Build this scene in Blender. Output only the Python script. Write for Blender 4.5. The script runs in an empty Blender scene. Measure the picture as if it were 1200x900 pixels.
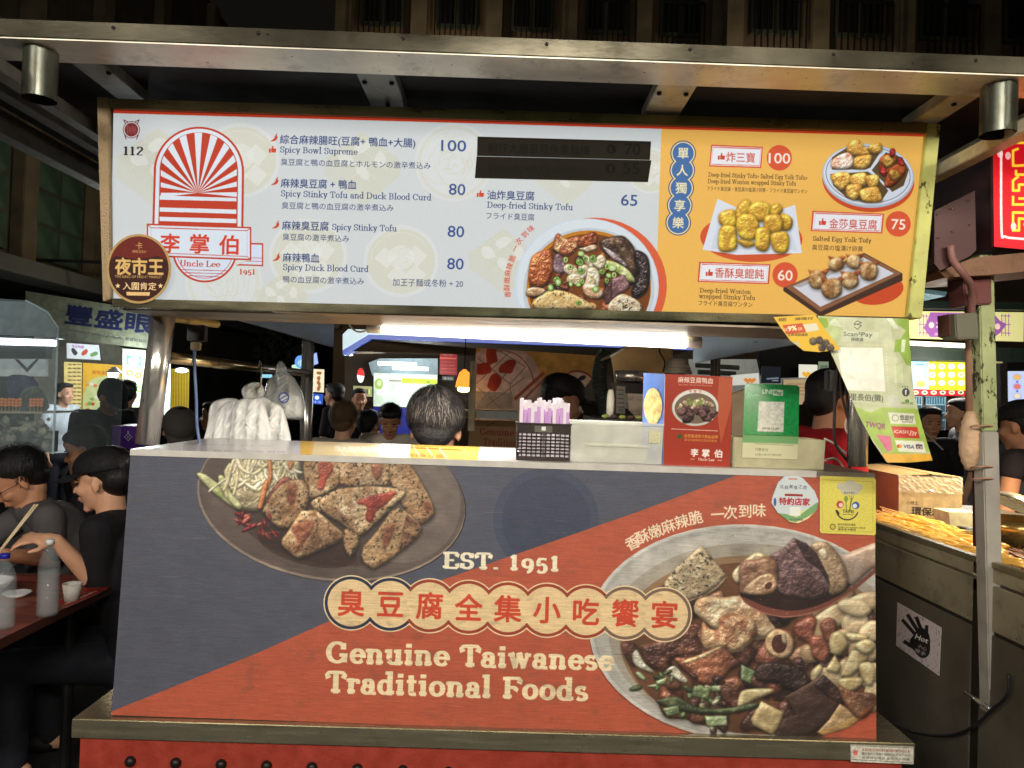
import bpy, bmesh, math, random
import numpy as np
from mathutils import Vector, Matrix, Euler

# ------------------------------------------------------------------ camera, world, light, exposure
scene = bpy.context.scene
COL = scene.collection
FPX = 850.0                                   # focal length in photograph pixels (1200 wide)
ROLL = math.radians(1.9); PITCH = math.radians(1.03); YAW = math.radians(-0.5)
cam_d = bpy.data.cameras.new('camera'); cam = bpy.data.objects.new('camera', cam_d); COL.objects.link(cam)
cam_d.sensor_width = 36.0; cam_d.lens = FPX / 1200 * 36.0; cam_d.clip_start = 0.05; cam_d.clip_end = 500
EYE = Vector((0, 0, 1.5))
CAMR = (Matrix.Rotation(YAW, 3, 'Z') @ Matrix.Rotation(math.pi / 2 + PITCH, 3, 'X') @ Matrix.Rotation(ROLL, 3, 'Z'))
cam.matrix_world = Matrix.Translation(EYE) @ CAMR.to_4x4()
scene.camera = cam

world = bpy.data.worlds.new("World"); scene.world = world; world.use_nodes = True
wn = world.node_tree.nodes; wl = world.node_tree.links
bg = wn.get('Background') or wn.new('ShaderNodeBackground')
sky = wn.new('ShaderNodeTexSky'); sky.sky_type = 'NISHITA'; sky.sun_disc = False
sky.sun_elevation = math.radians(-8); sky.sun_rotation = math.radians(200)
glow = wn.new('ShaderNodeMixRGB'); glow.blend_type = 'ADD'; glow.inputs[0].default_value = 1.0
wl.new(sky.outputs[0], glow.inputs[1]); glow.inputs[2].default_value = (0.05, 0.045, 0.035, 1)   # faint city glow of the night sky
wl.new(glow.outputs[0], bg.inputs[0]); bg.inputs[1].default_value = 0.10

scene.view_settings.view_transform = 'Standard'; scene.view_settings.look = 'None'
scene.view_settings.exposure = 0.0; scene.view_settings.gamma = 1.0
scene.render.engine = 'CYCLES'
scene.cycles.use_denoising = True
scene.cycles.sample_clamp_indirect = 4.0
scene.cycles.max_bounces = 7; scene.cycles.transparent_max_bounces = 12
scene.cycles.caustics_reflective = False; scene.cycles.caustics_refractive = False

# ------------------------------------------------------------------ photograph geometry
def rays(pts):
    p = np.asarray(pts, float).reshape(-1, 2)
    v = np.stack([p[:, 0] - 600, 450 - p[:, 1], np.full(len(p), -FPX)], 1)
    return v @ np.array(CAMR).T
def P(px, py, Y):
    d = rays([(px, py)])[0]; t = Y / d[1]
    return Vector((d[0] * t, d[1] * t, 1.5 + d[2] * t))
def PX(px, py, X):
    d = rays([(px, py)])[0]; t = X / d[0]
    return Vector((d[0] * t, d[1] * t, 1.5 + d[2] * t))
def PZ(px, py, z):
    d = rays([(px, py)])[0]; t = (z - 1.5) / d[2]
    return Vector((d[0] * t, d[1] * t, z))
def Z2(o, s, pts):                            # zoomed-view coordinates -> photograph coordinates
    return [(o[0] + x / s, o[1] + y / s) for x, y in pts]

# ------------------------------------------------------------------ materials
def srgb(c):
    c = [v / 255.0 for v in c[:3]]
    return tuple((v / 12.92 if v <= 0.04045 else ((v + 0.055) / 1.055) ** 2.4) for v in c) + (1,)
_M = {}
def mat(name, col=(200, 200, 200), rough=0.6, metal=0.0, var=0.12, scale=20, bump=0.0, bscale=60, emit=0.0, ecol=None, trans=0.0,
        alpha=1.0, stretch=None, spec=0.5, ior=1.45, coat=0.0):
    if name in _M: return _M[name]
    m = bpy.data.materials.new(name); m.use_nodes = True
    nt = m.node_tree; n = nt.nodes; l = nt.links; b = n['Principled BSDF']
    c = srgb(col) if max(col[:3]) > 1.0 else tuple(col[:3]) + (1,)
    tc = n.new('ShaderNodeTexCoord'); mp = n.new('ShaderNodeMapping'); l.new(tc.outputs['Object'], mp.inputs[0])
    if stretch: mp.inputs['Scale'].default_value = stretch
    no = n.new('ShaderNodeTexNoise'); no.inputs['Scale'].default_value = scale; no.inputs['Detail'].default_value = 6
    l.new(mp.outputs[0], no.inputs['Vector'])
    hs = n.new('ShaderNodeMixRGB'); hs.blend_type = 'MULTIPLY'; hs.inputs[0].default_value = 1.0
    mr = n.new('ShaderNodeMapRange'); mr.inputs[1].default_value = 0.3; mr.inputs[2].default_value = 0.7
    mr.inputs[3].default_value = 1 - var; mr.inputs[4].default_value = 1 + var
    l.new(no.outputs[0], mr.inputs[0]); hs.inputs[1].default_value = c; l.new(mr.outputs[0], hs.inputs[2])
    l.new(hs.outputs[0], b.inputs['Base Color'])
    b.inputs['Metallic'].default_value = metal; b.inputs['IOR'].default_value = ior
    b.inputs['Specular IOR Level'].default_value = spec
    r2 = n.new('ShaderNodeMapRange'); r2.inputs[1].default_value = 0.3; r2.inputs[2].default_value = 0.7
    r2.inputs[3].default_value = max(0.02, rough * 0.8); r2.inputs[4].default_value = min(1, rough * 1.25)
    l.new(no.outputs[0], r2.inputs[0]); l.new(r2.outputs[0], b.inputs['Roughness'])
    if coat: b.inputs['Coat Weight'].default_value = coat
    if trans: b.inputs['Transmission Weight'].default_value = trans
    if alpha < 1: b.inputs['Alpha'].default_value = alpha
    if emit:
        l.new(hs.outputs[0], b.inputs['Emission Color']) if ecol is None else None
        if ecol is not None: b.inputs['Emission Color'].default_value = srgb(ecol)
        b.inputs['Emission Strength'].default_value = emit
    if bump:
        n2 = n.new('ShaderNodeTexNoise'); n2.inputs['Scale'].default_value = bscale; n2.inputs['Detail'].default_value = 4
        l.new(mp.outputs[0], n2.inputs['Vector'])
        bp = n.new('ShaderNodeBump'); bp.inputs['Strength'].default_value = bump; bp.inputs['Distance'].default_value = 0.01
        l.new(n2.outputs[0], bp.inputs['Height']); l.new(bp.outputs[0], b.inputs['Normal'])
    _M[name] = m
    return m
def steel(name, col=(168, 165, 155), rough=0.32, stretch=(1, 8, 8), metal=0.85, grime=(0.05, 0.04, 0.025), g=0.5, var=.16):
    """worn stainless sheet: brushed streaks, smudges and rust-brown grime"""
    if name in _M: return _M[name]
    m = mat(name, col, rough, metal, var, 6, 0.015, 120, stretch=stretch)
    nt = m.node_tree; n = nt.nodes; l = nt.links; b = n['Principled BSDF']
    src = b.inputs['Base Color'].links[0].from_socket
    tc = n.new('ShaderNodeTexCoord'); no = n.new('ShaderNodeTexNoise'); no.inputs['Scale'].default_value = 9
    no.inputs['Detail'].default_value = 8; no.inputs['Roughness'].default_value = 0.7
    l.new(tc.outputs['Object'], no.inputs['Vector'])
    ramp = n.new('ShaderNodeValToRGB'); ramp.color_ramp.elements[0].position = 0.52; ramp.color_ramp.elements[1].position = 0.75
    ramp.color_ramp.elements[0].color = (0, 0, 0, 1); ramp.color_ramp.elements[1].color = (g, g, g, 1)
    l.new(no.outputs[0], ramp.inputs[0])
    mx = n.new('ShaderNodeMixRGB'); l.new(ramp.outputs[0], mx.inputs[0]); l.new(src, mx.inputs[1]); mx.inputs[2].default_value = grime + (1,)
    sp = n.new('ShaderNodeTexNoise'); sp.inputs['Scale'].default_value = 95; sp.inputs['Detail'].default_value = 3; l.new(tc.outputs['Object'], sp.inputs['Vector'])
    r3 = n.new('ShaderNodeValToRGB'); r3.color_ramp.elements[0].position = .70; r3.color_ramp.elements[1].position = .74; l.new(sp.outputs[0], r3.inputs[0])
    m2 = n.new('ShaderNodeMixRGB'); l.new(r3.outputs[0], m2.inputs[0]); l.new(mx.outputs[0], m2.inputs[1]); m2.inputs[2].default_value = (.03, .02, .012, 1)   # rust specks
    l.new(m2.outputs[0], b.inputs['Base Color'])
    return m
def peel(name, paint, under, scale=30, cut=.58, rough=.5, stretch=(1, 1, .5)):
    """old paint flaking off: two colours split by a hard noise edge, the paint standing proud"""
    if name in _M: return _M[name]
    m = mat(name, paint, rough, .1, .2, 12, .1, 80); nt = m.node_tree; n = nt.nodes; l = nt.links; b = n['Principled BSDF']
    src = b.inputs['Base Color'].links[0].from_socket
    tc = n.new('ShaderNodeTexCoord'); mp = n.new('ShaderNodeMapping'); mp.inputs['Scale'].default_value = stretch; l.new(tc.outputs['Object'], mp.inputs[0])
    no = n.new('ShaderNodeTexNoise'); no.inputs['Scale'].default_value = scale; no.inputs['Detail'].default_value = 8; no.inputs['Roughness'].default_value = .75; l.new(mp.outputs[0], no.inputs['Vector'])
    rp = n.new('ShaderNodeValToRGB'); rp.color_ramp.elements[0].position = cut - .012; rp.color_ramp.elements[1].position = cut + .012; l.new(no.outputs[0], rp.inputs[0])
    mx = n.new('ShaderNodeMixRGB'); l.new(rp.outputs[0], mx.inputs[0]); l.new(src, mx.inputs[1]); mx.inputs[2].default_value = srgb(under); l.new(mx.outputs[0], b.inputs['Base Color'])
    bp = n.new('ShaderNodeBump'); bp.invert = True; bp.inputs['Strength'].default_value = .6; bp.inputs['Distance'].default_value = .002; l.new(rp.outputs[0], bp.inputs['Height']); l.new(bp.outputs[0], b.inputs['Normal'])
    return m
def glow_mat(name, col, strength):
    if name in _M: return _M[name]
    m = bpy.data.materials.new(name); m.use_nodes = True; b = m.node_tree.nodes['Principled BSDF']
    b.inputs['Base Color'].default_value = (0.8, 0.8, 0.8, 1); b.inputs['Emission Color'].default_value = srgb(col)
    b.inputs['Emission Strength'].default_value = strength
    _M[name] = m; return m
def clear_mat(name, tint=(235, 240, 240), alpha=0.25, rough=0.08):
    """thin clear plastic: part see-through, part glossy film with smears"""
    if name in _M: return _M[name]
    m = mat(name, tint, rough, 0, 0.05, 14)
    nt = m.node_tree; n = nt.nodes; l = nt.links; b = n['Principled BSDF']
    tc = n.new('ShaderNodeTexCoord'); no = n.new('ShaderNodeTexNoise'); no.inputs['Scale'].default_value = 14; no.inputs['Detail'].default_value = 3
    no.inputs['Distortion'].default_value = .4
    l.new(tc.outputs['Object'], no.inputs['Vector'])
    mr = n.new('ShaderNodeMapRange'); mr.inputs[1].default_value = 0.45; mr.inputs[2].default_value = 0.75
    mr.inputs[3].default_value = alpha; mr.inputs[4].default_value = min(1, alpha * 1.45)
    l.new(no.outputs[0], mr.inputs[0]); l.new(mr.outputs[0], b.inputs['Alpha'])
    return m

# ------------------------------------------------------------------ objects
def tag(o, label=None, cat=None, group=None, kind=None):
    if label: o['label'] = label
    if cat: o['category'] = cat
    if group: o['group'] = group
    if kind: o['kind'] = kind
    return o
def thing(name, label, cat, loc, group=None):
    o = bpy.data.objects.new(name, None); o.empty_display_size = 0.1; COL.objects.link(o); o.location = loc
    return tag(o, label, cat, group)
def wpos(o):
    v = Vector(o.location); p = o.parent
    while p: v = v + Vector(p.location); p = p.parent
    return v
def obj(name, bm, m, parent=None, smooth=False, bevel=0.0, origin=None):
    """bm holds world coordinates; the object's origin goes to the parent's origin or its own centre"""
    if bevel:
        bmesh.ops.remove_doubles(bm, verts=bm.verts, dist=1e-5)
        es = [e for e in bm.edges if len(e.link_faces) == 2 and e.calc_face_angle(0) > 0.6]
        bmesh.ops.bevel(bm, geom=es, offset=bevel, segments=2, affect='EDGES', clamp_overlap=True)
    bmesh.ops.recalc_face_normals(bm, faces=bm.faces)
    me = bpy.data.meshes.new(name); bm.to_mesh(me); bm.free()
    return mobj(name, me, m, parent, smooth)
def mobj(name, me, m, parent=None, smooth=False):
    for mm in (m if isinstance(m, (list, tuple)) else [m]): me.materials.append(mm)
    if smooth: me.shade_smooth()
    co = np.empty(len(me.vertices) * 3); me.vertices.foreach_get('co', co); co = co.reshape(-1, 3)
    c = (co.min(0) + co.max(0)) / 2
    base = np.array(wpos(parent)) if parent else np.zeros(3)
    me.vertices.foreach_set('co', (co - c).ravel()); me.update()
    o = bpy.data.objects.new(name, me); COL.objects.link(o); o.parent = parent
    o.location = Vector(c - base)
    return o
def dup(o, loc=None, parent=None, rotz=None):
    c = o.copy(); COL.objects.link(c); c.parent = parent
    if loc is not None: c.location = loc
    if rotz is not None: c.rotation_euler = (0, 0, rotz)
    for ch in o.children:
        dup(ch, None, c)
    return c

def nb(): return bmesh.new()
def prism(bm, pts, ext):
    a = [bm.verts.new(Vector(p)) for p in pts]; b = [bm.verts.new(Vector(p) + Vector(ext)) for p in pts]
    bm.faces.new(a); bm.faces.new(b[::-1]); n = len(a)
    for i in range(n): bm.faces.new((a[i], b[i], b[(i + 1) % n], a[(i + 1) % n]))
    return bm
def box(bm, x0, x1, y0, y1, z0, z1):
    return prism(bm, [(x0, y0, z0), (x1, y0, z0), (x1, y0, z1), (x0, y0, z1)], (0, y1 - y0, 0))
def bar(bm, p0, p1, w, h, up=(0, 0, 1)):
    p0 = Vector(p0); p1 = Vector(p1); d = (p1 - p0).normalized(); s = d.cross(Vector(up))
    if s.length < 1e-4: s = d.cross(Vector((1, 0, 0)))
    s.normalize(); u = s.cross(d)
    q = [p0 + s * (w / 2 * a) + u * (h / 2 * b) for a, b in ((-1, -1), (1, -1), (1, 1), (-1, 1))]
    return prism(bm, q, p1 - p0)
def frame_of(d):
    d = Vector(d).normalized(); a = Vector((0, 0, 1)) if abs(d.z) < 0.9 else Vector((1, 0, 0))
    u = d.cross(a).normalized(); return d, u, d.cross(u)
def tube(bm, pts, r, seg=12, cap=True):
    """a round tube through the points; r a number or one per point"""
    pts = [Vector(p) for p in pts]; n = len(pts); rs = r if isinstance(r, (list, tuple)) else [r] * n
    rings = []; u = None
    for i, p in enumerate(pts):
        d = (pts[min(i + 1, n - 1)] - pts[max(i - 1, 0)])
        d = d.normalized() if d.length > 1e-9 else Vector((0, 0, 1))
        if u is None: _, u, v = frame_of(d)
        else:
            u = (u - d * u.dot(d)); u.normalize(); v = d.cross(u)
        rings.append([bm.verts.new(p + (u * math.cos(a) + v * math.sin(a)) * rs[i]) for a in (2 * math.pi * k / seg for k in range(seg))])
    for a, b in zip(rings, rings[1:]):
        for k in range(seg): bm.faces.new((a[k], a[(k + 1) % seg], b[(k + 1) % seg], b[k]))
    if cap: bm.faces.new(rings[0][::-1]); bm.faces.new(rings[-1])
    return bm
def lathe(bm, c, prof, seg=24):
    """prof: (radius, z) pairs, turned about the vertical through c"""
    c = Vector(c); rings = []
    for r, z in prof:
        rings.append([bm.verts.new(c + Vector((r * math.cos(a), r * math.sin(a), z))) for a in (2 * math.pi * k / seg for k in range(seg))])
    for a, b in zip(rings, rings[1:]):
        for k in range(seg): bm.faces.new((a[k], a[(k + 1) % seg], b[(k + 1) % seg], b[k]))
    if prof[0][0] > 1e-4: bm.faces.new(rings[0][::-1])
    if prof[-1][0] > 1e-4: bm.faces.new(rings[-1])
    return bm
def ball(bm, c, r, rot=None, sub=2, jit=0.0, rnd=None):
    r = (r, r, r) if not isinstance(r, (tuple, list)) else r
    g = bmesh.ops.create_icosphere(bm, subdivisions=sub, radius=1)
    for v in g['verts']:
        co = Vector((v.co.x * r[0], v.co.y * r[1], v.co.z * r[2]))
        if jit: co *= 1 + rnd.uniform(-jit, jit)
        if rot is not None: co = rot @ co
        v.co = co + Vector(c)
    return bm
def capsule(bm, p0, p1, r0, r1, seg=14):
    p0 = Vector(p0); p1 = Vector(p1); d = (p1 - p0); d = d.normalized() if d.length > 1e-6 else Vector((0, 0, 1))
    pts = []; rs = []
    for a in (85, 55, 25): pts.append(p0 - d * r0 * math.sin(math.radians(a))); rs.append(r0 * math.cos(math.radians(a)))
    pts += [p0, p1]; rs += [r0, r1]
    for a in (25, 55, 85): pts.append(p1 + d * r1 * math.sin(math.radians(a))); rs.append(r1 * math.cos(math.radians(a)))
    return tube(bm, pts, rs, seg)
def remesh(bm, voxel, smooth=4):
    """fuse overlapping closed shapes into one continuous smooth surface"""
    me = bpy.data.meshes.new('tmp'); bm.to_mesh(me); bm.free()
    o = bpy.data.objects.new('tmp', me); COL.objects.link(o)
    md = o.modifiers.new('r', 'REMESH'); md.mode = 'VOXEL'; md.voxel_size = voxel
    if smooth:
        s = o.modifiers.new('s', 'SMOOTH'); s.iterations = smooth; s.factor = 0.5
    dg = bpy.context.evaluated_depsgraph_get(); ev = o.evaluated_get(dg)
    out = bpy.data.meshes.new_from_object(ev, preserve_all_data_layers=False, depsgraph=dg)
    out.materials.clear()
    bpy.data.objects.remove(o); bpy.data.meshes.remove(me)
    return out
# ------------------------------------------------------------------ printing: a small painter for flat prints (numpy, all procedural)
def smooth_closed(pts, n=5):
    p = np.asarray(pts, float); N = len(p); out = []
    for i in range(N):
        a, b, c, d = p[i - 1], p[i], p[(i + 1) % N], p[(i + 2) % N]
        for k in range(n):
            t = k / n
            out.append(0.5 * ((2 * b) + (-a + c) * t + (2 * a - 5 * b + 4 * c - d) * t * t + (-a + 3 * b - 3 * c + d) * t ** 3))
    return np.array(out)
def smooth_open(pts, n=5):
    p = np.asarray(pts, float); p = np.vstack([2 * p[0] - p[1], p, 2 * p[-1] - p[-2]]); out = []
    for i in range(1, len(p) - 2):
        a, b, c, d = p[i - 1], p[i], p[i + 1], p[i + 2]
        for k in range(n):
            t = k / n
            out.append(0.5 * ((2 * b) + (-a + c) * t + (2 * a - 5 * b + 4 * c - d) * t * t + (-a + 3 * b - 3 * c + d) * t ** 3))
    out.append(p[-2]); return np.array(out)
def rast(E, W, H, ss=3):
    """even-odd fill of edges E (N,4) on a W x H canvas -> (y0, x0, coverage)"""
    if len(E) == 0: return None
    x0 = int(max(0, math.floor(min(E[:, 0].min(), E[:, 2].min())) - 1)); x1 = int(min(W, math.ceil(max(E[:, 0].max(), E[:, 2].max())) + 1))
    y0 = int(max(0, math.floor(min(E[:, 1].min(), E[:, 3].min())) - 1)); y1 = int(min(H, math.ceil(max(E[:, 1].max(), E[:, 3].max())) + 1))
    if x1 <= x0 or y1 <= y0: return None
    w = (x1 - x0) * ss; h = (y1 - y0) * ss
    e = (E - np.array([x0, y0, x0, y0])) * ss
    sw = e[:, 1] > e[:, 3]; e[sw] = e[sw][:, [2, 3, 0, 1]]
    r0 = np.clip(np.ceil(e[:, 1] - 0.5).astype(int), 0, h); r1 = np.clip(np.ceil(e[:, 3] - 0.5).astype(int), 0, h)
    cnt = r1 - r0; ok = cnt > 0; e = e[ok]; r0 = r0[ok]; cnt = cnt[ok]
    acc = np.zeros((h, w + 1), np.int32)
    if len(e):
        idx = np.repeat(np.arange(len(e)), cnt)
        off = np.arange(cnt.sum()) - np.repeat(np.cumsum(cnt) - cnt, cnt)
        rows = r0[idx] + off
        t = (rows + 0.5 - e[idx, 1]) / (e[idx, 3] - e[idx, 1])
        xs = e[idx, 0] + t * (e[idx, 2] - e[idx, 0])
        cols = np.clip(np.ceil(xs - 0.5).astype(int), 0, w)
        np.add.at(acc, (rows, cols), 1)
    m = (np.cumsum(acc, 1)[:, :w] % 2).astype(np.float32)
    m = m.reshape(y1 - y0, ss, x1 - x0, ss).mean((1, 3))
    return y0, x0, m
def boxblur(a, r):
    r = int(max(1, round(r)))
    for ax in (0, 1):
        p = [(0, 0), (0, 0)]; p[ax] = (r + 1, r)
        c = np.cumsum(np.pad(a, p, mode='edge'), axis=ax)
        a = (c[2 * r + 1:] - c[:-2 * r - 1]) / (2 * r + 1) if ax == 0 else (c[:, 2 * r + 1:] - c[:, :-2 * r - 1]) / (2 * r + 1)
    return a
def gblur(a, r):
    for _ in range(2): a = boxblur(a, r * 0.7)
    return a
def noise(h, w, scale, seed, octs=4, sx=1.0, sy=1.0):
    rs = np.random.RandomState(seed); out = np.zeros((h, w), np.float32); amp = 1.0; tot = 0
    for o in range(octs):
        s = max(1.5, scale / 2 ** o); gy = int(h / (s * sy)) + 3; gx = int(w / (s * sx)) + 3
        g = rs.rand(gy, gx).astype(np.float32)
        yy = np.arange(h) / (s * sy); xx = np.arange(w) / (s * sx)
        yi = yy.astype(int); xi = xx.astype(int); fy = yy - yi; fx = xx - xi
        fy = (fy * fy * (3 - 2 * fy))[:, None]; fx = (fx * fx * (3 - 2 * fx))[None]
        a = g[yi][:, xi]; b = g[yi][:, xi + 1]; c = g[yi + 1][:, xi]; d = g[yi + 1][:, xi + 1]
        out += amp * ((a * (1 - fx) + b * fx) * (1 - fy) + (c * (1 - fx) + d * fx) * fy); tot += amp; amp *= 0.55
    return out / tot
_TXT = {}
def text_edges(s, bold=0.0):
    """outline edges of a string set in Blender's built-in font (size 1)"""
    k = (s, bold)
    if k in _TXT: return _TXT[k]
    cu = bpy.data.curves.new('t', 'FONT'); cu.body = s; cu.size = 1; cu.offset = bold; cu.resolution_u = 3
    o = bpy.data.objects.new('t', cu); COL.objects.link(o)
    dg = bpy.context.evaluated_depsgraph_get(); me = bpy.data.meshes.new_from_object(o.evaluated_get(dg))
    n = len(me.vertices); co = np.empty(n * 3); me.vertices.foreach_get('co', co); co = co.reshape(-1, 3)[:, :2]
    nl = len(me.loops); li = np.empty(nl, int); me.loops.foreach_get('edge_index', li)
    ne = len(me.edges); ev = np.empty(ne * 2, int); me.edges.foreach_get('vertices', ev); ev = ev.reshape(-1, 2)
    cnt = np.bincount(li, minlength=ne); b = ev[cnt == 1]
    E = np.hstack([co[b[:, 0]], co[b[:, 1]]])
    bpy.data.objects.remove(o); bpy.data.meshes.remove(me); bpy.data.curves.remove(cu)
    _TXT[k] = E; return E

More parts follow.
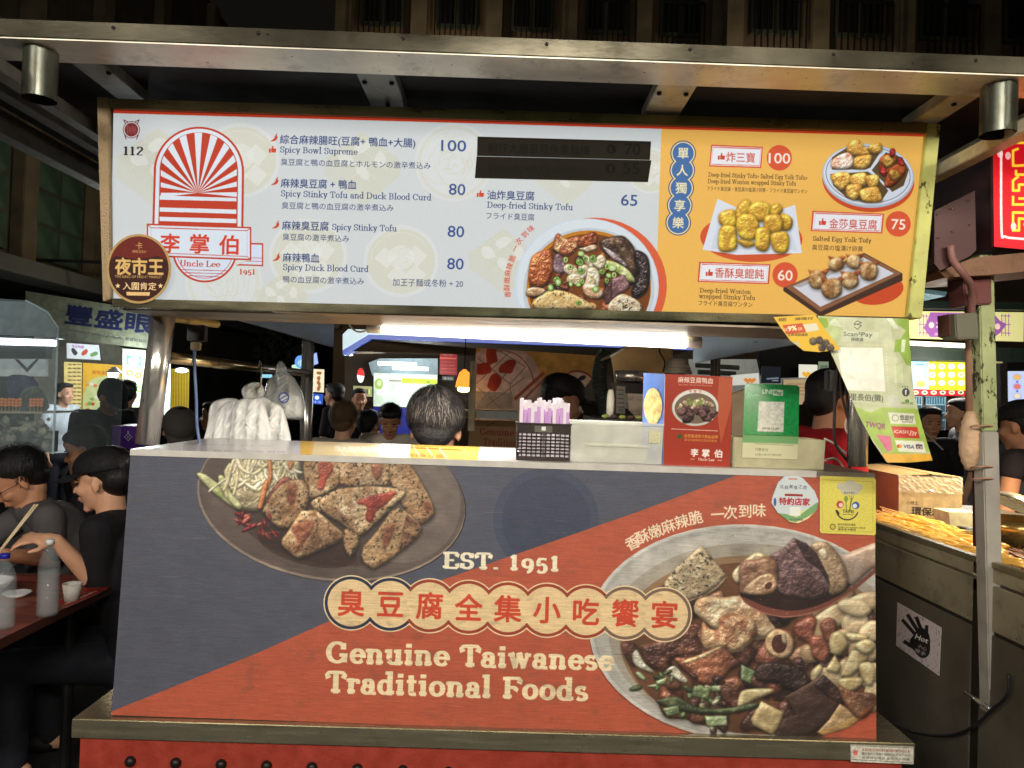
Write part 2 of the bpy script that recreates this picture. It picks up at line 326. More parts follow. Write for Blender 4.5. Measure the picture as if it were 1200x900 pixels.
# a serif hand: every glyph is a set of strokes whose width follows their direction
def arc(cx, cy, rx, ry, a0, a1, n=14):
    return [(cx + rx * math.cos(math.radians(a0 + (a1 - a0) * i / n)), cy + ry * math.sin(math.radians(a0 + (a1 - a0) * i / n))) for i in range(n + 1)]
X_, C_, A_ = 0.46, 0.68, 0.73
def _o(cx, w=.17, h=X_): return [arc(cx, h / 2, w, h / 2 - .02, 90, 270, 14), arc(cx, h / 2, w, h / 2 - .02, 90, -90, 14)]
GL = {
 ' ': (.26, [], []),
 'a': (.46, [arc(.21, .32, .12, .13, 165, 0) + [(.33, .08)] + arc(.40, .07, .07, .06, 180, 300, 5), arc(.19, .13, .125, .12, 60, 330)], [(.11, .33, .03)]),
 'b': (.50, [[(.12, A_), (.12, .02)], arc(.28, .23, .16, .21, 150, -150)], [(.07, A_, .06)]),
 'c': (.43, [arc(.25, .23, .17, .21, 45, 315)], [(.35, .37, .03)]),
 'd': (.51, [[(.37, A_), (.37, .0)], arc(.22, .23, .155, .21, 30, 330)], [(.32, A_, .06), (.42, 0, .06)]),
 'e': (.45, [arc(.24, .23, .17, .21, -5, 318), [(.07, .25), (.41, .25)]], []),
 'f': (.32, [[(.14, .0), (.14, .55)] + arc(.24, .58, .10, .13, 180, 50, 6), [(.03, X_ - .02), (.29, X_ - .02)]], [(.14, 0, .10), (.29, .67, .02)]),
 'g': (.49, [arc(.22, .25, .15, .19, 30, 330), [(.36, X_), (.36, -.08)] + arc(.22, -.08, .14, .12, 0, -150, 8)], [(.42, X_ - .01, .05)]),
 'h': (.54, [[(.12, A_), (.12, 0)], arc(.27, .31, .13, .13, 170, 0, 8) + [(.40, 0)]], [(.07, A_, .06), (.12, 0, .09), (.41, 0, .09)]),
 'i': (.27, [[(.13, X_), (.13, 0)], [(.13, .60), (.13, .66)]], [(.08, X_ - .01, .06), (.13, 0, .10)]),
 'k': (.52, [[(.12, A_), (.12, 0)], [(.40, X_ - .03), (.15, .19)], [(.22, .26), (.42, .02)]], [(.07, A_, .06), (.12, 0, .09), (.40, X_ - .02, .08), (.43, 0, .08)]),
 'l': (.27, [[(.13, A_), (.13, 0)]], [(.08, A_, .06), (.13, 0, .10)]),
 'm': (.80, [[(.12, X_), (.12, 0)], arc(.26, .31, .13, .13, 170, 0, 8) + [(.39, 0)], arc(.53, .31, .13, .13, 170, 0, 8) + [(.66, 0)]], [(.07, X_ - .01, .06), (.12, 0, .09), (.39, 0, .08), (.67, 0, .09)]),
 'n': (.54, [[(.12, X_), (.12, 0)], arc(.27, .31, .13, .13, 170, 0, 8) + [(.40, 0)]], [(.07, X_ - .01, .06), (.12, 0, .09), (.41, 0, .09)]),
 'o': (.48, _o(.24), []),
 'p': (.50, [[(.12, X_), (.12, -.20)], arc(.28, .23, .16, .21, 150, -150)], [(.07, X_ - .01, .06), (.12, -.2, .09)]),
 'r': (.38, [[(.12, X_), (.12, 0)], arc(.26, .29, .13, .14, 165, 50, 6)], [(.07, X_ - .01, .06), (.13, 0, .10), (.33, .39, .03)]),
 's': (.38, [arc(.19, .335, .12, .10, 35, 250, 10) + arc(.19, .125, .13, .105, 80, -145, 10)], []),
 't': (.33, [[(.14, .62), (.14, .1)] + arc(.22, .09, .08, .08, 180, 310, 6), [(.03, X_ - .02), (.28, X_ - .02)]], []),
 'u': (.54, [[(.12, X_), (.12, .15)] + arc(.25, .15, .13, .13, 180, 350, 8), [(.40, X_), (.40, 0)]], [(.07, X_ - .01, .06), (.35, X_ - .01, .06), (.45, 0, .06)]),
 'w': (.70, [[(.09, X_), (.22, .02)], [(.22, .02), (.34, X_)], [(.34, X_), (.47, .02)], [(.47, .02), (.60, X_)]], [(.09, X_ - .01, .08), (.34, X_ - .01, .07), (.60, X_ - .01, .07)]),
 'y': (.48, [[(.09, X_), (.24, .03)], [(.39, X_), (.22, -.08), (.12, -.18)]], [(.09, X_ - .01, .08), (.39, X_ - .01, .07)]),
 'k2': (.5, [], []),
 'A': (.66, [[(.10, 0), (.31, C_)], [(.31, C_), (.54, 0)], [(.18, .24), (.45, .24)]], [(.09, 0, .09), (.54, 0, .10)]),
 'B': (.60, [[(.14, C_), (.14, 0)], [(.14, C_ - .02)] + arc(.30, .51, .16, .15, 90, -90, 8) + [(.14, .36)], [(.14, .36)] + arc(.31, .19, .19, .17, 90, -90, 8) + [(.14, .02)]], [(.11, C_ - .01, .08), (.11, .01, .08)]),
 'C': (.62, [arc(.33, .34, .26, .32, 42, 318, 18), [(.53, .62), (.53, .46)]], []),
 'D': (.68, [[(.14, C_), (.14, 0)], [(.14, C_ - .02)] + arc(.30, .34, .28, .32, 90, -90, 14) + [(.14, .02)]], [(.11, C_ - .01, .08), (.11, .01, .08)]),
 'E': (.58, [[(.14, C_), (.14, 0)], [(.14, C_ - .02), (.50, C_ - .02), (.50, .53)], [(.14, .35), (.38, .35)], [(.14, .02), (.51, .02), (.52, .18)]], [(.10, C_ - .01, .08), (.10, .01, .08)]),
 'F': (.55, [[(.14, C_), (.14, 0)], [(.14, C_ - .02), (.50, C_ - .02), (.50, .52)], [(.14, .35), (.38, .35), (.38, .27)]], [(.10, C_ - .01, .08), (.14, .01, .12)]),
 'G': (.68, [arc(.33, .34, .26, .32, 45, 330, 18), [(.56, .28), (.56, .05)], [(.52, .62), (.52, .48)]], [(.53, .28, .11)]),
 'K': (.66, [[(.14, C_), (.14, 0)], [(.50, C_), (.18, .3)], [(.25, .38), (.54, 0)]], [(.14, C_ - .01, .1), (.14, .01, .1), (.5, C_ - .01, .09), (.55, .01, .09)]),
 'L': (.56, [[(.14, C_), (.14, 0)], [(.14, .02), (.50, .02), (.51, .18)]], [(.14, C_ - .01, .11), (.10, .01, .08)]),
 'M': (.82, [[(.14, 0), (.14, C_)], [(.14, C_), (.40, .08)], [(.40, .08), (.64, C_)], [(.66, C_), (.66, 0)]], [(.12, 0, .1), (.67, 0, .1), (.1, C_ - .01, .07), (.69, C_ - .01, .07)]),
 'O': (.68, _o(.34, .26, C_), []),
 'P': (.58, [[(.14, C_), (.14, 0)], [(.14, C_ - .02)] + arc(.32, .50, .18, .17, 90, -90, 8) + [(.14, .33)]], [(.11, C_ - .01, .08), (.15, .01, .12)]),
 'S': (.50, [arc(.24, .50, .16, .155, 35, 255, 10) + arc(.25, .18, .18, .165, 85, -150, 10), [(.41, .64), (.41, .5)], [(.08, .05), (.08, .2)]], []),
 'T': (.60, [[(.30, C_), (.30, 0)], [(.06, .50), (.07, C_ - .02), (.53, C_ - .02), (.54, .50)]], [(.30, .01, .13)]),
 'U': (.68, [[(.14, C_), (.14, .25)] + arc(.34, .25, .20, .24, 180, 360, 10) + [(.54, C_)]], [(.13, C_ - .01, .1), (.54, C_ - .01, .1)]),
 'V': (.66, [[(.10, C_), (.33, .02)], [(.33, .02), (.55, C_)]], [(.10, C_ - .01, .1), (.56, C_ - .01, .09)]),
 'W': (.92, [[(.10, C_), (.28, .02)], [(.28, .02), (.46, C_)], [(.46, C_), (.64, .02)], [(.64, .02), (.82, C_)]], [(.10, C_ - .01, .1), (.46, C_ - .01, .08), (.82, C_ - .01, .09)]),
 'Y': (.62, [[(.08, C_), (.30, .32), (.30, 0)], [(.30, .32), (.52, C_)]], [(.09, C_ - .01, .09), (.52, C_ - .01, .08), (.30, .01, .12)]),
 '1': (.40, [[(.20, .62), (.20, 0)], [(.09, .55), (.20, .62)]], [(.20, .01, .12)]),
 '2': (.50, [arc(.24, .48, .15, .15, 165, -30, 8) + [(.08, .04), (.42, .04)]], []),
 '9': (.48, [arc(.24, .30, .15, .17, 90, 270, 12), arc(.24, .30, .15, .17, 90, -90, 12), [(.39, .30)] + arc(.22, .22, .17, .30, 0, -80, 8)], []),
 '5': (.46, [[(.38, .50), (.14, .50), (.11, .24)] + arc(.22, .10, .15, .18, 100, -140, 10)], []),
 '-': (.30, [[(.05, .22), (.25, .22)]], []), '.': (.22, [[(.11, .03), (.11, .06)]], []), ',': (.22, [[(.11, .05), (.08, -.08)]], []),
 '+': (.40, [[(.06, .25), (.34, .25)], [(.20, .10), (.20, .40)]], []),
}
def serif_polys(s, thick, thin):
    out = []; x = 0; extra = (thick - .085) * 0.3; kx = 1 + max(0, thick - .1) * 2.6
    for ch in s:
        adv, paths, serifs = GL.get(ch, GL['o'])
        for p in paths:
            p = np.array(p, float); p[:, 0] *= kx
            if len(p) > 2: p = smooth_open(p, 2)
            d = np.gradient(p, axis=0); L = np.hypot(d[:, 0], d[:, 1]) + 1e-9; d /= L[:, None]
            heavy = np.where(d[:, 0] * d[:, 1] > 0.12, 0.45, 1.0)
            w = thin + (thick - thin) * np.abs(d[:, 1]) ** 1.5 * (heavy if len(paths) > 1 and len(p) < 4 else 1)
            if ch in '.i' and len(p) == 2 and abs(p[0][1] - p[1][1]) < .1: w[:] = thick * 1.05
            nrm = np.stack([-d[:, 1], d[:, 0]], 1) * (w[:, None] / 2)
            p = p * 1.0; e = d * thin * .35; p[0] -= e[0]; p[-1] += e[-1]
            out.append(np.vstack([p + nrm, (p - nrm)[::-1]]) + np.array([x + extra, 0]))
        for sx, sy, hw in serifs:
            sx *= kx
            h = thin * .55; hw = hw + thick * .28
            yy = min(max(sy, h), 9) if sy < .1 and sy > -.1 else sy - h * .4
            out.append(np.array([(sx - hw, yy - h), (sx + hw, yy - h), (sx + hw, yy + h), (sx - hw, yy + h)]) + np.array([x + extra, 0]))
        x += adv * kx + extra * 1.6
    return out, x

class Canvas:
    def __init__(s, pt, nrm, outline, dens, base):
        s.pt = np.array(pt, float); s.n = np.array(Vector(nrm).normalized())
        up = Vector((0, 0, 1)); n = Vector(s.n); e2 = (up - n * up.dot(n)).normalized() if abs(n.z) < .9 else Vector((0, 1, 0)); e1 = e2.cross(n)
        if e1.dot(Vector(CAMR.col[0])) < 0: e1 = -e1
        s.e1 = np.array(e1); s.e2 = np.array(e2)
        w3 = s.world(outline); a = (w3 - s.pt) @ s.e1; b = (w3 - s.pt) @ s.e2
        s.a0, s.a1, s.b0, s.b1 = a.min(), a.max(), b.min(), b.max()
        s.k = dens * FPX / np.mean(w3[:, 1])
        s.W = int(max(8, (s.a1 - s.a0) * s.k)); s.H = int(max(8, (s.b1 - s.b0) * s.k))
        s.w3 = w3; s.dens = dens
        s.im = np.empty((s.H, s.W, 3), np.float32); s.im[:] = np.array(base[:3]) / 255.0
    def world(s, pts):
        d = rays(pts); o = np.array([0, 0, 1.5]); t = ((s.pt - o) @ s.n) / (d @ s.n)
        return o + d * t[:, None]
    def uv(s, w3):
        q = (np.asarray(w3) - s.pt); return np.stack([(q @ s.e1 - s.a0) / (s.a1 - s.a0), (q @ s.e2 - s.b0) / (s.b1 - s.b0)], 1)
    def map(s, pts):
        u = s.uv(s.world(pts)); return np.stack([u[:, 0] * s.W, (1 - u[:, 1]) * s.H], 1)
    def _E(s, polys):
        E = []
        for p in polys:
            q = s.map(p); E.append(np.hstack([q, np.roll(q, -1, 0)]))
        return np.vstack(E)
    def put(s, r, col, alpha=1.0, tex=None):
        if r is None: return
        y, x, m = r; h, w = m.shape; c = np.array(col[:3], np.float32) / 255.0
        a = (m * alpha)[..., None]; t = s.im[y:y + h, x:x + w]
        s.im[y:y + h, x:x + w] = t * (1 - a) + c * a
    def poly(s, pts, col, alpha=1.0, smooth=False, holes=()):
        ps = [smooth_closed(pts) if smooth else pts] + list(holes)
        s.put(rast(s._E(ps), s.W, s.H), col, alpha)
    def ell(s, cx, cy, rx, ry, col, alpha=1.0, rot=0.0, hole=None):
        s.put(rast(s._E([ellp(cx, cy, rx, ry, rot)] + ([ellp(*hole)] if hole else [])), s.W, s.H), col, alpha)
    def line(s, pts, w, col, alpha=1.0, smooth=False, closed=False):
        p = np.asarray(pts, float)
        if smooth: p = smooth_closed(p) if closed else smooth_open(p)
        if closed: p = np.vstack([p, p[:2]])
        d = np.gradient(p, axis=0); d /= (np.hypot(d[:, 0], d[:, 1]) + 1e-9)[:, None]
        if smooth or closed and not smooth:
            n = np.stack([-d[:, 1], d[:, 0]], 1) * w / 2
            acc = None
            segs = [np.vstack([p[i:i + 2] + n[i:i + 2], (p[i:i + 2] - n[i:i + 2])[::-1]]) for i in range(len(p) - 1)]
        else:
            segs = []
            for i in range(len(p) - 1):
                t = p[i + 1] - p[i]; t = t / (np.hypot(*t) + 1e-9); n = np.array([-t[1], t[0]]) * w / 2; e = t * w * .3
                segs.append(np.array([p[i] - e + n, p[i + 1] + e + n, p[i + 1] + e - n, p[i] - e - n]))
        s.union(segs, col, alpha)
    def union(s, polys, col, alpha=1.0):
        rs = [rast(s._E([q]), s.W, s.H, 2) for q in polys]; rs = [r for r in rs if r is not None]
        if not rs: return
        y0 = min(r[0] for r in rs); x0 = min(r[1] for r in rs); y1 = max(r[0] + r[2].shape[0] for r in rs); x1 = max(r[1] + r[2].shape[1] for r in rs)
        m = np.zeros((y1 - y0, x1 - x0), np.float32)
        for y, x, k in rs:
            v = m[y - y0:y - y0 + k.shape[0], x - x0:x - x0 + k.shape[1]]; np.copyto(v, np.minimum(1, np.maximum(v, k) + np.minimum(v, k) * .6))
        s.put((y0, x0, m), col, alpha)
    def text(s, t, p0, p1, size, col, bold=0.0, alpha=1.0, fit=True):
        """one line of sans or CJK print, its baseline from p0 to p1, em size in photo pixels"""
        E = text_edges(t)
        if len(E) == 0: return
        p0 = np.array(p0, float); p1 = np.array(p1, float); d = p1 - p0; L = np.hypot(*d); u = d / L; up = np.array([u[1], -u[0]])
        x0 = min(E[:, 0].min(), E[:, 2].min()); x1 = max(E[:, 0].max(), E[:, 2].max()); sx = L / (x1 - x0) if fit else size
        f = lambda a: p0 + (a[:, :1] - x0) * sx * u + a[:, 1:] * size * up
        A = s.map(f(E[:, :2])); B = s.map(f(E[:, 2:]))
        s.put(s.fat(rast(np.hstack([A, B]), s.W, s.H), bold * size), col, alpha)
    def fat(s, r, w):
        """thicken a mask by w photo pixels"""
        if r is None or w <= 0: return r
        y, x, m = r; d = w * s.dens; n = int(math.ceil(d)); m = np.pad(m, n + 1); out = m.copy()
        for a in range(8):
            dx, dy = d * math.cos(a * .785), d * math.sin(a * .785); ix, iy = int(math.floor(dx)), int(math.floor(dy)); fx, fy = dx - ix, dy - iy
            g = lambda i, j: np.roll(m, (j, i), (1, 0)) if False else np.roll(np.roll(m, j, 0), i, 1)
            out = np.maximum(out, (g(ix, iy) * (1 - fx) + g(ix + 1, iy) * fx) * (1 - fy) + (g(ix, iy + 1) * (1 - fx) + g(ix + 1, iy + 1) * fx) * fy)
        y -= n + 1; x -= n + 1
        y0, x0 = max(0, y), max(0, x); y1, x1 = min(s.H, y + out.shape[0]), min(s.W, x + out.shape[1])
        return y0, x0, out[y0 - y:y1 - y, x0 - x:x1 - x]
    def cjk(s, t, c, size, col, rot=0.0, bold=0.0, alpha=1.0):
        """one character centred on c"""
        E = text_edges(t); x0, x1 = min(E[:, 0].min(), E[:, 2].min()), max(E[:, 0].max(), E[:, 2].max())
        y0, y1 = min(E[:, 1].min(), E[:, 3].min()), max(E[:, 1].max(), E[:, 3].max())
        a = math.radians(rot + 1.8); u = np.array([math.cos(a), math.sin(a)]); up = np.array([math.sin(a), -math.cos(a)])
        f = lambda q: np.array(c) + (q[:, :1] - (x0 + x1) / 2) * size * u + (q[:, 1:] - (y0 + y1) / 2) * size * up
        s.put(s.fat(rast(np.hstack([s.map(f(E[:, :2])), s.map(f(E[:, 2:]))]), s.W, s.H), bold * size), col, alpha)
    def serif(s, t, p0, p1, size, col, thick=.095, thin=.04, alpha=1.0):
        ps, L0 = serif_polys(t, thick, thin)
        p0 = np.array(p0, float); p1 = np.array(p1, float); d = p1 - p0; L = np.hypot(*d); u = d / L; up = np.array([u[1], -u[0]]); sx = L / L0
        s.union([p0 + q[:, :1] * sx * u + q[:, 1:] * size * up for q in ps], col, alpha)
    def chunk(s, pts, col, col2=None, r=5, bump=1.0, tex=(6, .5), pores=0, gloss=.15, light=(-.35, -.75), shadow=.55,
              smooth=True, seed=0, amb=.5, anis=(1, 1), edge=0.0, soft=0.0):
        """a photographed lump: outline bulged into relief, lit from one side, with texture, pores and a contact shadow"""
        q = smooth_closed(pts) if smooth else np.asarray(pts, float)
        rr = rast(s._E([q]), s.W, s.H)
        if rr is None: return
        y, x, m = rr; k = s.dens; pad = int(r * k * 2.2) + 2
        Y0 = max(0, y - pad); X0 = max(0, x - pad); Y1 = min(s.H, y + m.shape[0] + pad); X1 = min(s.W, x + m.shape[1] + pad)
        M = np.zeros((Y1 - Y0, X1 - X0), np.float32); M[y - Y0:y - Y0 + m.shape[0], x - X0:x - X0 + m.shape[1]] = m
        h, w = M.shape; sd = seed or int(abs(pts[0][0] * 13 + pts[0][1] * 7)) % 9999
        if shadow:
            sh = gblur(M, r * k * .45); sh = np.roll(sh, (int(r * k * .3), int(r * k * .1)), (0, 1))
            s.im[Y0:Y1, X0:X1] *= (1 - shadow * np.clip(sh * 1.15, 0, 1))[..., None]
        M = gblur(M, max(soft * k, .9))
        nz = noise(h, w, tex[0] * k, sd, 4, *anis)
        H = (gblur(M, r * k * .5) * .6 + gblur(M, r * k) * .4)
        H = np.sqrt(np.clip(H * 2 - .75, 0.0, 2)) * r * k * bump + (nz - .5) * tex[1] * tex[0] * k * 0.55
        gy, gx = np.gradient(H); inv = 1 / np.sqrt(gx * gx + gy * gy + 1)
        nx, ny, nz3 = -gx * inv, -gy * inv, inv
        L = np.array([light[0], light[1], .75]); L /= np.linalg.norm(L)
        lam = np.clip(nx * L[0] + ny * L[1] + nz3 * L[2], 0, 1)
        c1 = np.array(col, np.float32) / 255.0; c2 = np.array(col2 if col2 else [v * .72 for v in col], np.float32) / 255.0
        n2 = noise(h, w, tex[0] * 2.2 * k, sd + 1, 3)
        t = np.clip((n2 - .35) * 3.0, 0, 1)[..., None]
        base = c1 * t + c2 * (1 - t)
        shade = (amb + (1.25 - amb) * lam)
        if pores:
            pn = noise(h, w, 2.6 * k, sd + 5, 2); pm = np.clip((pn - (.72 - .1 * pores)) * 7, 0, 1); shade = shade * (1 - .6 * pm)
        colr = base * shade[..., None]
        hv = L + np.array([0, 0, 1]); hv /= np.linalg.norm(hv)
        sp = np.clip(nx * hv[0] + ny * hv[1] + nz3 * hv[2], 0, 1) ** 26
        colr = colr + gloss * .7 * sp[..., None]
        if edge: colr *= (1 - edge * np.clip(1.9 - 2 * gblur(M, 1.2 * k), 0, 1))[..., None]
        a = M[..., None]
        s.im[Y0:Y1, X0:X1] = s.im[Y0:Y1, X0:X1] * (1 - a) + np.clip(colr, 0, 1) * a
    def grain(s, amt, scale=1.6, seed=3):
        s.im *= (1 + (noise(s.H, s.W, scale, seed, 1) - .5) * amt)[..., None]
    def image(s, name):
        im = bpy.data.images.new(name, s.W, s.H, alpha=False)
        a = np.ones((s.H, s.W, 4), np.float32); a[..., :3] = np.clip(s.im[::-1], 0, 1)
        im.pixels.foreach_set(a.ravel()); im.update(); im.pack(); return im
def ellp(cx, cy, rx, ry, rot=0.0, n=48):
    a = np.linspace(0, 2 * np.pi, n, endpoint=False); c, s_ = math.cos(math.radians(rot)), math.sin(math.radians(rot))
    return np.stack([cx + rx * np.cos(a) * c - ry * np.sin(a) * s_, cy + rx * np.cos(a) * s_ + ry * np.sin(a) * c], 1)
def print_mat(name, im, rough=.5, emit=0.0, bump=0.0, coat=0.0, alpha=1.0, spec=.4, film=1.0):
    m = bpy.data.materials.new(name); m.use_nodes = True; n = m.node_tree.nodes; l = m.node_tree.links; b = n['Principled BSDF']
    t = n.new('ShaderNodeTexImage'); t.image = im; t.extension = 'EXTEND'; l.new(t.outputs[0], b.inputs['Base Color'])
    if film < 1:                                # backlit film: translucent, so it throws back less light than paper
        mx = n.new('ShaderNodeMixRGB'); mx.blend_type = 'MULTIPLY'; mx.inputs[0].default_value = 1; mx.inputs[2].default_value = (film, film, film, 1)
        l.new(t.outputs[0], mx.inputs[1]); l.new(mx.outputs[0], b.inputs['Base Color'])
    b.inputs['Roughness'].default_value = rough; b.inputs['Specular IOR Level'].default_value = spec
    if coat: b.inputs['Coat Weight'].default_value = coat; b.inputs['Coat Roughness'].default_value = .15
    if alpha < 1: b.inputs['Alpha'].default_value = alpha
    if emit:
        l.new(t.outputs[0], b.inputs['Emission Color']); b.inputs['Emission Strength'].default_value = emit
    if bump:
        tc = n.new('ShaderNodeTexCoord'); no = n.new('ShaderNodeTexNoise'); no.inputs['Scale'].default_value = 260; l.new(tc.outputs['Object'], no.inputs['Vector'])
        bp = n.new('ShaderNodeBump'); bp.inputs['Strength'].default_value = bump; bp.inputs['Distance'].default_value = .004
        l.new(no.outputs[0], bp.inputs['Height']); l.new(bp.outputs[0], b.inputs['Normal'])
    return m
def vplane(Y, slope=0.0, z0=1.5, c=0.0):
    """plane Y + slope*(z-z0) + c*x (facing the street)"""
    return (0, Y, z0), (-c, 1, -slope)
def printed(name, outline, plane, paint, thick=.004, parent=None, dens=2.2, base=(240, 240, 240), emit=0.0, rough=.5, side=None,
            bump=0.0, coat=0.0, smooth=False, warp=None, alpha=1.0, spec=.4, film=1.0):
    """a flat printed sheet or board: the outline (photo pixels) lies on the plane, the print is painted on its face"""
    if smooth: outline = [tuple(p) for p in smooth_closed(outline)]
    cv = Canvas(plane[0], plane[1], outline, dens, base)
    paint(cv)
    im = cv.image(name)
    bm = nb(); n = Vector(cv.n); n = n if n.y > 0 or abs(n.y) < .01 else -n
    if abs(n.y) < .01 and n.dot(Vector(cv.w3[0]) - EYE) < 0: n = -n
    if abs(n.z) > .9: n = Vector((0, 0, -1))
    a = [bm.verts.new(Vector(p)) for p in cv.w3]; b = [bm.verts.new(Vector(p) + n * thick) for p in cv.w3]
    uvl = bm.loops.layers.uv.new('UVMap'); f = bm.faces.new(a); f.material_index = 0
    g = bm.faces.new(b[::-1]); g.material_index = 1; N = len(a)
    for i in range(N):
        q = bm.faces.new((a[i], b[i], b[(i + 1) % N], a[(i + 1) % N])); q.material_index = 1
    uvs = cv.uv(cv.w3)
    for lp in f.loops:
        lp[uvl].uv = uvs[a.index(lp.vert)]
    if warp:
        bmesh.ops.triangulate(bm, faces=[f, g])
    bmesh.ops.recalc_face_normals(bm, faces=bm.faces)
    me = bpy.data.meshes.new(name); bm.to_mesh(me); bm.free()
    return mobj(name, me, [print_mat(name + '_print', im, rough, emit, bump, coat, alpha, spec, film), side or mat('paper_edge', (200, 195, 185), .7)], parent)
# ------------------------------------------------------------------ the prints
NAVY = (36, 54, 112); RED = (196, 60, 34); CREAM = (236, 214, 172)
def thumb(cv, x, y, s, col):
    cv.poly([(x - s * .5, y - s * .1), (x - s * .25, y - s * .1), (x - s * .25, y + s * .45), (x - s * .5, y + s * .45)], col)
    cv.poly([(x - s * .18, y - s * .05), (x, y - s * .5), (x + s * .12, y - s * .45), (x + s * .1, y - s * .12), (x + s * .5, y - s * .1), (x + s * .42, y + s * .45), (x - s * .18, y + s * .42)], col, smooth=False)
def chili(cv, x, y, s, col):
    cv.poly([(x + s * .35, y - s * .4), (x + s * .5, y - s * .1), (x + s * .3, y + s * .25), (x - s * .1, y + s * .42), (x - s * .5, y + s * .42), (x - s * .15, y + s * .2), (x + s * .1, y - s * .1), (x + s * .15, y - s * .35)], col, smooth=True)
    cv.line([(x + s * .28, y - s * .35), (x + s * .4, y - s * .6)], s * .13, col)
def scatter(cv, fn, n, seed, region):
    rs = random.Random(seed); k = 0
    while k < n:
        x = rs.uniform(region[0], region[2]); y = rs.uniform(region[1], region[3])
        cx, cy = (region[0] + region[2]) / 2, (region[1] + region[3]) / 2
        if ((x - cx) / (region[2] - region[0]) * 2) ** 2 + ((y - cy) / (region[3] - region[1]) * 2) ** 2 > 1: continue
        fn(x, y, rs, k); k += 1
def lump(cx, cy, rx, ry, rs, n=8, j=.22, rot=None):
    a0 = rs.uniform(0, 6.28) if rot is None else rot; out = []
    for i in range(n):
        a = 2 * math.pi * i / n; r = 1 + rs.uniform(-j, j); x, y = rx * r * math.cos(a), ry * r * math.sin(a)
        out.append((cx + x * math.cos(a0) - y * math.sin(a0), cy + x * math.sin(a0) + y * math.cos(a0)))
    return out
def water(cv, kind, cx, cy, s, col=(214, 213, 190), a=.6):
    """pale background drawings of tofu, bowls and noodles"""
    hi = (232, 235, 232)
    if kind == 'bowl':
        cv.ell(cx, cy, s, s * .96, hi, a * .7); cv.ell(cx, cy, s * .9, s * .86, col, a)
        for i, (dx, dy) in enumerate([(-.42, -.1), (.4, -.15), (-.1, .38), (.38, .36)]):
            q = [(cx + s * (dx - .3), cy + s * (dy + .02)), (cx + s * (dx - .02), cy + s * (dy - .28)), (cx + s * (dx + .3), cy + s * dy), (cx + s * (dx + .05), cy + s * (dy + .3))]
            cv.poly(q, hi, a); cv.line(q, .5, col, a, closed=True)
        rs = random.Random(int(cx)); cv.ell(cx, cy - s * .1, s * .35, s * .32, hi, a)
        for i in range(26): 
            x, y = cx + rs.uniform(-.3, .3) * s, cy + rs.uniform(-.4, .2) * s; cv.line([(x, y), (x + rs.uniform(-2, 2), y + rs.uniform(-1, 1.5))], 1.1, col, a)
        cv.line(ellp(cx, cy, s * .8, s * .76)[24:44], .7, hi, a)
    elif kind == 'noodle':
        cv.ell(cx, cy, s, s, hi, a * .6); rs = random.Random(int(cx * 3))
        cv.ell(cx, cy, s * .93, s * .93, col, a * .7, hole=(cx, cy, s * .84, s * .84))
        for i in range(60):
            r = rs.uniform(.15, .8) * s; a0 = rs.uniform(0, 6.28); sp = rs.uniform(.4, 1.1); ox, oy = rs.uniform(-.25, .25) * s, rs.uniform(-.25, .25) * s
            pts = [(cx + ox + r * .8 * math.cos(a0 + sp * t / 6), cy + oy + r * .8 * math.sin(a0 + sp * t / 6)) for t in range(7)]
            cv.line(pts, .9, col, a * .9)
    else:
        q = [(cx - s, cy - s * .1), (cx, cy - s * .8), (cx + s, cy - s * .05), (cx + .05 * s, cy + .7 * s)]
        cv.poly(q + [], col, a); cv.poly([q[0], q[3], (q[3][0], q[3][1] + s * .45), (q[0][0], q[0][1] + s * .45)], col, a * .8)
        cv.poly([q[2], q[3], (q[3][0], q[3][1] + s * .45), (q[2][0], q[2][1] + s * .4)], col, a)
        for t in (.33, .66):
            cv.line([(q[0][0] + (q[1][0] - q[0][0]) * t, q[0][1] + (q[1][1] - q[0][1]) * t), (q[3][0] + (q[2][0] - q[3][0]) * t, q[3][1] + (q[2][1] - q[3][1]) * t)], .6, hi, a)
            cv.line([(q[0][0] + (q[3][0] - q[0][0]) * t, q[0][1] + (q[3][1] - q[0][1]) * t), (q[1][0] + (q[2][0] - q[1][0]) * t, q[1][1] + (q[2][1] - q[1][1]) * t)], .6, hi, a)
        for dx, dy in ((-.45, -.08), (0, -.4), (.45, -.05), (0, .25)):
            cv.poly(lump(cx + dx * s, cy + dy * s, s * .22, s * .15, random.Random(int(dx * 10 + dy * 7)), 9, .2), hi, a, smooth=True)

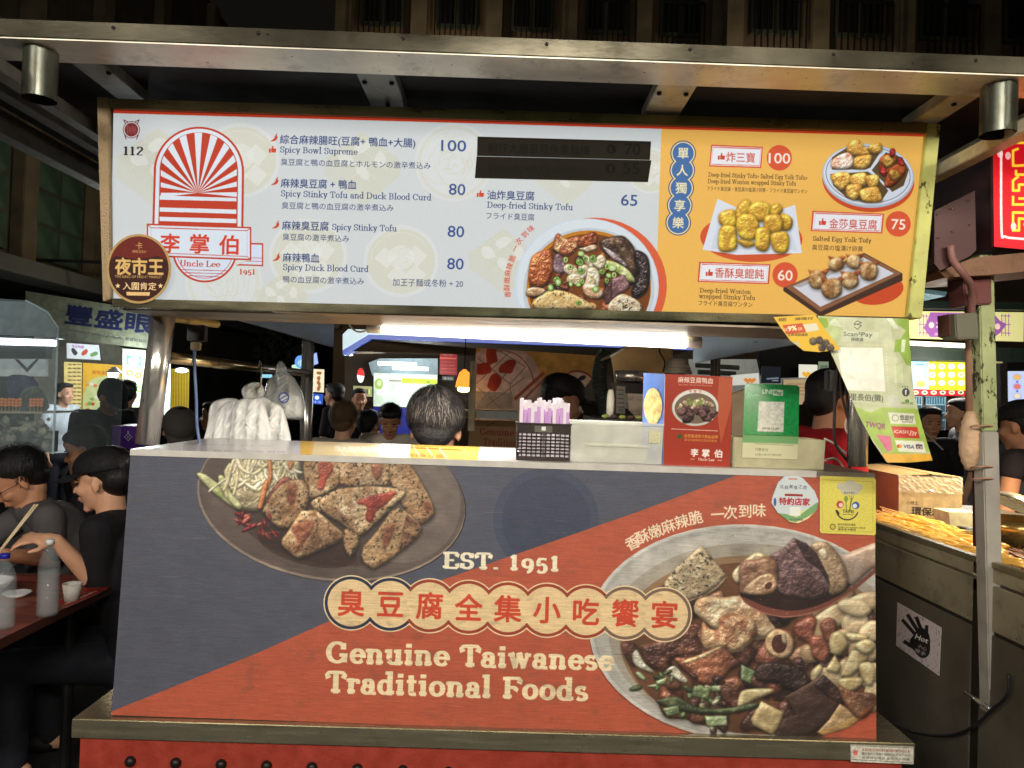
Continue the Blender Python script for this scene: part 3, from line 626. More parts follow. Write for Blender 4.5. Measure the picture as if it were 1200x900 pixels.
SIGN_Z = [(133, 129), (1083, 157.5), (1060, 372), (129, 349.5)]
def paint_menu(cv):
    # red border line, yellow panel, pale drawings
    Wc = (226, 223, 213)
    for kd, x, y, s in [('bowl', 282, 188, 46), ('tofu', 425, 190, 44), ('noodle', 532, 190, 46), ('tofu', 185, 190, 50), ('noodle', 262, 330, 45), ('bowl', 361, 300, 46),
                        ('bowl', 470, 306, 44), ('tofu', 590, 300, 40), ('tofu', 662, 205, 32), ('bowl', 762, 200, 28), ('tofu', 330, 345, 30)]:
        water(cv, kd, x, y, s)
    cv.poly([(775.5, 140), (1100, 140), (1100, 390), (767, 390)], (243, 188, 92))
    n = noise(cv.H, cv.W, 60, 5, 3)
    cv.poly([(100, 120), (1110, 150), (1110, 161), (600, 145.8), (100, 131.6)], RED)
    # emblem and number
    cv.ell(154, 152, 8, 8, (130, 48, 52)); cv.line(ellp(154, 152, 9.6, 9.6), .8, (120, 60, 60), closed=True)
    for sx in (-1, 1):
        cv.line([(154 + sx * 4, 143), (154 + sx * 9, 140.5), (154 + sx * 7, 145)], 1, (110, 50, 55)); cv.line([(154 + sx * 8, 158), (154 + sx * 6, 163)], 1.1, (110, 50, 55))
    for k in range(6): cv.line([(149 + k * 1.9, 147 + (k % 3)), (150 + k * 1.9, 157 - (k % 2) * 2)], .5, (190, 120, 110))
    cv.serif('112', (143.5, 181.5), (168.5, 182.2), 15.5, (40, 36, 45), .16, .05)
    # arch with sunburst (the cartoon figure of the logo is left out)
    def arch(cx, top, hw, bot, col):
        r = hw; pts = [(cx - hw - .5, bot - .5), (cx - hw + 1.2, top + r)] + [(cx + 1 - r * math.cos(a), top + r - r * math.sin(a)) for a in np.linspace(.1, math.pi - .1, 24)] + [(cx + hw + 1, top + r), (cx + hw + .2, bot + 2)]
        cv.poly(pts, col)
    arch(232, 148.5, 53, 264, RED); arch(232, 150.8, 50.5, 264, (226, 236, 246)); arch(232, 155, 46, 264, RED); arch(232, 155.8, 45.2, 264, RED)
    cx, cy = 232, 226
    for k in range(13):
        a0 = math.radians(180 + (k - .2) * 15.5 - 4); a1 = a0 + math.radians(7.3)
        def hit(a):
            dx, dy = math.cos(a), math.sin(a); r = 1e3
            if abs(dx) > 1e-3: r = min(r, 44.6 / abs(dx))
            if dy < 0:
                b = 2 * (dy * (cy - 200)); c_ = (cy - 200) ** 2 - 44.6 ** 2; disc = b * b - 4 * c_; rc = (-b + math.sqrt(max(0, disc))) / 2
                if cy + rc * dy < 200: r = rc
            return (cx + 1 + dx * r, cy + dy * r)
        cv.poly([(cx, cy), hit(a0), hit((a0 + a1) / 2), hit(a1)], (226, 236, 246))
    for y in (243, 254): cv.poly([(187, y), (277, y + 2.6), (277, y + 7.6), (187, y + 5)], (226, 236, 246))
    cv.poly([(187, 229), (277, 232), (277, 236), (187, 234)], (226, 236, 246))
    # half roundel under the plate, ribbon, plate
    cv.poly([(198, 298)] + [(240 + 38.5 * math.cos(a), 291.5 + 39.5 * math.sin(a)) for a in np.linspace(math.pi - .1, .12, 26)] + [(281, 300)], RED)
    cv.poly([(200, 298)] + [(240 + 36.3 * math.cos(a), 291.5 + 37.3 * math.sin(a)) for a in np.linspace(math.pi - .1, .12, 26)] + [(278, 300)], (216, 230, 246))
    for y, w in ((316, 27), (319.5, 24), (323, 19)): cv.line([(240 - w, y), (240 + w, y + 1.4)], .7, RED)
    cv.line([(240 + 33.5 * math.cos(a), 291.5 + 34.5 * math.sin(a)) for a in np.linspace(math.pi - .25, .25, 22)], .6, RED)
    cv.poly([(290, 284.5), (308.5, 285), (308.5, 312), (276, 311), (293, 305)], RED); cv.poly([(292, 286.3), (307, 286.8), (307, 310.3), (281, 309.5), (293, 304.6)], (214, 228, 244))
    for y in (302, 306): cv.line([(288, y), (307, y + .4)], .6, RED)
    cv.poly([(172, 262), (294.5, 266), (294.5, 305.2), (172, 300.5)], RED); cv.poly([(173.6, 263.8), (292.8, 267.7), (292.8, 303.2), (173.6, 298.7)], (222, 233, 245))
    cv.line([(177, 266.8), (289.5, 270.3), (289.5, 300.6), (177, 296)], .8, RED, closed=True)
    for a, b in (((173.6, 263.8), (177, 266.8)), ((292.8, 267.7), (289.5, 270.3)), ((292.8, 303.2), (289.5, 300.6))): cv.line([a, b], .8, RED)
    cv.text('李', (188, 294), (210, 294.7), 24, (214, 62, 40), .02); cv.text('掌', (222.5, 294.6), (244.5, 295.3), 24, (214, 62, 40), .02); cv.text('伯', (257, 295.8), (279, 296.4), 24, (214, 62, 40), .02)
    cv.serif('Uncle Lee', (210.5, 311.8), (258, 313), 10, RED, .13, .05); cv.serif('1951', (280, 321.2), (299.5, 321.8), 9.5, RED, .15, .06)
    # left column
    for x, y in ((321, 162), (322, 213), (323, 264), (323.6, 302)): chili(cv, x, y, 8.5, (205, 70, 40))
    thumb(cv, 319.5, 175, 8.5, (205, 70, 40)); thumb(cv, 563, 227, 8.5, (205, 70, 40))
    T = cv.text; S = cv.serif
    T('綜合麻辣腸旺(豆腐+ 鴨血+大腸)', (328, 167.5), (486.5, 172), 11.6, NAVY, .006)
    S('Spicy Bowl Supreme', (328, 178.6), (419, 181.4), 10.5, NAVY)
    T('臭豆腐と鴨の血豆腐とホルモンの激辛煮込み', (329, 193), (504.5, 197.6), 8.8, (66, 76, 116))
    T('麻辣臭豆腐 + 鴨血', (329, 218.8), (417.5, 221), 11.6, NAVY, .006)
    S('Spicy Stinky Tofu and Duck Blood Curd', (329, 230), (505.5, 235), 10.5, NAVY)
    T('臭豆腐と鴨の血豆腐の激辛煮込み', (330, 244), (461, 247), 8.8, (66, 76, 116))
    T('麻辣臭豆腐', (330.5, 268.6), (385, 269.6), 11.6, NAVY, .006); S('Spicy Stinky Tofu', (389, 269.3), (465, 271.2), 10.5, NAVY)
    T('臭豆腐の激辛煮込み', (331, 280.8), (409, 283), 8.8, (66, 76, 116))
    T('麻辣鴨血', (331.3, 306), (374, 307), 11.6, NAVY, .006); S('Spicy Duck Blood Curd', (331.5, 316.5), (432, 318.8), 10.5, NAVY)
    T('鴨の血豆腐の激辛煮込み', (331.5, 330.5), (426.5, 333), 8.8, (66, 76, 116)); T('加王子麵或冬粉 + 20', (460, 334.2), (542.5, 336.2), 9.6, (66, 76, 116))
    for t, x0, x1, y in (('100', 517, 546, 176.8), ('80', 526, 545, 228), ('80', 524.6, 543.6, 277.3), ('80', 524, 543, 315.2), ('65', 727.6, 746.6, 240.6)):
        T(t, (x0, y), (x1, y + .7), 18.5, (52, 76, 140), .006)
    T('油炸臭豆腐', (570.8, 232.6), (626, 234.2), 11.6, NAVY, .006); S('Deep-fried Stinky Tofu', (570.5, 243.4), (671.5, 246.4), 10.5, NAVY)
    T('フライド臭豆腐', (570, 256), (626, 258), 8.8, (66, 76, 116))
    for ch, x, y, r in (('香', 595, 345, -84), ('酥', 594, 337, -86), ('嫩', 594, 328.5, -88), ('麻', 595, 320, -82), ('辣', 597, 312, -75), ('脆', 600, 303, -68), ('一', 603.5, 291, -62), ('次', 608, 282.5, -55), ('到', 615, 274.8, -48), ('味', 622, 268, -42)):
        cv.cjk(ch, (x, y), 8, (214, 84, 64), r, .01)
    # big bowl
    cv.ell(697, 335, 84.5, 80, (222, 98, 62)); cv.ell(687.5, 335, 84.5, 79, (205, 222, 238)); cv.ell(688, 333.5, 82, 76.5, (218, 228, 236))
    cv.ell(690, 340, 77, 73, (196, 206, 214)); cv.ell(690, 338, 73, 68, (196, 128, 30)); cv.ell(691, 340, 71, 66, (120, 66, 26)); 
    R = random.Random(5)
    def bits(x, y, rs, k):
        c = rs.choice([((190, 110, 55), (110, 52, 28)), ((170, 92, 50), (90, 40, 24)), ((205, 150, 90), (140, 80, 40)), ((70, 48, 42), (30, 20, 20))])
        cv.chunk(lump(x, y, rs.uniform(5, 10), rs.uniform(3.5, 7), rs), c[0], c[1], r=3, bump=1.5, tex=(3, 1.0), gloss=.6, shadow=.5, seed=k + 50)
    scatter(cv, bits, 40, 4, (624, 282, 756, 400))
    o, z = (590, 240), 6.0
    Z = lambda p: Z2(o, z, p)
    cv.chunk(Z([(215, 350), (330, 320), (350, 440), (300, 560), (190, 560), (180, 440)]), (205, 120, 60), (150, 70, 35), r=4, bump=1.6, tex=(3.5, 1.2), gloss=.7, seed=11)
    cv.chunk(Z([(380, 200), (440, 240), (520, 220), (540, 270), (460, 360), (370, 330), (350, 280)]), (215, 165, 110), (150, 78, 48), r=3, bump=1.6, tex=(3, 1.4), gloss=.6, seed=12)
    cv.chunk(Z([(540, 230), (640, 190), (660, 260), (600, 300), (520, 290)]), (170, 85, 40), (110, 45, 22), r=3, bump=1.5, tex=(3, 1.2), gloss=.6, seed=13)
    cv.chunk(Z([(680, 250), (790, 220), (860, 230), (930, 330), (940, 480), (880, 520), (800, 400), (700, 330)]), (92, 66, 48), (46, 32, 28), r=5, bump=1.4, tex=(4, .8), gloss=.6, seed=14)
    cv.chunk(Z([(780, 250), (850, 250), (900, 340), (940, 440), (905, 500), (860, 420), (810, 330)]), (120, 92, 66), (66, 46, 34), r=4, bump=1.3, tex=(4, .6), gloss=.5, seed=15)
    cv.chunk(Z([(930, 320), (1010, 360), (1030, 480), (1010, 600), (930, 660), (900, 600), (960, 480), (920, 400)]), (60, 46, 46), (24, 18, 20), r=4, bump=1.8, tex=(3, 1.3), gloss=.8, seed=16)
    cv.chunk(Z([(700, 300), (770, 330), (850, 400), (860, 430), (770, 380)]), (190, 176, 176), (120, 100, 100), r=2, bump=1, tex=(2.5, .8), gloss=.4, shadow=.3, seed=17)
    cv.chunk(Z([(700, 395), (780, 400), (880, 460), (925, 540), (860, 530), (800, 480), (720, 450)]), (206, 206, 150), (160, 170, 96), r=3, bump=1.3, tex=(3, .6), gloss=.5, seed=18)
    cv.chunk(Z([(360, 360), (400, 350), (440, 460), (380, 480), (350, 440)]), (156, 128, 136), (110, 82, 92), r=3, bump=.9, tex=(3, .7), gloss=.4, seed=19)
    cv.chunk(Z([(560, 300), (640, 280), (660, 310), (590, 330), (530, 310)]), (218, 196, 170), (170, 130, 96), r=2, bump=1.2, tex=(3, .9), gloss=.4, seed=20)
    for k, (x, y, w, h) in enumerate([(480, 470, 60, 36), (600, 400, 55, 36), (560, 470, 60, 44), (680, 400, 55, 40), (640, 500, 70, 45), (500, 530, 60, 40), (600, 560, 60, 40)]):
        cv.chunk(Z(lump(x, y, w, h, R)), (222, 214, 184), (190, 168, 128), r=3, bump=1.4, tex=(3, .9), gloss=.4, shadow=.35, seed=21 + k)
    cv.chunk(Z([(760, 520), (850, 490), (895, 580), (760, 670), (740, 600)]), (150, 112, 112), (104, 70, 74), r=3, bump=1, tex=(3.5, .8), gloss=.4, seed=31, smooth=False)
    cv.chunk(Z([(735, 560), (762, 530), (762, 680), (715, 700), (705, 610)]), (92, 62, 58), (70, 42, 42), r=2, bump=.8, tex=(3, .5), gloss=.2, seed=32, smooth=False)
    cv.chunk(Z([(560, 570), (640, 560), (700, 620), (660, 660), (580, 640)]), (226, 206, 180), (196, 150, 110), r=3, bump=1.3, tex=(3, .8), gloss=.4, seed=33)
    cv.chunk(Z([(240, 650), (340, 600), (470, 620), (620, 700), (600, 730), (230, 730)]), (226, 202, 148), (204, 168, 104), r=5, bump=1, tex=(3, .5), pores=.4, gloss=.2, seed=34)
    cv.chunk(Z([(170, 590), (240, 580), (300, 600), (250, 640), (165, 640)]), (214, 186, 150), (170, 130, 90), r=3, bump=1, tex=(3, .7), gloss=.4, seed=35)
    cv.chunk(Z([(740, 700), (800, 640), (860, 630), (960, 690), (950, 760), (750, 760)]), (222, 208, 178), (184, 160, 124), r=4, bump=1, tex=(2.6, 1.1), pores=.8, gloss=.2, seed=36)
    greens = [(540, 345), (570, 370), (470, 430), (530, 410), (620, 380), (375, 520), (390, 550), (335, 580), (480, 550), (520, 560), (560, 540), (720, 530), (740, 500), (690, 470), (735, 430), (780, 490), (520, 690), (440, 390), (650, 590), (760, 440), (545, 470)]
    for k, (x, y) in enumerate(greens):
        px, py = Z([(x + R.uniform(-8, 8), y + R.uniform(-8, 8))])[0]; r = R.uniform(2.8, 4.6); rr = R.uniform(0, 180)
        cv.ell(px + .4, py + .8, r * 1.1, r * .95, (40, 40, 20), .5)
        cv.ell(px, py, r, r * .8, R.choice([(150, 190, 84), (120, 168, 66), (176, 206, 120)]), 1, rr); cv.ell(px, py, r * .55, r * .42, R.choice([(206, 224, 170), (86, 110, 50)]), 1, rr)
        cv.ell(px - r * .3, py - r * .3, r * .22, r * .18, (240, 245, 225), .8)
    for k in range(60):
        a = R.uniform(0, 6.28); q = R.uniform(.1, .93); cv.ell(690 + 70 * q * math.cos(a), 336 + 64 * q * math.sin(a), R.uniform(.4, .9), R.uniform(.3, .6), (255, 240, 215), .55)
    # yellow side
    cc = [(800.6, 179.7), (799.6, 199.6), (798.2, 220.3), (796.6, 240.8), (794.8, 261)]
    for r, c in ((15, (60, 80, 130)), (13.8, (246, 226, 170)), (12.4, (70, 112, 170))):
        for x, y in cc: cv.ell(x, y, r, r, c)
    for ch, (x, y) in zip('單人獨享樂', cc): cv.cjk(ch, (x, y), 14, (252, 236, 190), 0, .018)
    for q, t, tx, circ, pr, cw in (([(833.5, 169.5), (894, 172), (892, 197), (831, 195)], '炸三寶', (851, 188.6, 884.5, 189.8), (913.3, 185), '100', 25),
                         ([(952, 247), (1036, 250.5), (1034, 273.5), (950, 270.8)], '金莎臭豆腐', (971.6, 266.6, 1027.6, 268.4), (1052.6, 262.4), '75', 16),
                         ([(819.3, 306.8), (903, 309.5), (901.2, 333), (817.4, 330.3)], '香酥臭餛飩', (837.5, 324.2, 895, 326.2), (920, 322.2), '60', 17)):
        c = np.mean(np.array(q), 0); f = lambda k1, k2: [tuple(c + (np.array(p) - c) * (k1, k2)) for p in q]
        cv.poly(q, (216, 82, 58)); cv.poly(f(.955, .88), (238, 240, 246)); cv.line(f(.92, .78), .7, (216, 82, 58), closed=True)
        thumb(cv, q[0][0] + 12, (q[0][1] + q[3][1]) / 2 + 1, 8.5, (208, 70, 48)); T(t, tx[:2], tx[2:], 12.6, (206, 74, 60), .006)
        cv.ell(circ[0], circ[1], 14.8, 15, (222, 88, 54)); T(pr, (circ[0] - cw / 2, circ[1] + 6), (circ[0] + cw / 2, circ[1] + 6.6), 17, (250, 240, 225), .014)
    DK = (84, 62, 40)
    S('Deep-fried Stinky Tofu+ Salted Egg Yolk Tofu+', (830, 207), (946.5, 210.8), 7.4, DK, .1, .05); S('Deep-fried Wonton wrapped Stinky Tofu', (829.4, 214.6), (933, 217.6), 7.4, DK, .1, .05)
    T('フライド臭豆腐・臭豆腐の塩漬け卵黄・フライド臭豆腐ワンタン', (828.4, 222.8), (946, 226.6), 5.6, DK)
    S('Salted Egg Yolk Tofy', (952.5, 282), (1021, 284.6), 7.8, DK, .12, .05); T('臭豆腐の塩漬け卵黄', (951.6, 292.4), (1011, 294.6), 7.2, DK)
    S('Deep-fried Wonton', (820, 342.6), (880, 344.6), 7.6, DK, .1, .05); S('wrapped Stinky Tofu', (819, 349.4), (885, 351.6), 7.6, DK, .1, .05); T('フライド臭豆腐ワンタン', (818.6, 357.4), (881.5, 359.6), 6.6, DK)
    # yolk tofu tray
    o, z = (770, 150), 6.0; Z = lambda p: Z2(o, z, p)
    cv.poly(ellp(880.5, 279, 60, 28, 2), (214, 88, 48))
    cv.poly(Z([(425, 497), (560, 560), (880, 570), (970, 540), (1018, 880), (560, 892), (320, 856)]), (224, 230, 242)); cv.poly(Z([(445, 600), (900, 600), (985, 860), (380, 850)]), (206, 214, 230), .7)
    for k, q in enumerate([[(440, 600), (520, 570), (560, 600), (560, 690), (480, 700), (435, 660)], [(560, 560), (620, 500), (660, 530), (640, 640), (560, 650)], [(640, 560), (720, 515), (790, 540), (800, 600), (740, 660), (650, 640)],
                           [(800, 550), (850, 530), (885, 570), (850, 620), (800, 610)], [(880, 600), (950, 640), (940, 710), (880, 720), (850, 660)], [(760, 620), (860, 610), (890, 680), (850, 740), (760, 720)],
                           [(445, 700), (540, 690), (560, 740), (555, 850), (440, 860)], [(565, 790), (640, 780), (690, 820), (620, 840)], [(570, 620), (680, 610), (720, 700), (690, 780), (600, 780), (560, 720)], [(700, 710), (780, 700), (800, 780), (770, 865), (700, 850), (690, 780)],
                           [(810, 740), (900, 730), (930, 780), (910, 875), (830, 870), (800, 800)]]):
        cv.chunk(Z(q), (226, 190, 62), (186, 138, 44), r=4.5, bump=1.3, tex=(3.2, .6), gloss=.5, shadow=.45, seed=60 + k, amb=.6)
    # round compartment plate
    cv.ell(1017.5, 212, 54, 36.5, (206, 78, 40), 1, 5); cv.ell(1017.3, 206, 54, 37.5, (176, 186, 204), 1, 5); cv.ell(1017.3, 205, 52.5, 35.6, (216, 224, 238), 1, 5); cv.line(ellp(1017.3, 204.5, 49.5, 33, 5), .8, (110, 116, 130), closed=True)
    o, z = (930, 150), 6.667; Z = lambda p: Z2(o, z, p)
    dk = (96, 74, 44)
    cv.poly(Z([(300, 230), (420, 150), (690, 170), (600, 310), (560, 325), (300, 325)]), dk, smooth=False); cv.poly(Z([(720, 190), (850, 230), (900, 330), (860, 450), (770, 500), (720, 440), (610, 330)]), dk); cv.poly(Z([(285, 360), (580, 340), (640, 380), (740, 490), (690, 565), (560, 580), (420, 550), (310, 450)]), dk)
    for k, q in enumerate([[(430, 120), (500, 90), (560, 150), (600, 200), (520, 220), (420, 190)], [(600, 130), (680, 120), (690, 180), (630, 200), (580, 170)], [(480, 230), (600, 210), (605, 260), (560, 315), (470, 305)],
                           [(290, 370), (420, 345), (450, 420), (390, 480), (340, 470)], [(450, 370), (560, 350), (580, 430), (500, 460), (440, 430)], [(560, 380), (660, 370), (660, 440), (600, 470)], [(420, 450), (520, 440), (530, 500), (480, 560), (415, 530)], [(530, 480), (650, 460), (690, 540), (680, 575), (560, 580), (520, 530)]]):
        cv.chunk(Z(q), (240, 200, 100), (196, 140, 58), r=4, bump=1.5, tex=(2.8, 1.0), gloss=.4, shadow=.4, seed=80 + k, amb=.6)
    cv.chunk(Z([(310, 240), (420, 190), (470, 240), (440, 310), (330, 320), (295, 300)]), (246, 226, 206), (216, 150, 120), r=3, bump=1.6, tex=(2.4, 1.4), gloss=.3, seed=95, amb=.6)
    for q in ([(680, 230), (780, 200), (800, 280), (720, 370), (670, 330)], [(760, 310), (860, 280), (870, 350), (780, 450), (710, 450)]): cv.chunk(Z(q), (190, 96, 48), (140, 60, 30), r=3, bump=1.2, tex=(3, .7), seed=97)
    for x, y in ((735, 265), (795, 365)): cv.chunk(Z(lump(x, y, 48, 44, R)), (196, 156, 76), (150, 106, 44), r=3.5, bump=1.2, tex=(2.4, 1.0), seed=99)
    for x, y in ((770, 190), (840, 265), (700, 340)): cv.chunk(Z(lump(x, y, 40, 22, R)), (196, 60, 54), (140, 30, 30), r=2, bump=1.4, tex=(2.4, 1.2), gloss=.4, seed=101)
    # wonton tray
    cv.poly(ellp(1028, 340, 31, 17, -8), (206, 78, 40))
    o, z = (800, 260), 4.138; Z = lambda p: Z2(o, z, p)
    cv.poly(Z([(488, 320), (880, 150), (1066, 250), (1066, 285), (680, 455), (660, 455), (488, 335)]), (70, 46, 34)); cv.poly(Z([(498, 316), (880, 155), (1062, 250), (668, 436)]), (142, 96, 66)); cv.poly(Z([(535, 312), (875, 172), (1025, 250), (668, 412)]), (214, 216, 226)); cv.poly(Z([(535, 312), (875, 172), (880, 190), (570, 318)]), (150, 140, 136), .6)
    for k, (x, y, w) in enumerate([(745, 205, 38), (830, 195, 38), (655, 280, 46), (900, 240, 48), (810, 285, 48), (722, 325, 54)]):
        for dx, dy in ((-.8, -1.3), (.9, -1.35)):
            cv.chunk(Z([(x + dx * w - 10, y + dy * w * .8), (x + dx * w + 14, y + dy * w * .7), (x + w * .6, y - w * .2), (x - w * .6, y - w * .2)]), (176, 96, 52), (130, 62, 34), r=2, bump=.8, tex=(3, .5), smooth=False, shadow=.15, seed=110 + k)
        cv.chunk(Z(lump(x, y, w, w * .95, R, 9, .08)), (206, 176, 128), (150, 104, 60), r=6, bump=1.2, tex=(3, .9), gloss=.2, shadow=.4, seed=120 + k, anis=(.7, 1.6))
    cv.grain(.035)

def paint_tape(cv):
    D = (14, 12, 8)
    cv.text('蚵仔大腸虱目魚羹麵線', (572, 178), (691, 181), 13, D, .008); cv.ell(716.5, 174.6, 5.6, 5.6, D); cv.text('L', (714.6, 177.4), (718.4, 177.5), 8, (66, 58, 40), .01)
    cv.text('70', (732, 181), (750, 181.6), 19, D, .006); cv.text('カキとホルモンのあんかけそうめん', (572, 206.2), (684, 209), 9, (24, 20, 14))
    cv.serif('Vermicelli with Pig Intestines', (572, 199.6), (685, 202.6), 11, D); cv.ell(715.4, 197.6, 5.6, 5.6, D); cv.text('S', (713.6, 200.6), (717.4, 200.7), 8, (66, 58, 40), .01); cv.text('55', (730, 203.4), (749, 204), 19, D, .006)
    cv.serif('Oyster, Milkfish Soup', (572, 185), (657, 187.6), 9, (22, 18, 12))

BAN = [(153.5, 527), (1025, 557), (1027, 867.5), (130.5, 838)]
def paint_banner(cv):
    BL = (58, 63, 80); OR = (178, 86, 62)
    n = noise(cv.H, cv.W, 40, 9, 5)
    for (x, y, s, kd) in ((630, 575, 55, 'tofu'), (640, 600, 70, 'noodle'), (800, 590, 50, 'bowl'), (320, 690, 50, 'bowl')): water(cv, kd, x, y, s, (52, 61, 84), .55) if False else None
    cv.ell(640, 610, 62, 62, (56, 66, 90), .5); cv.ell(640, 610, 52, 52, BL, .6)
    for k in range(5): cv.line([(600 + k * 12, 560 + k * 3), (640 + k * 9, 640 - k * 4)], 1.2, (54, 63, 86), .5); cv.line([(690 - k * 12, 560 + k * 4), (650 - k * 8, 640 - k * 2)], 1.2, (54, 63, 86), .5)
    cv.poly([(876, 552), (1040, 552), (1040, 880), (100, 880), (100, 846), (300, 766), (383, 729), (517, 680), (747, 600)], OR)
    # plate of tofu
    cv.ell(388.6, 586, 158.6, 95.5, (34, 28, 30), 1, 7); cv.ell(388, 585.6, 158, 95, (150, 128, 110), 1, 7); cv.ell(389, 584, 156.6, 93.6, (96, 80, 72), 1, 7); cv.ell(398, 572, 128, 70, (112, 96, 88), .35, 7)
    cv.ell(470, 590, 70, 70, (150, 138, 126), .25, 20); cv.ell(375, 615, 100, 45, (56, 38, 34), .55, 12); cv.ell(360, 640, 60, 22, (48, 26, 24), .5, 14)
    o, z = (220, 520), 3.53; Z = lambda p: Z2(o, z, p); R = random.Random(9)
    TF, TF2 = (214, 180, 130), (168, 122, 78)
    def tofu(q, c=TF, c2=TF2, sd=1, po=.75, **k):
        mx, my = np.mean(q, 0); q = [(mx + (x - mx) * 1.06, my + (y - my) * 1.06) for x, y in q]; q = [((a[0] * 3 + b[0]) / 4 + R.uniform(-3, 3), (a[1] * 3 + b[1]) / 4 + R.uniform(-3, 3)) if s_ else ((a[0] + b[0] * 3) / 4 + R.uniform(-3, 3), (a[1] + b[1] * 3) / 4 + R.uniform(-3, 3)) for a, b in zip(q, q[1:] + q[:1]) for s_ in (1, 0)]
        cv.chunk(Z(q), c, c2, **{**dict(r=6, bump=.9, tex=(4.5, .9), pores=po, gloss=.08, shadow=.6, seed=200 + sd, smooth=False, amb=.45, edge=.25), **k})
    # shredded cabbage
    cv.chunk(Z([(150, 110), (240, 50), (330, 30), (430, 40), (470, 110), (420, 170), (330, 230), (290, 275), (210, 265), (190, 200)]), (212, 196, 150), (166, 146, 104), r=8, bump=1, tex=(7, .9), shadow=.5, seed=239)
    for q in ([(38, 130), (70, 126), (130, 170), (210, 240), (205, 272), (120, 215)], [(125, 140), (150, 135), (180, 200), (225, 255), (205, 270), (150, 210)]): cv.chunk(Z(q), (206, 202, 140), (150, 160, 90), r=4, bump=1.0, tex=(9, .3), gloss=.2, seed=280 + q[0][0])
    for k in range(95):
        x0, y0 = R.uniform(170, 450), R.uniform(35, 150); an = R.gauss(1.75, .45); L = R.uniform(50, 120); cu = R.uniform(-.9, .9); w = R.uniform(4, 10); A_, B_ = [], []
        for t in np.linspace(0, 1, 6):
            a = an + cu * (t - .5); x = x0 + math.cos(a) * L * t; y = y0 + math.sin(a) * L * t; ww = w * (1 - .5 * abs(t - .5)); A_.append((x + math.sin(a) * ww, y - math.cos(a) * ww)); B_.append((x - math.sin(a) * ww, y + math.cos(a) * ww))
        if max(y for x, y in A_) > 285 - abs(x0 - 260) * .35: continue
        cv.chunk(Z(A_ + B_[::-1]), R.choice([(240, 228, 190), (232, 214, 164), (246, 238, 212), (222, 206, 150)]), (206, 188, 136), r=2.2, bump=1.0, tex=(6, .3), gloss=.2, shadow=.32, seed=240 + k, amb=.6)
    for q in ([(330, 60), (345, 62), (350, 140), (330, 190), (318, 180), (335, 130)], [(318, 160), (332, 165), (310, 260), (290, 262)], [(420, 60), (440, 80), (420, 110)]): cv.chunk(Z(q), (232, 140, 76), (206, 104, 52), r=2.5, bump=1, tex=(4, .4), gloss=.3, seed=290)
    cv.chunk(Z([(380, 150), (420, 140), (430, 170), (350, 230), (320, 250), (330, 220)]), (150, 70, 50), (100, 44, 36), r=3, bump=1, tex=(3, .9), gloss=.4, seed=291)
    tofu([(480, 50), (520, 40), (680, 48), (672, 90), (640, 160), (600, 190), (515, 228), (495, 215)], sd=1)
    tofu([(630, 130), (640, 90), (690, 62), (820, 55), (840, 100), (842, 170), (760, 175), (640, 180)], sd=2, c=(196, 160, 116))
    tofu([(835, 95), (880, 68), (930, 100), (1010, 240), (1022, 290), (960, 335), (920, 300), (845, 180)], sd=3, c=(186, 148, 104))
    tofu([(370, 185), (440, 150), (490, 155), (500, 235), (470, 290), (405, 362), (310, 290), (330, 245)], sd=4, c=(196, 156, 108), c2=(146, 98, 60))
    tofu([(510, 240), (560, 215), (570, 260), (550, 285), (515, 262)], sd=5)
    tofu([(490, 250), (640, 370), (640, 392), (470, 474), (440, 462), (390, 420), (400, 390)], sd=6)
    cv.chunk(Z([(520, 280), (560, 320), (640, 372), (640, 390), (500, 462), (470, 472)]), (176, 134, 90), (130, 88, 56), r=4, bump=.7, tex=(4, .8), pores=.6, seed=207, smooth=False, shadow=.0)
    tofu([(548, 240), (600, 195), (700, 178), (885, 190), (895, 212), (800, 300), (712, 392), (650, 330), (570, 285)], sd=8, c=(214, 180, 132))
    cv.chunk(Z([(548, 240), (575, 285), (650, 330), (712, 392), (700, 340), (640, 290), (580, 232)]), (176, 136, 92), (136, 94, 60), r=3, bump=.6, tex=(3, 1), pores=.9, seed=209, smooth=False, shadow=0)
    tofu([(650, 345), (720, 392), (672, 474), (655, 455), (642, 400)], sd=10, c=(176, 136, 92), po=.9)
    tofu([(860, 265), (905, 290), (966, 345), (945, 395), (780, 516), (740, 500), (720, 440), (790, 360)], sd=11, c=(190, 148, 100))
    cv.chunk(Z([(905, 290), (966, 345), (945, 395), (845, 470), (880, 400)]), (160, 116, 76), (116, 76, 50), r=3, bump=.7, tex=(4, .9), pores=.7, seed=212, smooth=False, shadow=0)
    SA = dict(r=3, bump=.8, tex=(3.5, .8), gloss=.35, shadow=.1, amb=.6)
    cv.chunk(Z([(700, 245), (760, 215), (850, 198), (862, 205), (820, 250), (780, 280), (760, 325), (735, 310), (740, 260)]), (172, 56, 40), (126, 40, 30), seed=220, **SA)
    cv.chunk(Z([(540, 80), (590, 75), (600, 110), (575, 150), (560, 190), (535, 185), (545, 140)]), (170, 66, 46), (140, 60, 40), seed=221, **SA)
    cv.chunk(Z([(760, 85), (800, 90), (800, 130), (780, 150), (765, 120)]), (160, 92, 60), (130, 66, 44), seed=222, **SA)
    for q in ([(430, 340), (520, 320), (500, 380), (440, 460), (450, 400)], [(820, 350), (860, 330), (830, 420), (810, 420)], [(420, 170), (450, 168), (440, 250), (415, 240)], [(980, 240), (1010, 260), (985, 290)]): cv.chunk(Z(q), (160, 92, 58), (120, 60, 40), r=3, bump=.6, tex=(4, .9), shadow=0, gloss=.15, soft=2.0, seed=223 + q[0][0])
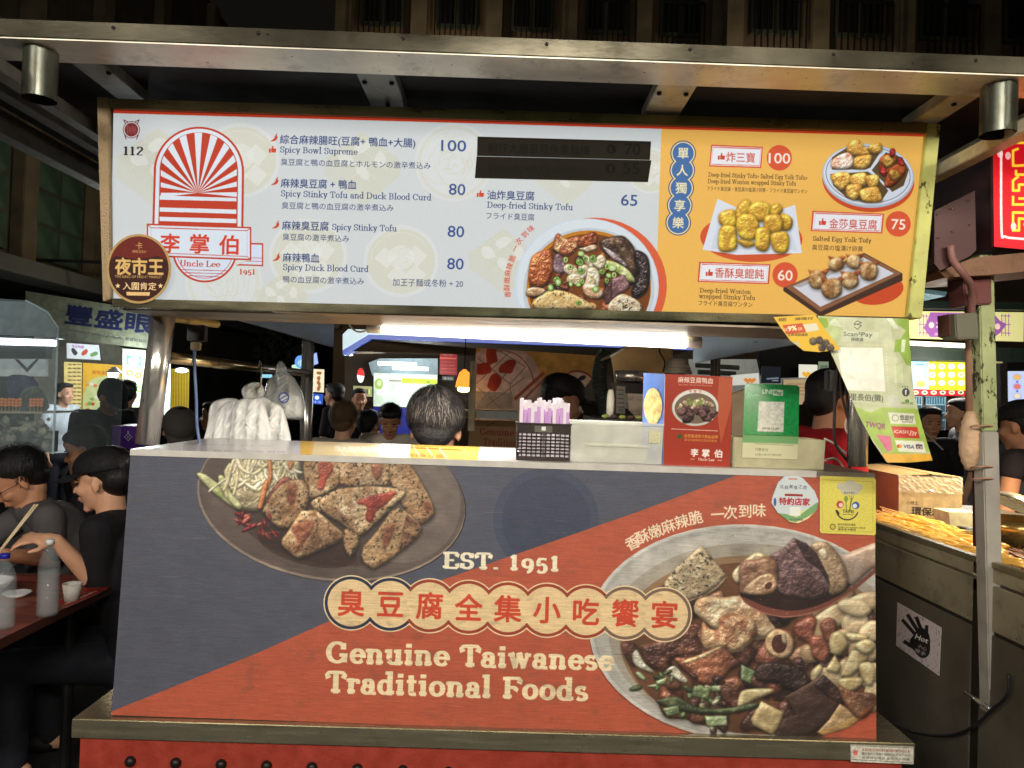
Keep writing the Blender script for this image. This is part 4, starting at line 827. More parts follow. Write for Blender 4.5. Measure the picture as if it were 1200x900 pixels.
    for k in range(26):
        x, y = R.uniform(205, 365), R.uniform(262, 385)
        if abs(y - (290 + (x - 205) * .45)) > 50: continue
        cv.chunk(Z(lump(x, y, R.uniform(14, 26), R.uniform(5, 9), R)), R.choice([(196, 60, 52), (160, 44, 44), (214, 96, 74)]), (110, 26, 30), r=1.8, bump=1.4, tex=(3, .8), gloss=.4, shadow=.4, seed=300 + k)
    for k in range(22): x, y = Z([(R.uniform(640, 700), R.uniform(225, 300))])[0]; cv.ell(x, y, 1.4, 1.1, (236, 214, 178), .8)
    for k in range(60): x, y = Z([(R.uniform(400, 1000), R.uniform(480, 540))])[0]; cv.ell(x, y, .5, .4, (150, 120, 100), .4)
    # great bowl
    cv.ell(876, 743, 187, 127, (96, 52, 40), .5, 3)
    cv.ell(877, 741.5, 187, 127, (206, 202, 192), 1, 3); cv.ell(878, 741.5, 183.5, 123.5, (176, 172, 162), 1, 3); cv.ell(879, 744, 181, 121, (186, 180, 168), 1, 3)
    cv.ell(883, 748, 170, 111, (160, 148, 128), .8, 3); cv.ell(886, 755, 160, 104, (150, 112, 74), 1, 3); cv.ell(888, 760, 156, 101, (112, 66, 40), 1, 3)
    nz = noise(cv.H, cv.W, 7, 77, 3)
    for k in range(160):
        a = R.uniform(math.pi, 2 * math.pi); q = R.uniform(.93, .99); cv.ell(877 + 181 * q * math.cos(a), 742 + 121 * q * math.sin(a), .6, .4, (120, 112, 100), .4)
    BR = [((150, 84, 54), (84, 42, 30)), ((120, 70, 50), (62, 36, 30)), ((176, 116, 78), (110, 62, 42)), ((90, 58, 48), (48, 30, 28))]
    def mt(x, y, rs, k):
        c = rs.choice(BR); cv.chunk(lump(x, y, rs.uniform(12, 24), rs.uniform(8, 16), rs), c[0], c[1], r=6, bump=1.1, tex=(8, .6), gloss=.55, shadow=.45, seed=400 + k, soft=.7)
    scatter(cv, mt, 70, 8, (748, 690, 1050, 862))
    def tf(x, y, rs, k): cv.chunk(lump(x, y, rs.uniform(15, 24), rs.uniform(10, 16), rs, 6), (206, 180, 134), (168, 134, 92), r=7, bump=.8, tex=(12, .3), gloss=.25, shadow=.45, seed=480 + k, amb=.55, soft=.6)
    for (x, y) in [(960, 700), (990, 690), (1015, 705), (975, 722), (1000, 730), (1020, 740), (958, 740), (985, 752), (1010, 765), (1022, 790), (995, 790), (975, 800), (945, 695), (1022, 815), (1000, 712), (950, 765)]: tf(x, y, R, int(x))
    o, z = (680, 600), 6.0; Z = lambda p: Z2(o, z, p)
    K = lambda q, c, c2, sd, **k: cv.chunk(Z(q), c, c2, **{**dict(r=7, bump=.9, tex=(8, .6), gloss=.4, shadow=.5, seed=500 + sd, amb=.5, soft=.5), **k})
    K([(850, 235), (905, 290), (930, 330), (1030, 440), (960, 520), (870, 580), (690, 640), (600, 570), (590, 500), (660, 400)], (206, 184, 144), (172, 146, 106), 1, smooth=False, pores=1.0, tex=(3.2, 1.1), bump=.7, edge=.2, gloss=.05)
    K([(1030, 440), (1035, 470), (960, 560), (760, 640), (690, 640), (870, 580), (960, 520)], (120, 92, 64), (90, 64, 44), 2, smooth=False, shadow=0, bump=.6)
    K([(820, 620), (920, 590), (1000, 600), (1110, 590), (1230, 620), (1330, 760), (1380, 850), (1250, 900), (1080, 860), (960, 830), (840, 740), (800, 690)], (222, 190, 146), (176, 128, 84), 3, r=9, bump=1.2, tex=(7, .9))
    o, z = (700, 720), 6.0; Z = lambda p: Z2(o, z, p)
    K([(740, 50), (790, 100), (850, 100), (870, 20), (1000, 0), (1100, 40), (1120, 130), (1080, 200), (960, 270), (900, 240), (780, 260), (730, 180)], (206, 164, 116), (142, 84, 52), 4, r=7, bump=1.4, tex=(6, 1.1), gloss=.35)
    K([(300, 220), (400, 190), (560, 90), (680, 110), (720, 190), (730, 280), (620, 290), (520, 330), (500, 390), (380, 380), (330, 300)], (132, 78, 56), (76, 42, 34), 5, r=7, bump=1.4, gloss=.5, tex=(5, 1.0))
    K([(170, 200), (270, 210), (300, 300), (260, 360), (200, 310)], (110, 62, 46), (64, 34, 28), 6, gloss=.5)
    K([(540, 310), (620, 300), (700, 290), (850, 225), (960, 300), (1010, 340), (930, 400), (860, 470), (780, 505), (690, 460), (620, 400)], (164, 92, 58), (110, 56, 38), 7, r=5, bump=1.0, gloss=.5, tex=(6, .7), edge=.3)
    K([(600, 330), (760, 270), (850, 228), (870, 240), (760, 300), (640, 345)], (222, 186, 130), (190, 140, 90), 8, r=3, shadow=0, tex=(3, .9))
    for q in ([(245, 290), (280, 250), (330, 340), (400, 400), (370, 410), (270, 360)], [(480, 400), (540, 360), (600, 420), (640, 470), (600, 480), (520, 430)]): K(q, (200, 196, 170), (150, 140, 110), 9 + q[0][0], r=3, gloss=.6)
    o, z = (850, 600), 6.316; Z = lambda p: Z2(o, z, p)
    # spoon with blood curd
    cv.chunk(Z([(850, 330), (960, 280), (1125, 220), (1125, 390), (1000, 500), (930, 560), (880, 480)]), (186, 166, 146), (166, 138, 118), r=9, bump=.8, tex=(12, .2), gloss=.25, shadow=.3, seed=521, smooth=False)
    cv.poly(Z([(95, 600), (150, 560), (880, 520), (940, 560), (1125, 400), (1125, 440), (930, 600), (760, 710), (600, 765), (430, 785), (260, 745), (140, 670)]), (124, 62, 46), smooth=False); cv.poly(Z([(110, 612), (160, 640), (300, 700), (470, 730), (620, 710), (780, 650), (900, 570), (860, 520), (200, 540)]), (46, 26, 24), smooth=True)
    cv.line(Z([(100, 612), (170, 690), (300, 750), (450, 775), (600, 755), (760, 700), (930, 590)]), 1.1, (196, 120, 96), .8, smooth=True)
    K([(60, 440), (150, 350), (230, 300), (320, 330), (330, 400), (120, 520), (60, 500)], (214, 196, 150), (176, 150, 104), 22, r=5)
    K([(630, 250), (740, 220), (820, 290), (870, 370), (905, 470), (895, 560), (820, 610), (760, 590), (700, 400)], (176, 144, 104), (136, 104, 72), 23, r=6, bump=.8, tex=(4, .6))
    K([(690, 290), (740, 270), (760, 340), (720, 350)], (226, 214, 180), (190, 170, 130), 26, r=3, shadow=0)
    K([(330, 320), (430, 270), (505, 190), (560, 230), (600, 330), (730, 440), (770, 560), (740, 620), (640, 650), (430, 620), (370, 560), (400, 440)], (118, 86, 84), (84, 56, 58), 24, smooth=False, r=4, bump=.9, tex=(4, 1.2), gloss=.3, amb=.5)
    K([(510, 195), (600, 230), (680, 310), (760, 470), (780, 560), (700, 430), (590, 350)], (66, 44, 46), (48, 30, 34), 25, smooth=False, r=3, bump=.6, tex=(4, 1.0), shadow=0, gloss=.15)
    K([(500, 470), (600, 440), (740, 560), (730, 620), (600, 650), (470, 620)], (84, 56, 56), (58, 36, 38), 29, smooth=False, r=4, bump=.8, tex=(4, 1.1), shadow=0, gloss=.25)
    K([(110, 380), (230, 350), (320, 330), (385, 390), (380, 540), (300, 600), (130, 610), (105, 540)], (150, 104, 74), (112, 72, 52), 27, r=7, bump=1.0, tex=(7, .5), gloss=.4)
    K([(130, 590), (240, 480), (340, 460), (385, 530), (360, 590), (270, 615)], (202, 160, 116), (160, 112, 76), 28, r=3, bump=1, shadow=.2); cv.ell(*Z([(320, 545)])[0], 3.6, 5, (70, 36, 30), .9, 50)
    o, z = (850, 720), 5.217; Z = lambda p: Z2(o, z, p)
    K([(180, 270), (250, 150), (300, 90), (400, 110), (420, 200), (380, 270), (300, 300), (240, 310)], (150, 84, 60), (104, 54, 42), 30, r=6, bump=1, gloss=.4)
    cv.chunk(Z(lump(330, 180, 84, 96, R, 10, .06)), (224, 184, 132), (196, 148, 100), r=4, bump=1.2, tex=(4, .5), seed=531); cv.ell(*Z([(330, 180)])[0], 9, 11, (84, 42, 34), 1, 0); cv.chunk(Z([(345, 110), (370, 120), (375, 180), (350, 170)]), (236, 210, 160), None, r=2, shadow=0)
    K([(420, 60), (520, 10), (560, 40), (540, 130), (600, 130), (640, 220), (610, 290), (540, 270), (510, 180), (430, 130)], (160, 84, 58), (110, 52, 40), 32, r=5, bump=1.3, gloss=.45)
    K([(580, 60), (640, 20), (680, 60), (650, 170), (610, 150)], (140, 76, 54), (100, 50, 38), 33, r=4, bump=1.2)
    K([(190, 320), (300, 290), (460, 330), (520, 420), (420, 470), (300, 420), (190, 400)], (60, 40, 36), (40, 26, 24), 34, r=5, bump=1.1, gloss=.4)
    for k, q in enumerate([[(640, 130), (700, 105), (750, 180), (700, 250), (645, 230)], [(610, 340), (670, 245), (710, 320), (690, 365)], [(700, 380), (770, 220), (850, 210), (880, 270), (760, 390)], [(735, 115), (870, 130), (860, 160), (770, 165)], [(790, 190), (860, 150), (915, 180), (900, 230), (840, 240)], [(525, 350), (575, 305), (595, 340), (545, 410), (525, 400)],
                           [(815, 320), (870, 290), (915, 330), (905, 420), (860, 430)], [(690, 400), (820, 385), (835, 430), (740, 480)], [(75, 540), (100, 470), (170, 455), (280, 455), (290, 480), (190, 520), (90, 570)], [(155, 640), (220, 530), (360, 600), (330, 690), (290, 740), (170, 680)]]):
        cv.chunk(Z(q), (216, 194, 136), (180, 152, 96), r=5, bump=1.0, tex=(6, .35), gloss=.3, seed=540 + k, smooth=k not in (9, 2, 1), amb=.5)
    K([(365, 505), (600, 370), (690, 450), (740, 530), (690, 560), (600, 680), (500, 740), (300, 750), (350, 640), (430, 610)], (82, 56, 46), (62, 42, 36), 50, smooth=False, r=5, bump=.6, tex=(9, .4), gloss=.15); cv.line(Z([(370, 505), (600, 374), (700, 460)]), 1.4, (136, 98, 76), .8)
    K([(600, 370), (690, 450), (740, 540), (690, 545), (540, 440)], (62, 38, 34), (48, 30, 28), 51, smooth=False, r=4, bump=.6, shadow=0)
    K([(700, 545), (830, 640), (760, 690), (600, 740), (560, 720), (640, 640)], (184, 146, 92), (150, 108, 62), 52, smooth=False, r=4, bump=.4, tex=(9, .3), shadow=.2)
    K([(690, 440), (780, 470), (915, 490), (915, 560), (830, 640), (740, 560)], (132, 84, 54), (96, 54, 38), 53, r=5, bump=.8)
    o, z = (700, 720), 6.0; Z = lambda p: Z2(o, z, p)
    for k in range(44):
        x, y = R.uniform(230, 900), R.uniform(400, 820)
        if y < 380 + (x - 230) * .1 or y > 470 + (x - 230) * .62 + 30: continue
        c = R.choice([((120, 150, 84), (70, 96, 50)), ((160, 178, 128), (110, 130, 84)), ((196, 190, 150), (150, 140, 100)), ((70, 84, 46), (40, 50, 30)), ((92, 60, 50), (56, 34, 32))])
        cv.chunk(Z(lump(x, y, R.uniform(22, 46), R.uniform(12, 24), R, 6)), c[0], c[1], r=2.6, bump=1.4, tex=(4, .7), gloss=.45, shadow=.5, seed=600 + k)
    K([(440, 600), (560, 580), (700, 650), (900, 660), (1110, 620), (1110, 660), (900, 700), (640, 690), (450, 630)], (86, 98, 58), (58, 70, 42), 70, r=3, bump=1.2, gloss=.3)
    for q in ([(460, 660), (570, 640), (580, 700), (490, 720)], [(755, 715), (910, 712), (915, 780), (770, 790)], [(680, 500), (800, 520), (780, 600), (670, 580)], [(1010, 350), (1110, 400), (1080, 490), (1010, 460)], [(410, 470), (490, 440), (480, 490), (420, 500)], [(800, 500), (870, 500), (870, 545), (805, 545)]):
        K(q, R.choice([(206, 206, 160), (140, 170, 110), (176, 192, 140)]), (110, 130, 80), 71 + q[0][0], r=2.5, smooth=False, bump=1, gloss=.4)
    for k in range(120):
        a = R.uniform(0, 6.28); q = R.uniform(.05, .9); cv.ell(888 + 150 * q * math.cos(a), 765 + 90 * q * math.sin(a), R.uniform(.4, 1.1), R.uniform(.3, .7), (250, 235, 210), .35)
    # the photographs are printed a little flat: pull their colours towards grey
    for el in ((877, 742, 186, 126, 3), (388, 586, 158, 95, 7)):
        y, x, m = rast(cv._E([ellp(*el)]), cv.W, cv.H, 1); t = cv.im[y:y + m.shape[0], x:x + m.shape[1]]; g = t.mean(2, keepdims=True)
        bl = np.stack([gblur(t[..., k], 1.3) for k in range(3)], 2); lo = 1.0 + (noise(m.shape[0], m.shape[1], 70, 6, 3) - .5)[..., None] * .5
        t[:] = t * (1 - m[..., None]) + m[..., None] * np.clip((t * .35 + bl * .65) * .76 * lo + g * .20 + .01, 0, 1)
    # lettering
    L = CREAM
    cv.serif('EST. 1951', (518, 665.5), (657, 669.5), 27, (238, 226, 196), .235, .10)
    cs = [(412 + k * 46.6 * .97, 708 + k * 1.62) for k in range(9)]; cs = [(411.5 + k * 45.9, 706.5 + k * 1.72) for k in range(9)]
    for r, c in ((32.5, (232, 206, 164)), (31, None), (27.6, (226, 196, 148))):
        if c is None:
            for k, (x, y) in enumerate(cs): cv.ell(x, y, r, r, (40, 46, 66) if k < 2 else ((150, 60, 40) if k < 7 else (120, 96, 80)), 1)
        else:
            for x, y in cs: cv.ell(x, y, r, r, c)
    for a, b in zip(cs, cs[1:]): cv.poly([(a[0], a[1] - 26), (b[0], b[1] - 26), (b[0], b[1] + 26), (a[0], a[1] + 26)][:0] or [(a[0] + 10, a[1] - 16), (b[0] - 10, b[1] - 16), (b[0] - 10, b[1] + 16), (a[0] + 10, a[1] + 16)], (226, 196, 148))
    for ch, (x, y) in zip('臭豆腐全集小吃饗宴', cs): cv.cjk(ch, (x, y), 33, (200, 68, 44), 0, .022)
    cv.serif('Genuine Taiwanese', (381, 776), (719, 785.5), 35, L, .235, .105); cv.serif('Traditional Foods', (380.5, 811), (689, 821), 35, L, .235, .105)
    for ch, x, y, r in (('香', 741, 636, -27), ('酥', 753, 629, -25), ('嫩', 768, 622.5, -22), ('麻', 783, 616.5, -20), ('辣', 799, 611, -17), ('脆', 815, 606.5, -14), ('一', 841, 602.5, -5), ('次', 856, 600.5, -3), ('到', 873, 599, -2), ('味', 890, 598, 0)):
        cv.cjk(ch, (x, y), 17, (238, 222, 190), r, .016)
    # worn printed plywood: fine mottling and a dark upper left
    cv.im *= (1 + (noise(cv.H, cv.W, 2.0, 3, 2) - .5) * .10 + (n - .5) * .10)[..., None]
    cv.im *= (1 + (noise(cv.H, cv.W, 5, 31, 3, 7, .3) - .5) * .22)[..., None]
    st = np.clip((noise(cv.H, cv.W, 26, 88, 4, 1.6, .9) - .62) * 5, 0, 1)[..., None]; cv.im = cv.im * (1 - st * .22) + np.array((.35, .30, .25), np.float32) * st * .22
    cv.line([(690, 766), (1027, 776)], .5, (60, 40, 36), .5)
    for k in range(70):
        y = R.uniform(560, 840); x = R.uniform(150, 1000); cv.line([(x, y), (x + R.uniform(6, 40), y + R.uniform(-1, 3))], .35, (230, 190, 160), .25)

def paint_award(cv):
    G = (214, 178, 110)
    cv.ell(162.6, 315, 37.6, 40.5, (176, 146, 92)); cv.ell(162.6, 315, 35, 38, (58, 26, 22)); cv.poly([(162.6 + 35 * math.cos(a), 315 + 38 * math.sin(a)) for a in np.linspace(math.pi + .25, 2 * math.pi - .25, 30)] + [(185, 300), (160, 304), (135, 300)], (104, 34, 26))
    cv.text('夜市王', (135, 320), (191, 320.8), 21, G, .03); cv.text('THE KING OF NIGHT MARKET', (134.5, 325.6), (190, 326.2), 4.4, G, .01)
    cv.text('入圍肯定', (144, 338.6), (183, 339.3), 9.6, (244, 214, 160), .02)
    for x in (138, 188):
        p = []; 
        for k in range(10): r = 3.4 if k % 2 == 0 else 1.4; a = math.radians(-90 + k * 36); p.append((x + r * math.cos(a), 335 + r * math.sin(a)))
        cv.poly(p, (244, 214, 160))
    cv.poly([(148, 342), (176, 342.4), (175, 346.6), (148.6, 346.2)], (226, 190, 130)); cv.cjk('卡', (163, 288), 9, G); cv.text('網路溫度計', (155, 296), (172, 296.3), 3.6, G)
    cv.grain(.2, 2)
def paint_partner(cv):
    cv.im[:] = np.array((206, 214, 216)) / 255; n = noise(cv.H, cv.W, 20, 4, 3)
    cv.poly([(900, 599), (925, 604), (960, 590), (960, 625), (900, 625)], (226, 224, 150)); cv.poly([(902, 600), (920, 602), (933, 606), (957, 588), (960, 596), (935, 612), (905, 606)], (122, 168, 110)); cv.poly([(900, 606), (930, 612), (960, 600), (960, 640), (900, 640)], (238, 222, 170))
    for k, ch in enumerate('北商美食之旅'): cv.cjk(ch, (915.5 + k * 5.4, 570 + (k % 2)), 5, (60, 60, 70), (k % 3) * 8 - 8)
    cv.poly([(919, 578.4), (940, 579), (940, 581.6), (919, 581)], (150, 44, 44)); cv.text('特約店家', (912.4, 590.4), (948, 591.6), 9.2, (176, 30, 40), .03); cv.ell(907.5, 588, 1.6, 5, (60, 90, 160))
    cv.poly([(925, 593.6), (937.6, 594), (937.2, 604.4), (924.6, 604)], (236, 236, 226)); cv.text('台北市商圈', (925, 609.4), (940, 609.8), 2.6, (60, 60, 60)); cv.line([(924, 561), (933, 561.3)], 2, (206, 150, 130))
def paint_market(cv):
    D = (52, 48, 44); cv.line([(963, 562), (1022, 564), (1022, 623), (963, 622)], .5, (170, 150, 60), closed=True)
    for p in ((986, 570), (996, 567), (1004, 571), (991, 575), (1000, 575)): cv.ell(p[0], p[1], 6.4, 4.8, (190, 184, 160))
    cv.poly([(986, 574), (1003, 575), (1002, 579), (987, 578)], (196, 190, 168)); cv.text('臺北市夜市', (988, 578), (1001, 578.4), 2.6, D)
    cv.ell(983.6, 591, 4.3, 4.3, (196, 60, 60)); cv.ell(984.6, 591.6, 2.6, 2.6, (236, 200, 190)); cv.ell(1002, 592, 4.3, 4.3, (50, 80, 150)); cv.ell(1001, 592.6, 2.6, 2.6, (220, 226, 236))
    cv.ell(990.6, 584.4, 2.3, 3.6, (130, 150, 60)); cv.line([(990.6, 586), (991, 597)], 1.3, (130, 150, 60)); cv.line([(997, 584), (995, 597)], 1.4, (80, 110, 60))
    for dx in (-2.2, 0, 2.2): cv.line([(997 + dx, 580.4), (996.8 + dx * .6, 585)], .6, (80, 110, 60))
    cv.text('TAIPEI', (986.5, 600.4), (999.5, 600.9), 5, D, .02); cv.text('NIGHT MARKET', (986.6, 603.2), (999.4, 603.6), 2.3, D)
    a = np.linspace(2.75, .35, 20); cv.line([(992 + 13 * math.cos(t), 596 + 12.8 * math.sin(t)) for t in a], 1.5, D); cv.ell(980.6, 600, 1.6, 3.4, D, 1, -35)
    cv.ell(975, 617, 3.4, 3.4, D); cv.ell(975, 617, 2.6, 2.6, (206, 186, 80)); cv.text('臺北市政府市場處', (981, 615.2), (1001.6, 615.8), 2.8, D, .01); cv.text('TAIPEI CITY MARKET OFFICE', (981, 618.4), (1013, 619.4), 2.4, D, .01); cv.text('優良夜市攤商', (981, 621), (1002, 621.6), 2.6, D, .01)
    cv.grain(.12, 2)
# ------------------------------------------------------------------ assumed lane lighting (lamps added behind the camera to light the counter front)
def assumed_lane_lamp(x, y, z, w, energy, col, label, group=None, name='strip_lamp'):
    t = thing(name, label, 'lamp', (x, y, z), group)
    obj('housing', box(nb(), x - w / 2, x + w / 2, y - .03, y + .03, z, z + .05), mat('lamp_housing', (210, 210, 205), .5), t)
    obj('tube', tube(nb(), [(x - w / 2 + .03, y, z - .02), (x + w / 2 - .03, y, z - .02)], .016), glow_mat('lane_tube_%d' % int(col[2]), col, 14), t)
    obj('wire', tube(nb(), [(x, y, z + .05), (x, y, z + .5)], .004, 6), mat('black_rubber', (25, 25, 25), .6), t)
    L = bpy.data.lights.new('lamp_light', 'AREA'); L.shape = 'RECTANGLE'; L.size = w; L.size_y = .25; L.energy = energy; L.color = col[:3] if max(col) <= 1 else tuple(v / 255 for v in col)  # fill light for the stall front; lamp and fixture are both assumed
    o = bpy.data.objects.new('lamp_light', L); COL.objects.link(o); o.parent = t; o.location = (0, 0, -.06)
    o.rotation_euler = (math.radians(52), 0, math.atan2(x, 2.5 - y) * .5)
assumed_lane_lamp(-1.9, -1.6, 2.75, 1.3, 84, (255, 240, 220), 'long strip lamp hanging over the lane to the left behind the viewer', 'strip lamps of the stalls across the lane')
assumed_lane_lamp(0.2, -1.3, 2.9, 1.3, 62, (255, 240, 218), 'long strip lamp hanging over the lane right behind the viewer', 'strip lamps of the stalls across the lane')
assumed_lane_lamp(2.2, -1.7, 2.7, 1.3, 58, (255, 240, 210), 'long strip lamp hanging over the lane to the right behind the viewer', 'strip lamps of the stalls across the lane')

# ------------------------------------------------------------------ ground
asph = mat('asphalt', (36, 34, 32), .75, 0, .3, 3, .3, 90)
bm = nb(); box(bm, -60, 60, -30, 90, -.2, 0); tag(obj('ground', bm, asph), kind='structure')

# ------------------------------------------------------------------ the food stall
ST = steel('stainless_steel', (176, 172, 160), .30)
STW = steel('stainless_warm', (216, 202, 170), .36, (1, 6, 6), .2)
STG = steel('stainless_greenish', (104, 106, 94), .3, (8, 8, .6), .8, g=.8)
STD = steel('stainless_dull', (120, 116, 106), .42, (1, 4, 4), .4, g=.8)
BLK = mat('black_rubber', (25, 25, 25), .6)
YB = 1.85; zb = P(590, 542, YB).z; BSL = .062
BANPL = vplane(YB, BSL, zb)
stall = thing('food_stall', 'steel food stall with orange and grey printed counter front, steel ledge and tube posts', 'food stall', (0, 1.85, 0))
# roof beam, struts, sleeves, rails, roof sheet
zt = P(590, 43, 1.45).z; zu = P(590, 66.5, 1.45).z
obj('roof_beam', box(nb(), -1.32, 1.42, 1.45, 1.552, zu + .0025, zt), steel('beam_steel', (168, 160, 136), .17, (.5, 1, 1), .95, g=.75, var=.4), stall, bevel=.003)  # streaky tones in the colour also stand in for reflected highlights
obj('beam_underside', box(nb(), -1.32, 1.42, 1.4495, 1.5525, zu, zu + .0023), steel('beam_under', (236, 228, 208), .34, (.6, 1, 1), .3, g=.6, var=.35), stall)  # same steel as the beam, its lit look put into a paler colour
for px, w in ((425, .083), (785, .085), (1130, .062), (84, .068)):
    X = (px - 592) / 850 * 1.55
    obj('roof_strut', bar(nb(), (X, 1.553, zu + .018), (X, 1.76, zu + .018), w, .03), STW if px > 500 else STD, stall, bevel=.002)
for px, r in ((42, .032), (1174, .034)):
    X = (px - 600) / 850 * 1.5 + .0; m = nb(); zz = zu - .002
    tube(m, [(X, 1.50, zz), (X, 1.50, zz - .10)], r, 20, False); tube(m, [(X, 1.50, zz - .10), (X, 1.50, zz)], r - .004, 20, False)
    obj('post_sleeve', m, STG, stall, True)
for s in (-1, 1):
    obj('roof_rail', bar(nb(), (s * 1.36, .9, zt - .05), (s * 1.36, 4.0, zt - .05), .05, .06), STD, stall, bevel=.002)
    obj('roof_rail', bar(nb(), (s * 1.22, 1.56, zt - .032), (s * 1.22, 4.0, zt - .032), .04, .035), STD if s < 0 else STW, stall, bevel=.002)
    obj('cross_bar', bar(nb(), (s * 1.055, .9, 2.135 if s < 0 else 2.09), (s * 1.055, 1.90, 2.135 if s < 0 else 2.09), .035, .03), STD if s < 0 else STW, stall, bevel=.002)
obj('roof_sheet', box(nb(), -1.34, 1.34, 1.553, 4.0, zt - .012, zt - .003), mat('dark_tarpaulin', (34, 30, 30), .8, 0, .3, 5, .4, 8), stall)
for X, Y_ in ((-.335, 1.60), (-.275, 1.60), (.32, 1.60), (.38, 1.60), (-.90, 1.60), (.98, 1.60), (-.305, 1.73), (.35, 1.73)):
    q = nb(); ball(q, (X, Y_, zu + .001), (.006, .006, .004)); obj('rivet', q, mat('dark_bolt', (44, 38, 34), .4, .6), stall, True)
for k in range(9):
    q = nb(); ball(q, (-1.1 + k * .29, 1.4495, zt - .012), (.004, .003, .004)); obj('rivet', q, mat('dark_bolt'), stall, True)
# posts
def post(p0, p1, r, m, zlow):
    p0 = Vector(p0); p1 = Vector(p1); d = (p1 - p0); t = (zlow - p0.z) / d.z
    q = nb(); tube(q, [p0, p0 + d * t], r, 24); return obj('post', q, m, stall, True)
SHINE = steel('polished_tube', (216, 212, 204), .2, (7, 7, .15), .8, g=.15, var=.4)  # reflection streaks along the tube put into its colour
post(P(193.5, 355, 1.95), P(172, 523, 1.95), .030, SHINE, zb + .01)
post(P(1008, 395, 1.97), P(1005, 556, 1.97), .0245, SHINE, zb + .01)
post(P(361, 400, 3.45), P(358.5, 515, 3.45), .028, SHINE, .9); post(P(838.5, 405, 3.5), P(838, 520, 3.5), .024, SHINE, .9)
obj('side_rail', tube(nb(), [P(195, 419, 1.98), P(361, 437.5, 3.44)], .0165, 16), steel('rail_tube', (186, 168, 130), .22, (1, 6, 6), .95), stall, True)
# inner side panels of the canopy
XL = P(388, 410, 3.9).x; zl = P(388, 410, 3.9).z
obj('canopy_side_panel', box(nb(), XL, XL + .012, 1.92, 3.9, 1.735, 2.0), steel('panel_steel', (156, 164, 162), .34, (1, .5, 4), .6, g=.3), stall)
XR = P(812, 424, 3.6).x
obj('canopy_side_panel', box(nb(), XR, XR + .012, 1.92, 3.6, 1.70, 1.97), steel('panel_steel'), stall)
# counter box: printed front, top boards, back
TOPL = vplane(YB, BSL, zb)
cx0 = P(153.5, 527, YB).x; cx1 = P(1025, 557, YB).x
printed('counter_front', BAN, BANPL, paint_banner, .02, stall, dens=2.4, base=(80, 82, 94), rough=.55, side=mat('plywood_edge', (196, 164, 112), .7), bump=.15)
def paint_top(cv):
    cv.poly([(352, 500), (566, 500), (556, 560), (352, 560)], (246, 196, 92)); 
    cv.poly([(372, 500), (470, 500), (450, 560), (360, 560)], (236, 236, 232), .55)
    for k in range(9): cv.line([(395 + k * 15, 522 + k * .4), (405 + k * 15, 536 + k * .3)], 1.3, (250, 240, 220), .8); cv.line([(470 + k * 8, 524 + k * .4), (478 + k * 8, 524.6 + k * .4)], 1.6, (196, 96, 50), .8)
    cv.text('加入會員享好禮', (392, 528), (446, 530), 7, (250, 250, 245), .02); cv.text('李掌伯臭豆腐', (460, 534), (520, 536.4), 5, (190, 80, 40), .02)
    for k in range(5): cv.line([(216 + k * 22, 520 + k * .6), (232 + k * 22, 520.5 + k * .6)], .8, (150, 140, 150), .6)
    cv.text('臭豆腐 鴨血 麻辣', (250, 529), (335, 531), 3, (150, 130, 140))
    cv.grain(.08, 3)
def hplane(z): return (0, 2, z), (0, 0, 1)
zc = zb + .004
c0, c1, c2, c3 = PZ(154, 527.5, zc), PZ(1024, 556.5, zc), None, None
tl = [tuple(PZ(154.5, 527, zc)), tuple(PZ(1025, 556.8, zc))]
def proj(w):
    v = np.array(Vector(w) - EYE) @ np.array(CAMR); return (600 + v[0] / -v[2] * FPX, 450 - v[1] / -v[2] * FPX)
TOPD = 2.34
top_out = [proj((cx0, YB - .004, zc)), proj((cx0, TOPD, zc)), proj((.80, TOPD, zc)), proj((.80, YB - .004, zc))]
printed('counter_top', top_out, hplane(zc), paint_top, .016, stall, dens=1.6, base=(214, 208, 208), rough=.3, coat=.3)
obj('counter_top_metal', box(nb(), .803, cx1, YB - .002, TOPD, zc - .016, zc - .001), ST, stall)
zg = P(590, 857, 1.79).z; lx0 = P(84, 838, 1.79).x; lx1 = P(1073, 875, 1.79).x
for x0, x1 in ((cx0 + .003, cx0 + .015), (cx1 - .015, cx1 - .003)):
    m = nb(); prism(m, [(x0, YB + .03, zb - .02), (x0, TOPD, zb - .02), (x0, TOPD, zg + .002), (x0, YB - .005, zg + .002)], (x1 - x0, 0, 0)); obj('counter_side', m, mat('plywood_edge'), stall)
obj('counter_back', box(nb(), cx0 + .013, cx1 - .013, TOPD - .02, TOPD - .001, zg + .002, zb - .02), STD, stall)
# ledge and red base with bolts
obj('ledge', box(nb(), lx0, lx1, 1.79, 2.46, zg - .047, zg), steel('ledge_steel', (176, 168, 142), .24, (1, 14, 14), .85, g=.35), stall, bevel=.0025)
bx0 = P(93, 866, 1.80).x; bx1 = P(1058, 897, 1.80).x
obj('base_panel', box(nb(), bx0, bx1, 1.805, 1.83, .12, zg - .0475), mat('red_base_paint', (150, 54, 40), .5, 0, .15, 30, .12, 140), stall)
obj('base_body', box(nb(), bx0 + .02, bx1 - .02, 1.831, 2.42, .12, zg - .048), STD, stall)
for k in range(14):
    p = P(152 + k * 53.3, 893 + k * 53.3 * .033, 1.80); m = nb(); ball(m, (p.x, 1.803, p.z), (.0135, .012, .0135), sub=2); obj('bolt', m, mat('dark_bolt', (44, 38, 34), .4, .6), stall, True)
for x in (bx0 + .1, bx1 - .1):
    for y in (1.95, 2.3): m = nb(); tube(m, [(x, y, .12), (x, y, 0)], .05, 16); obj('wheel', m, BLK, stall)
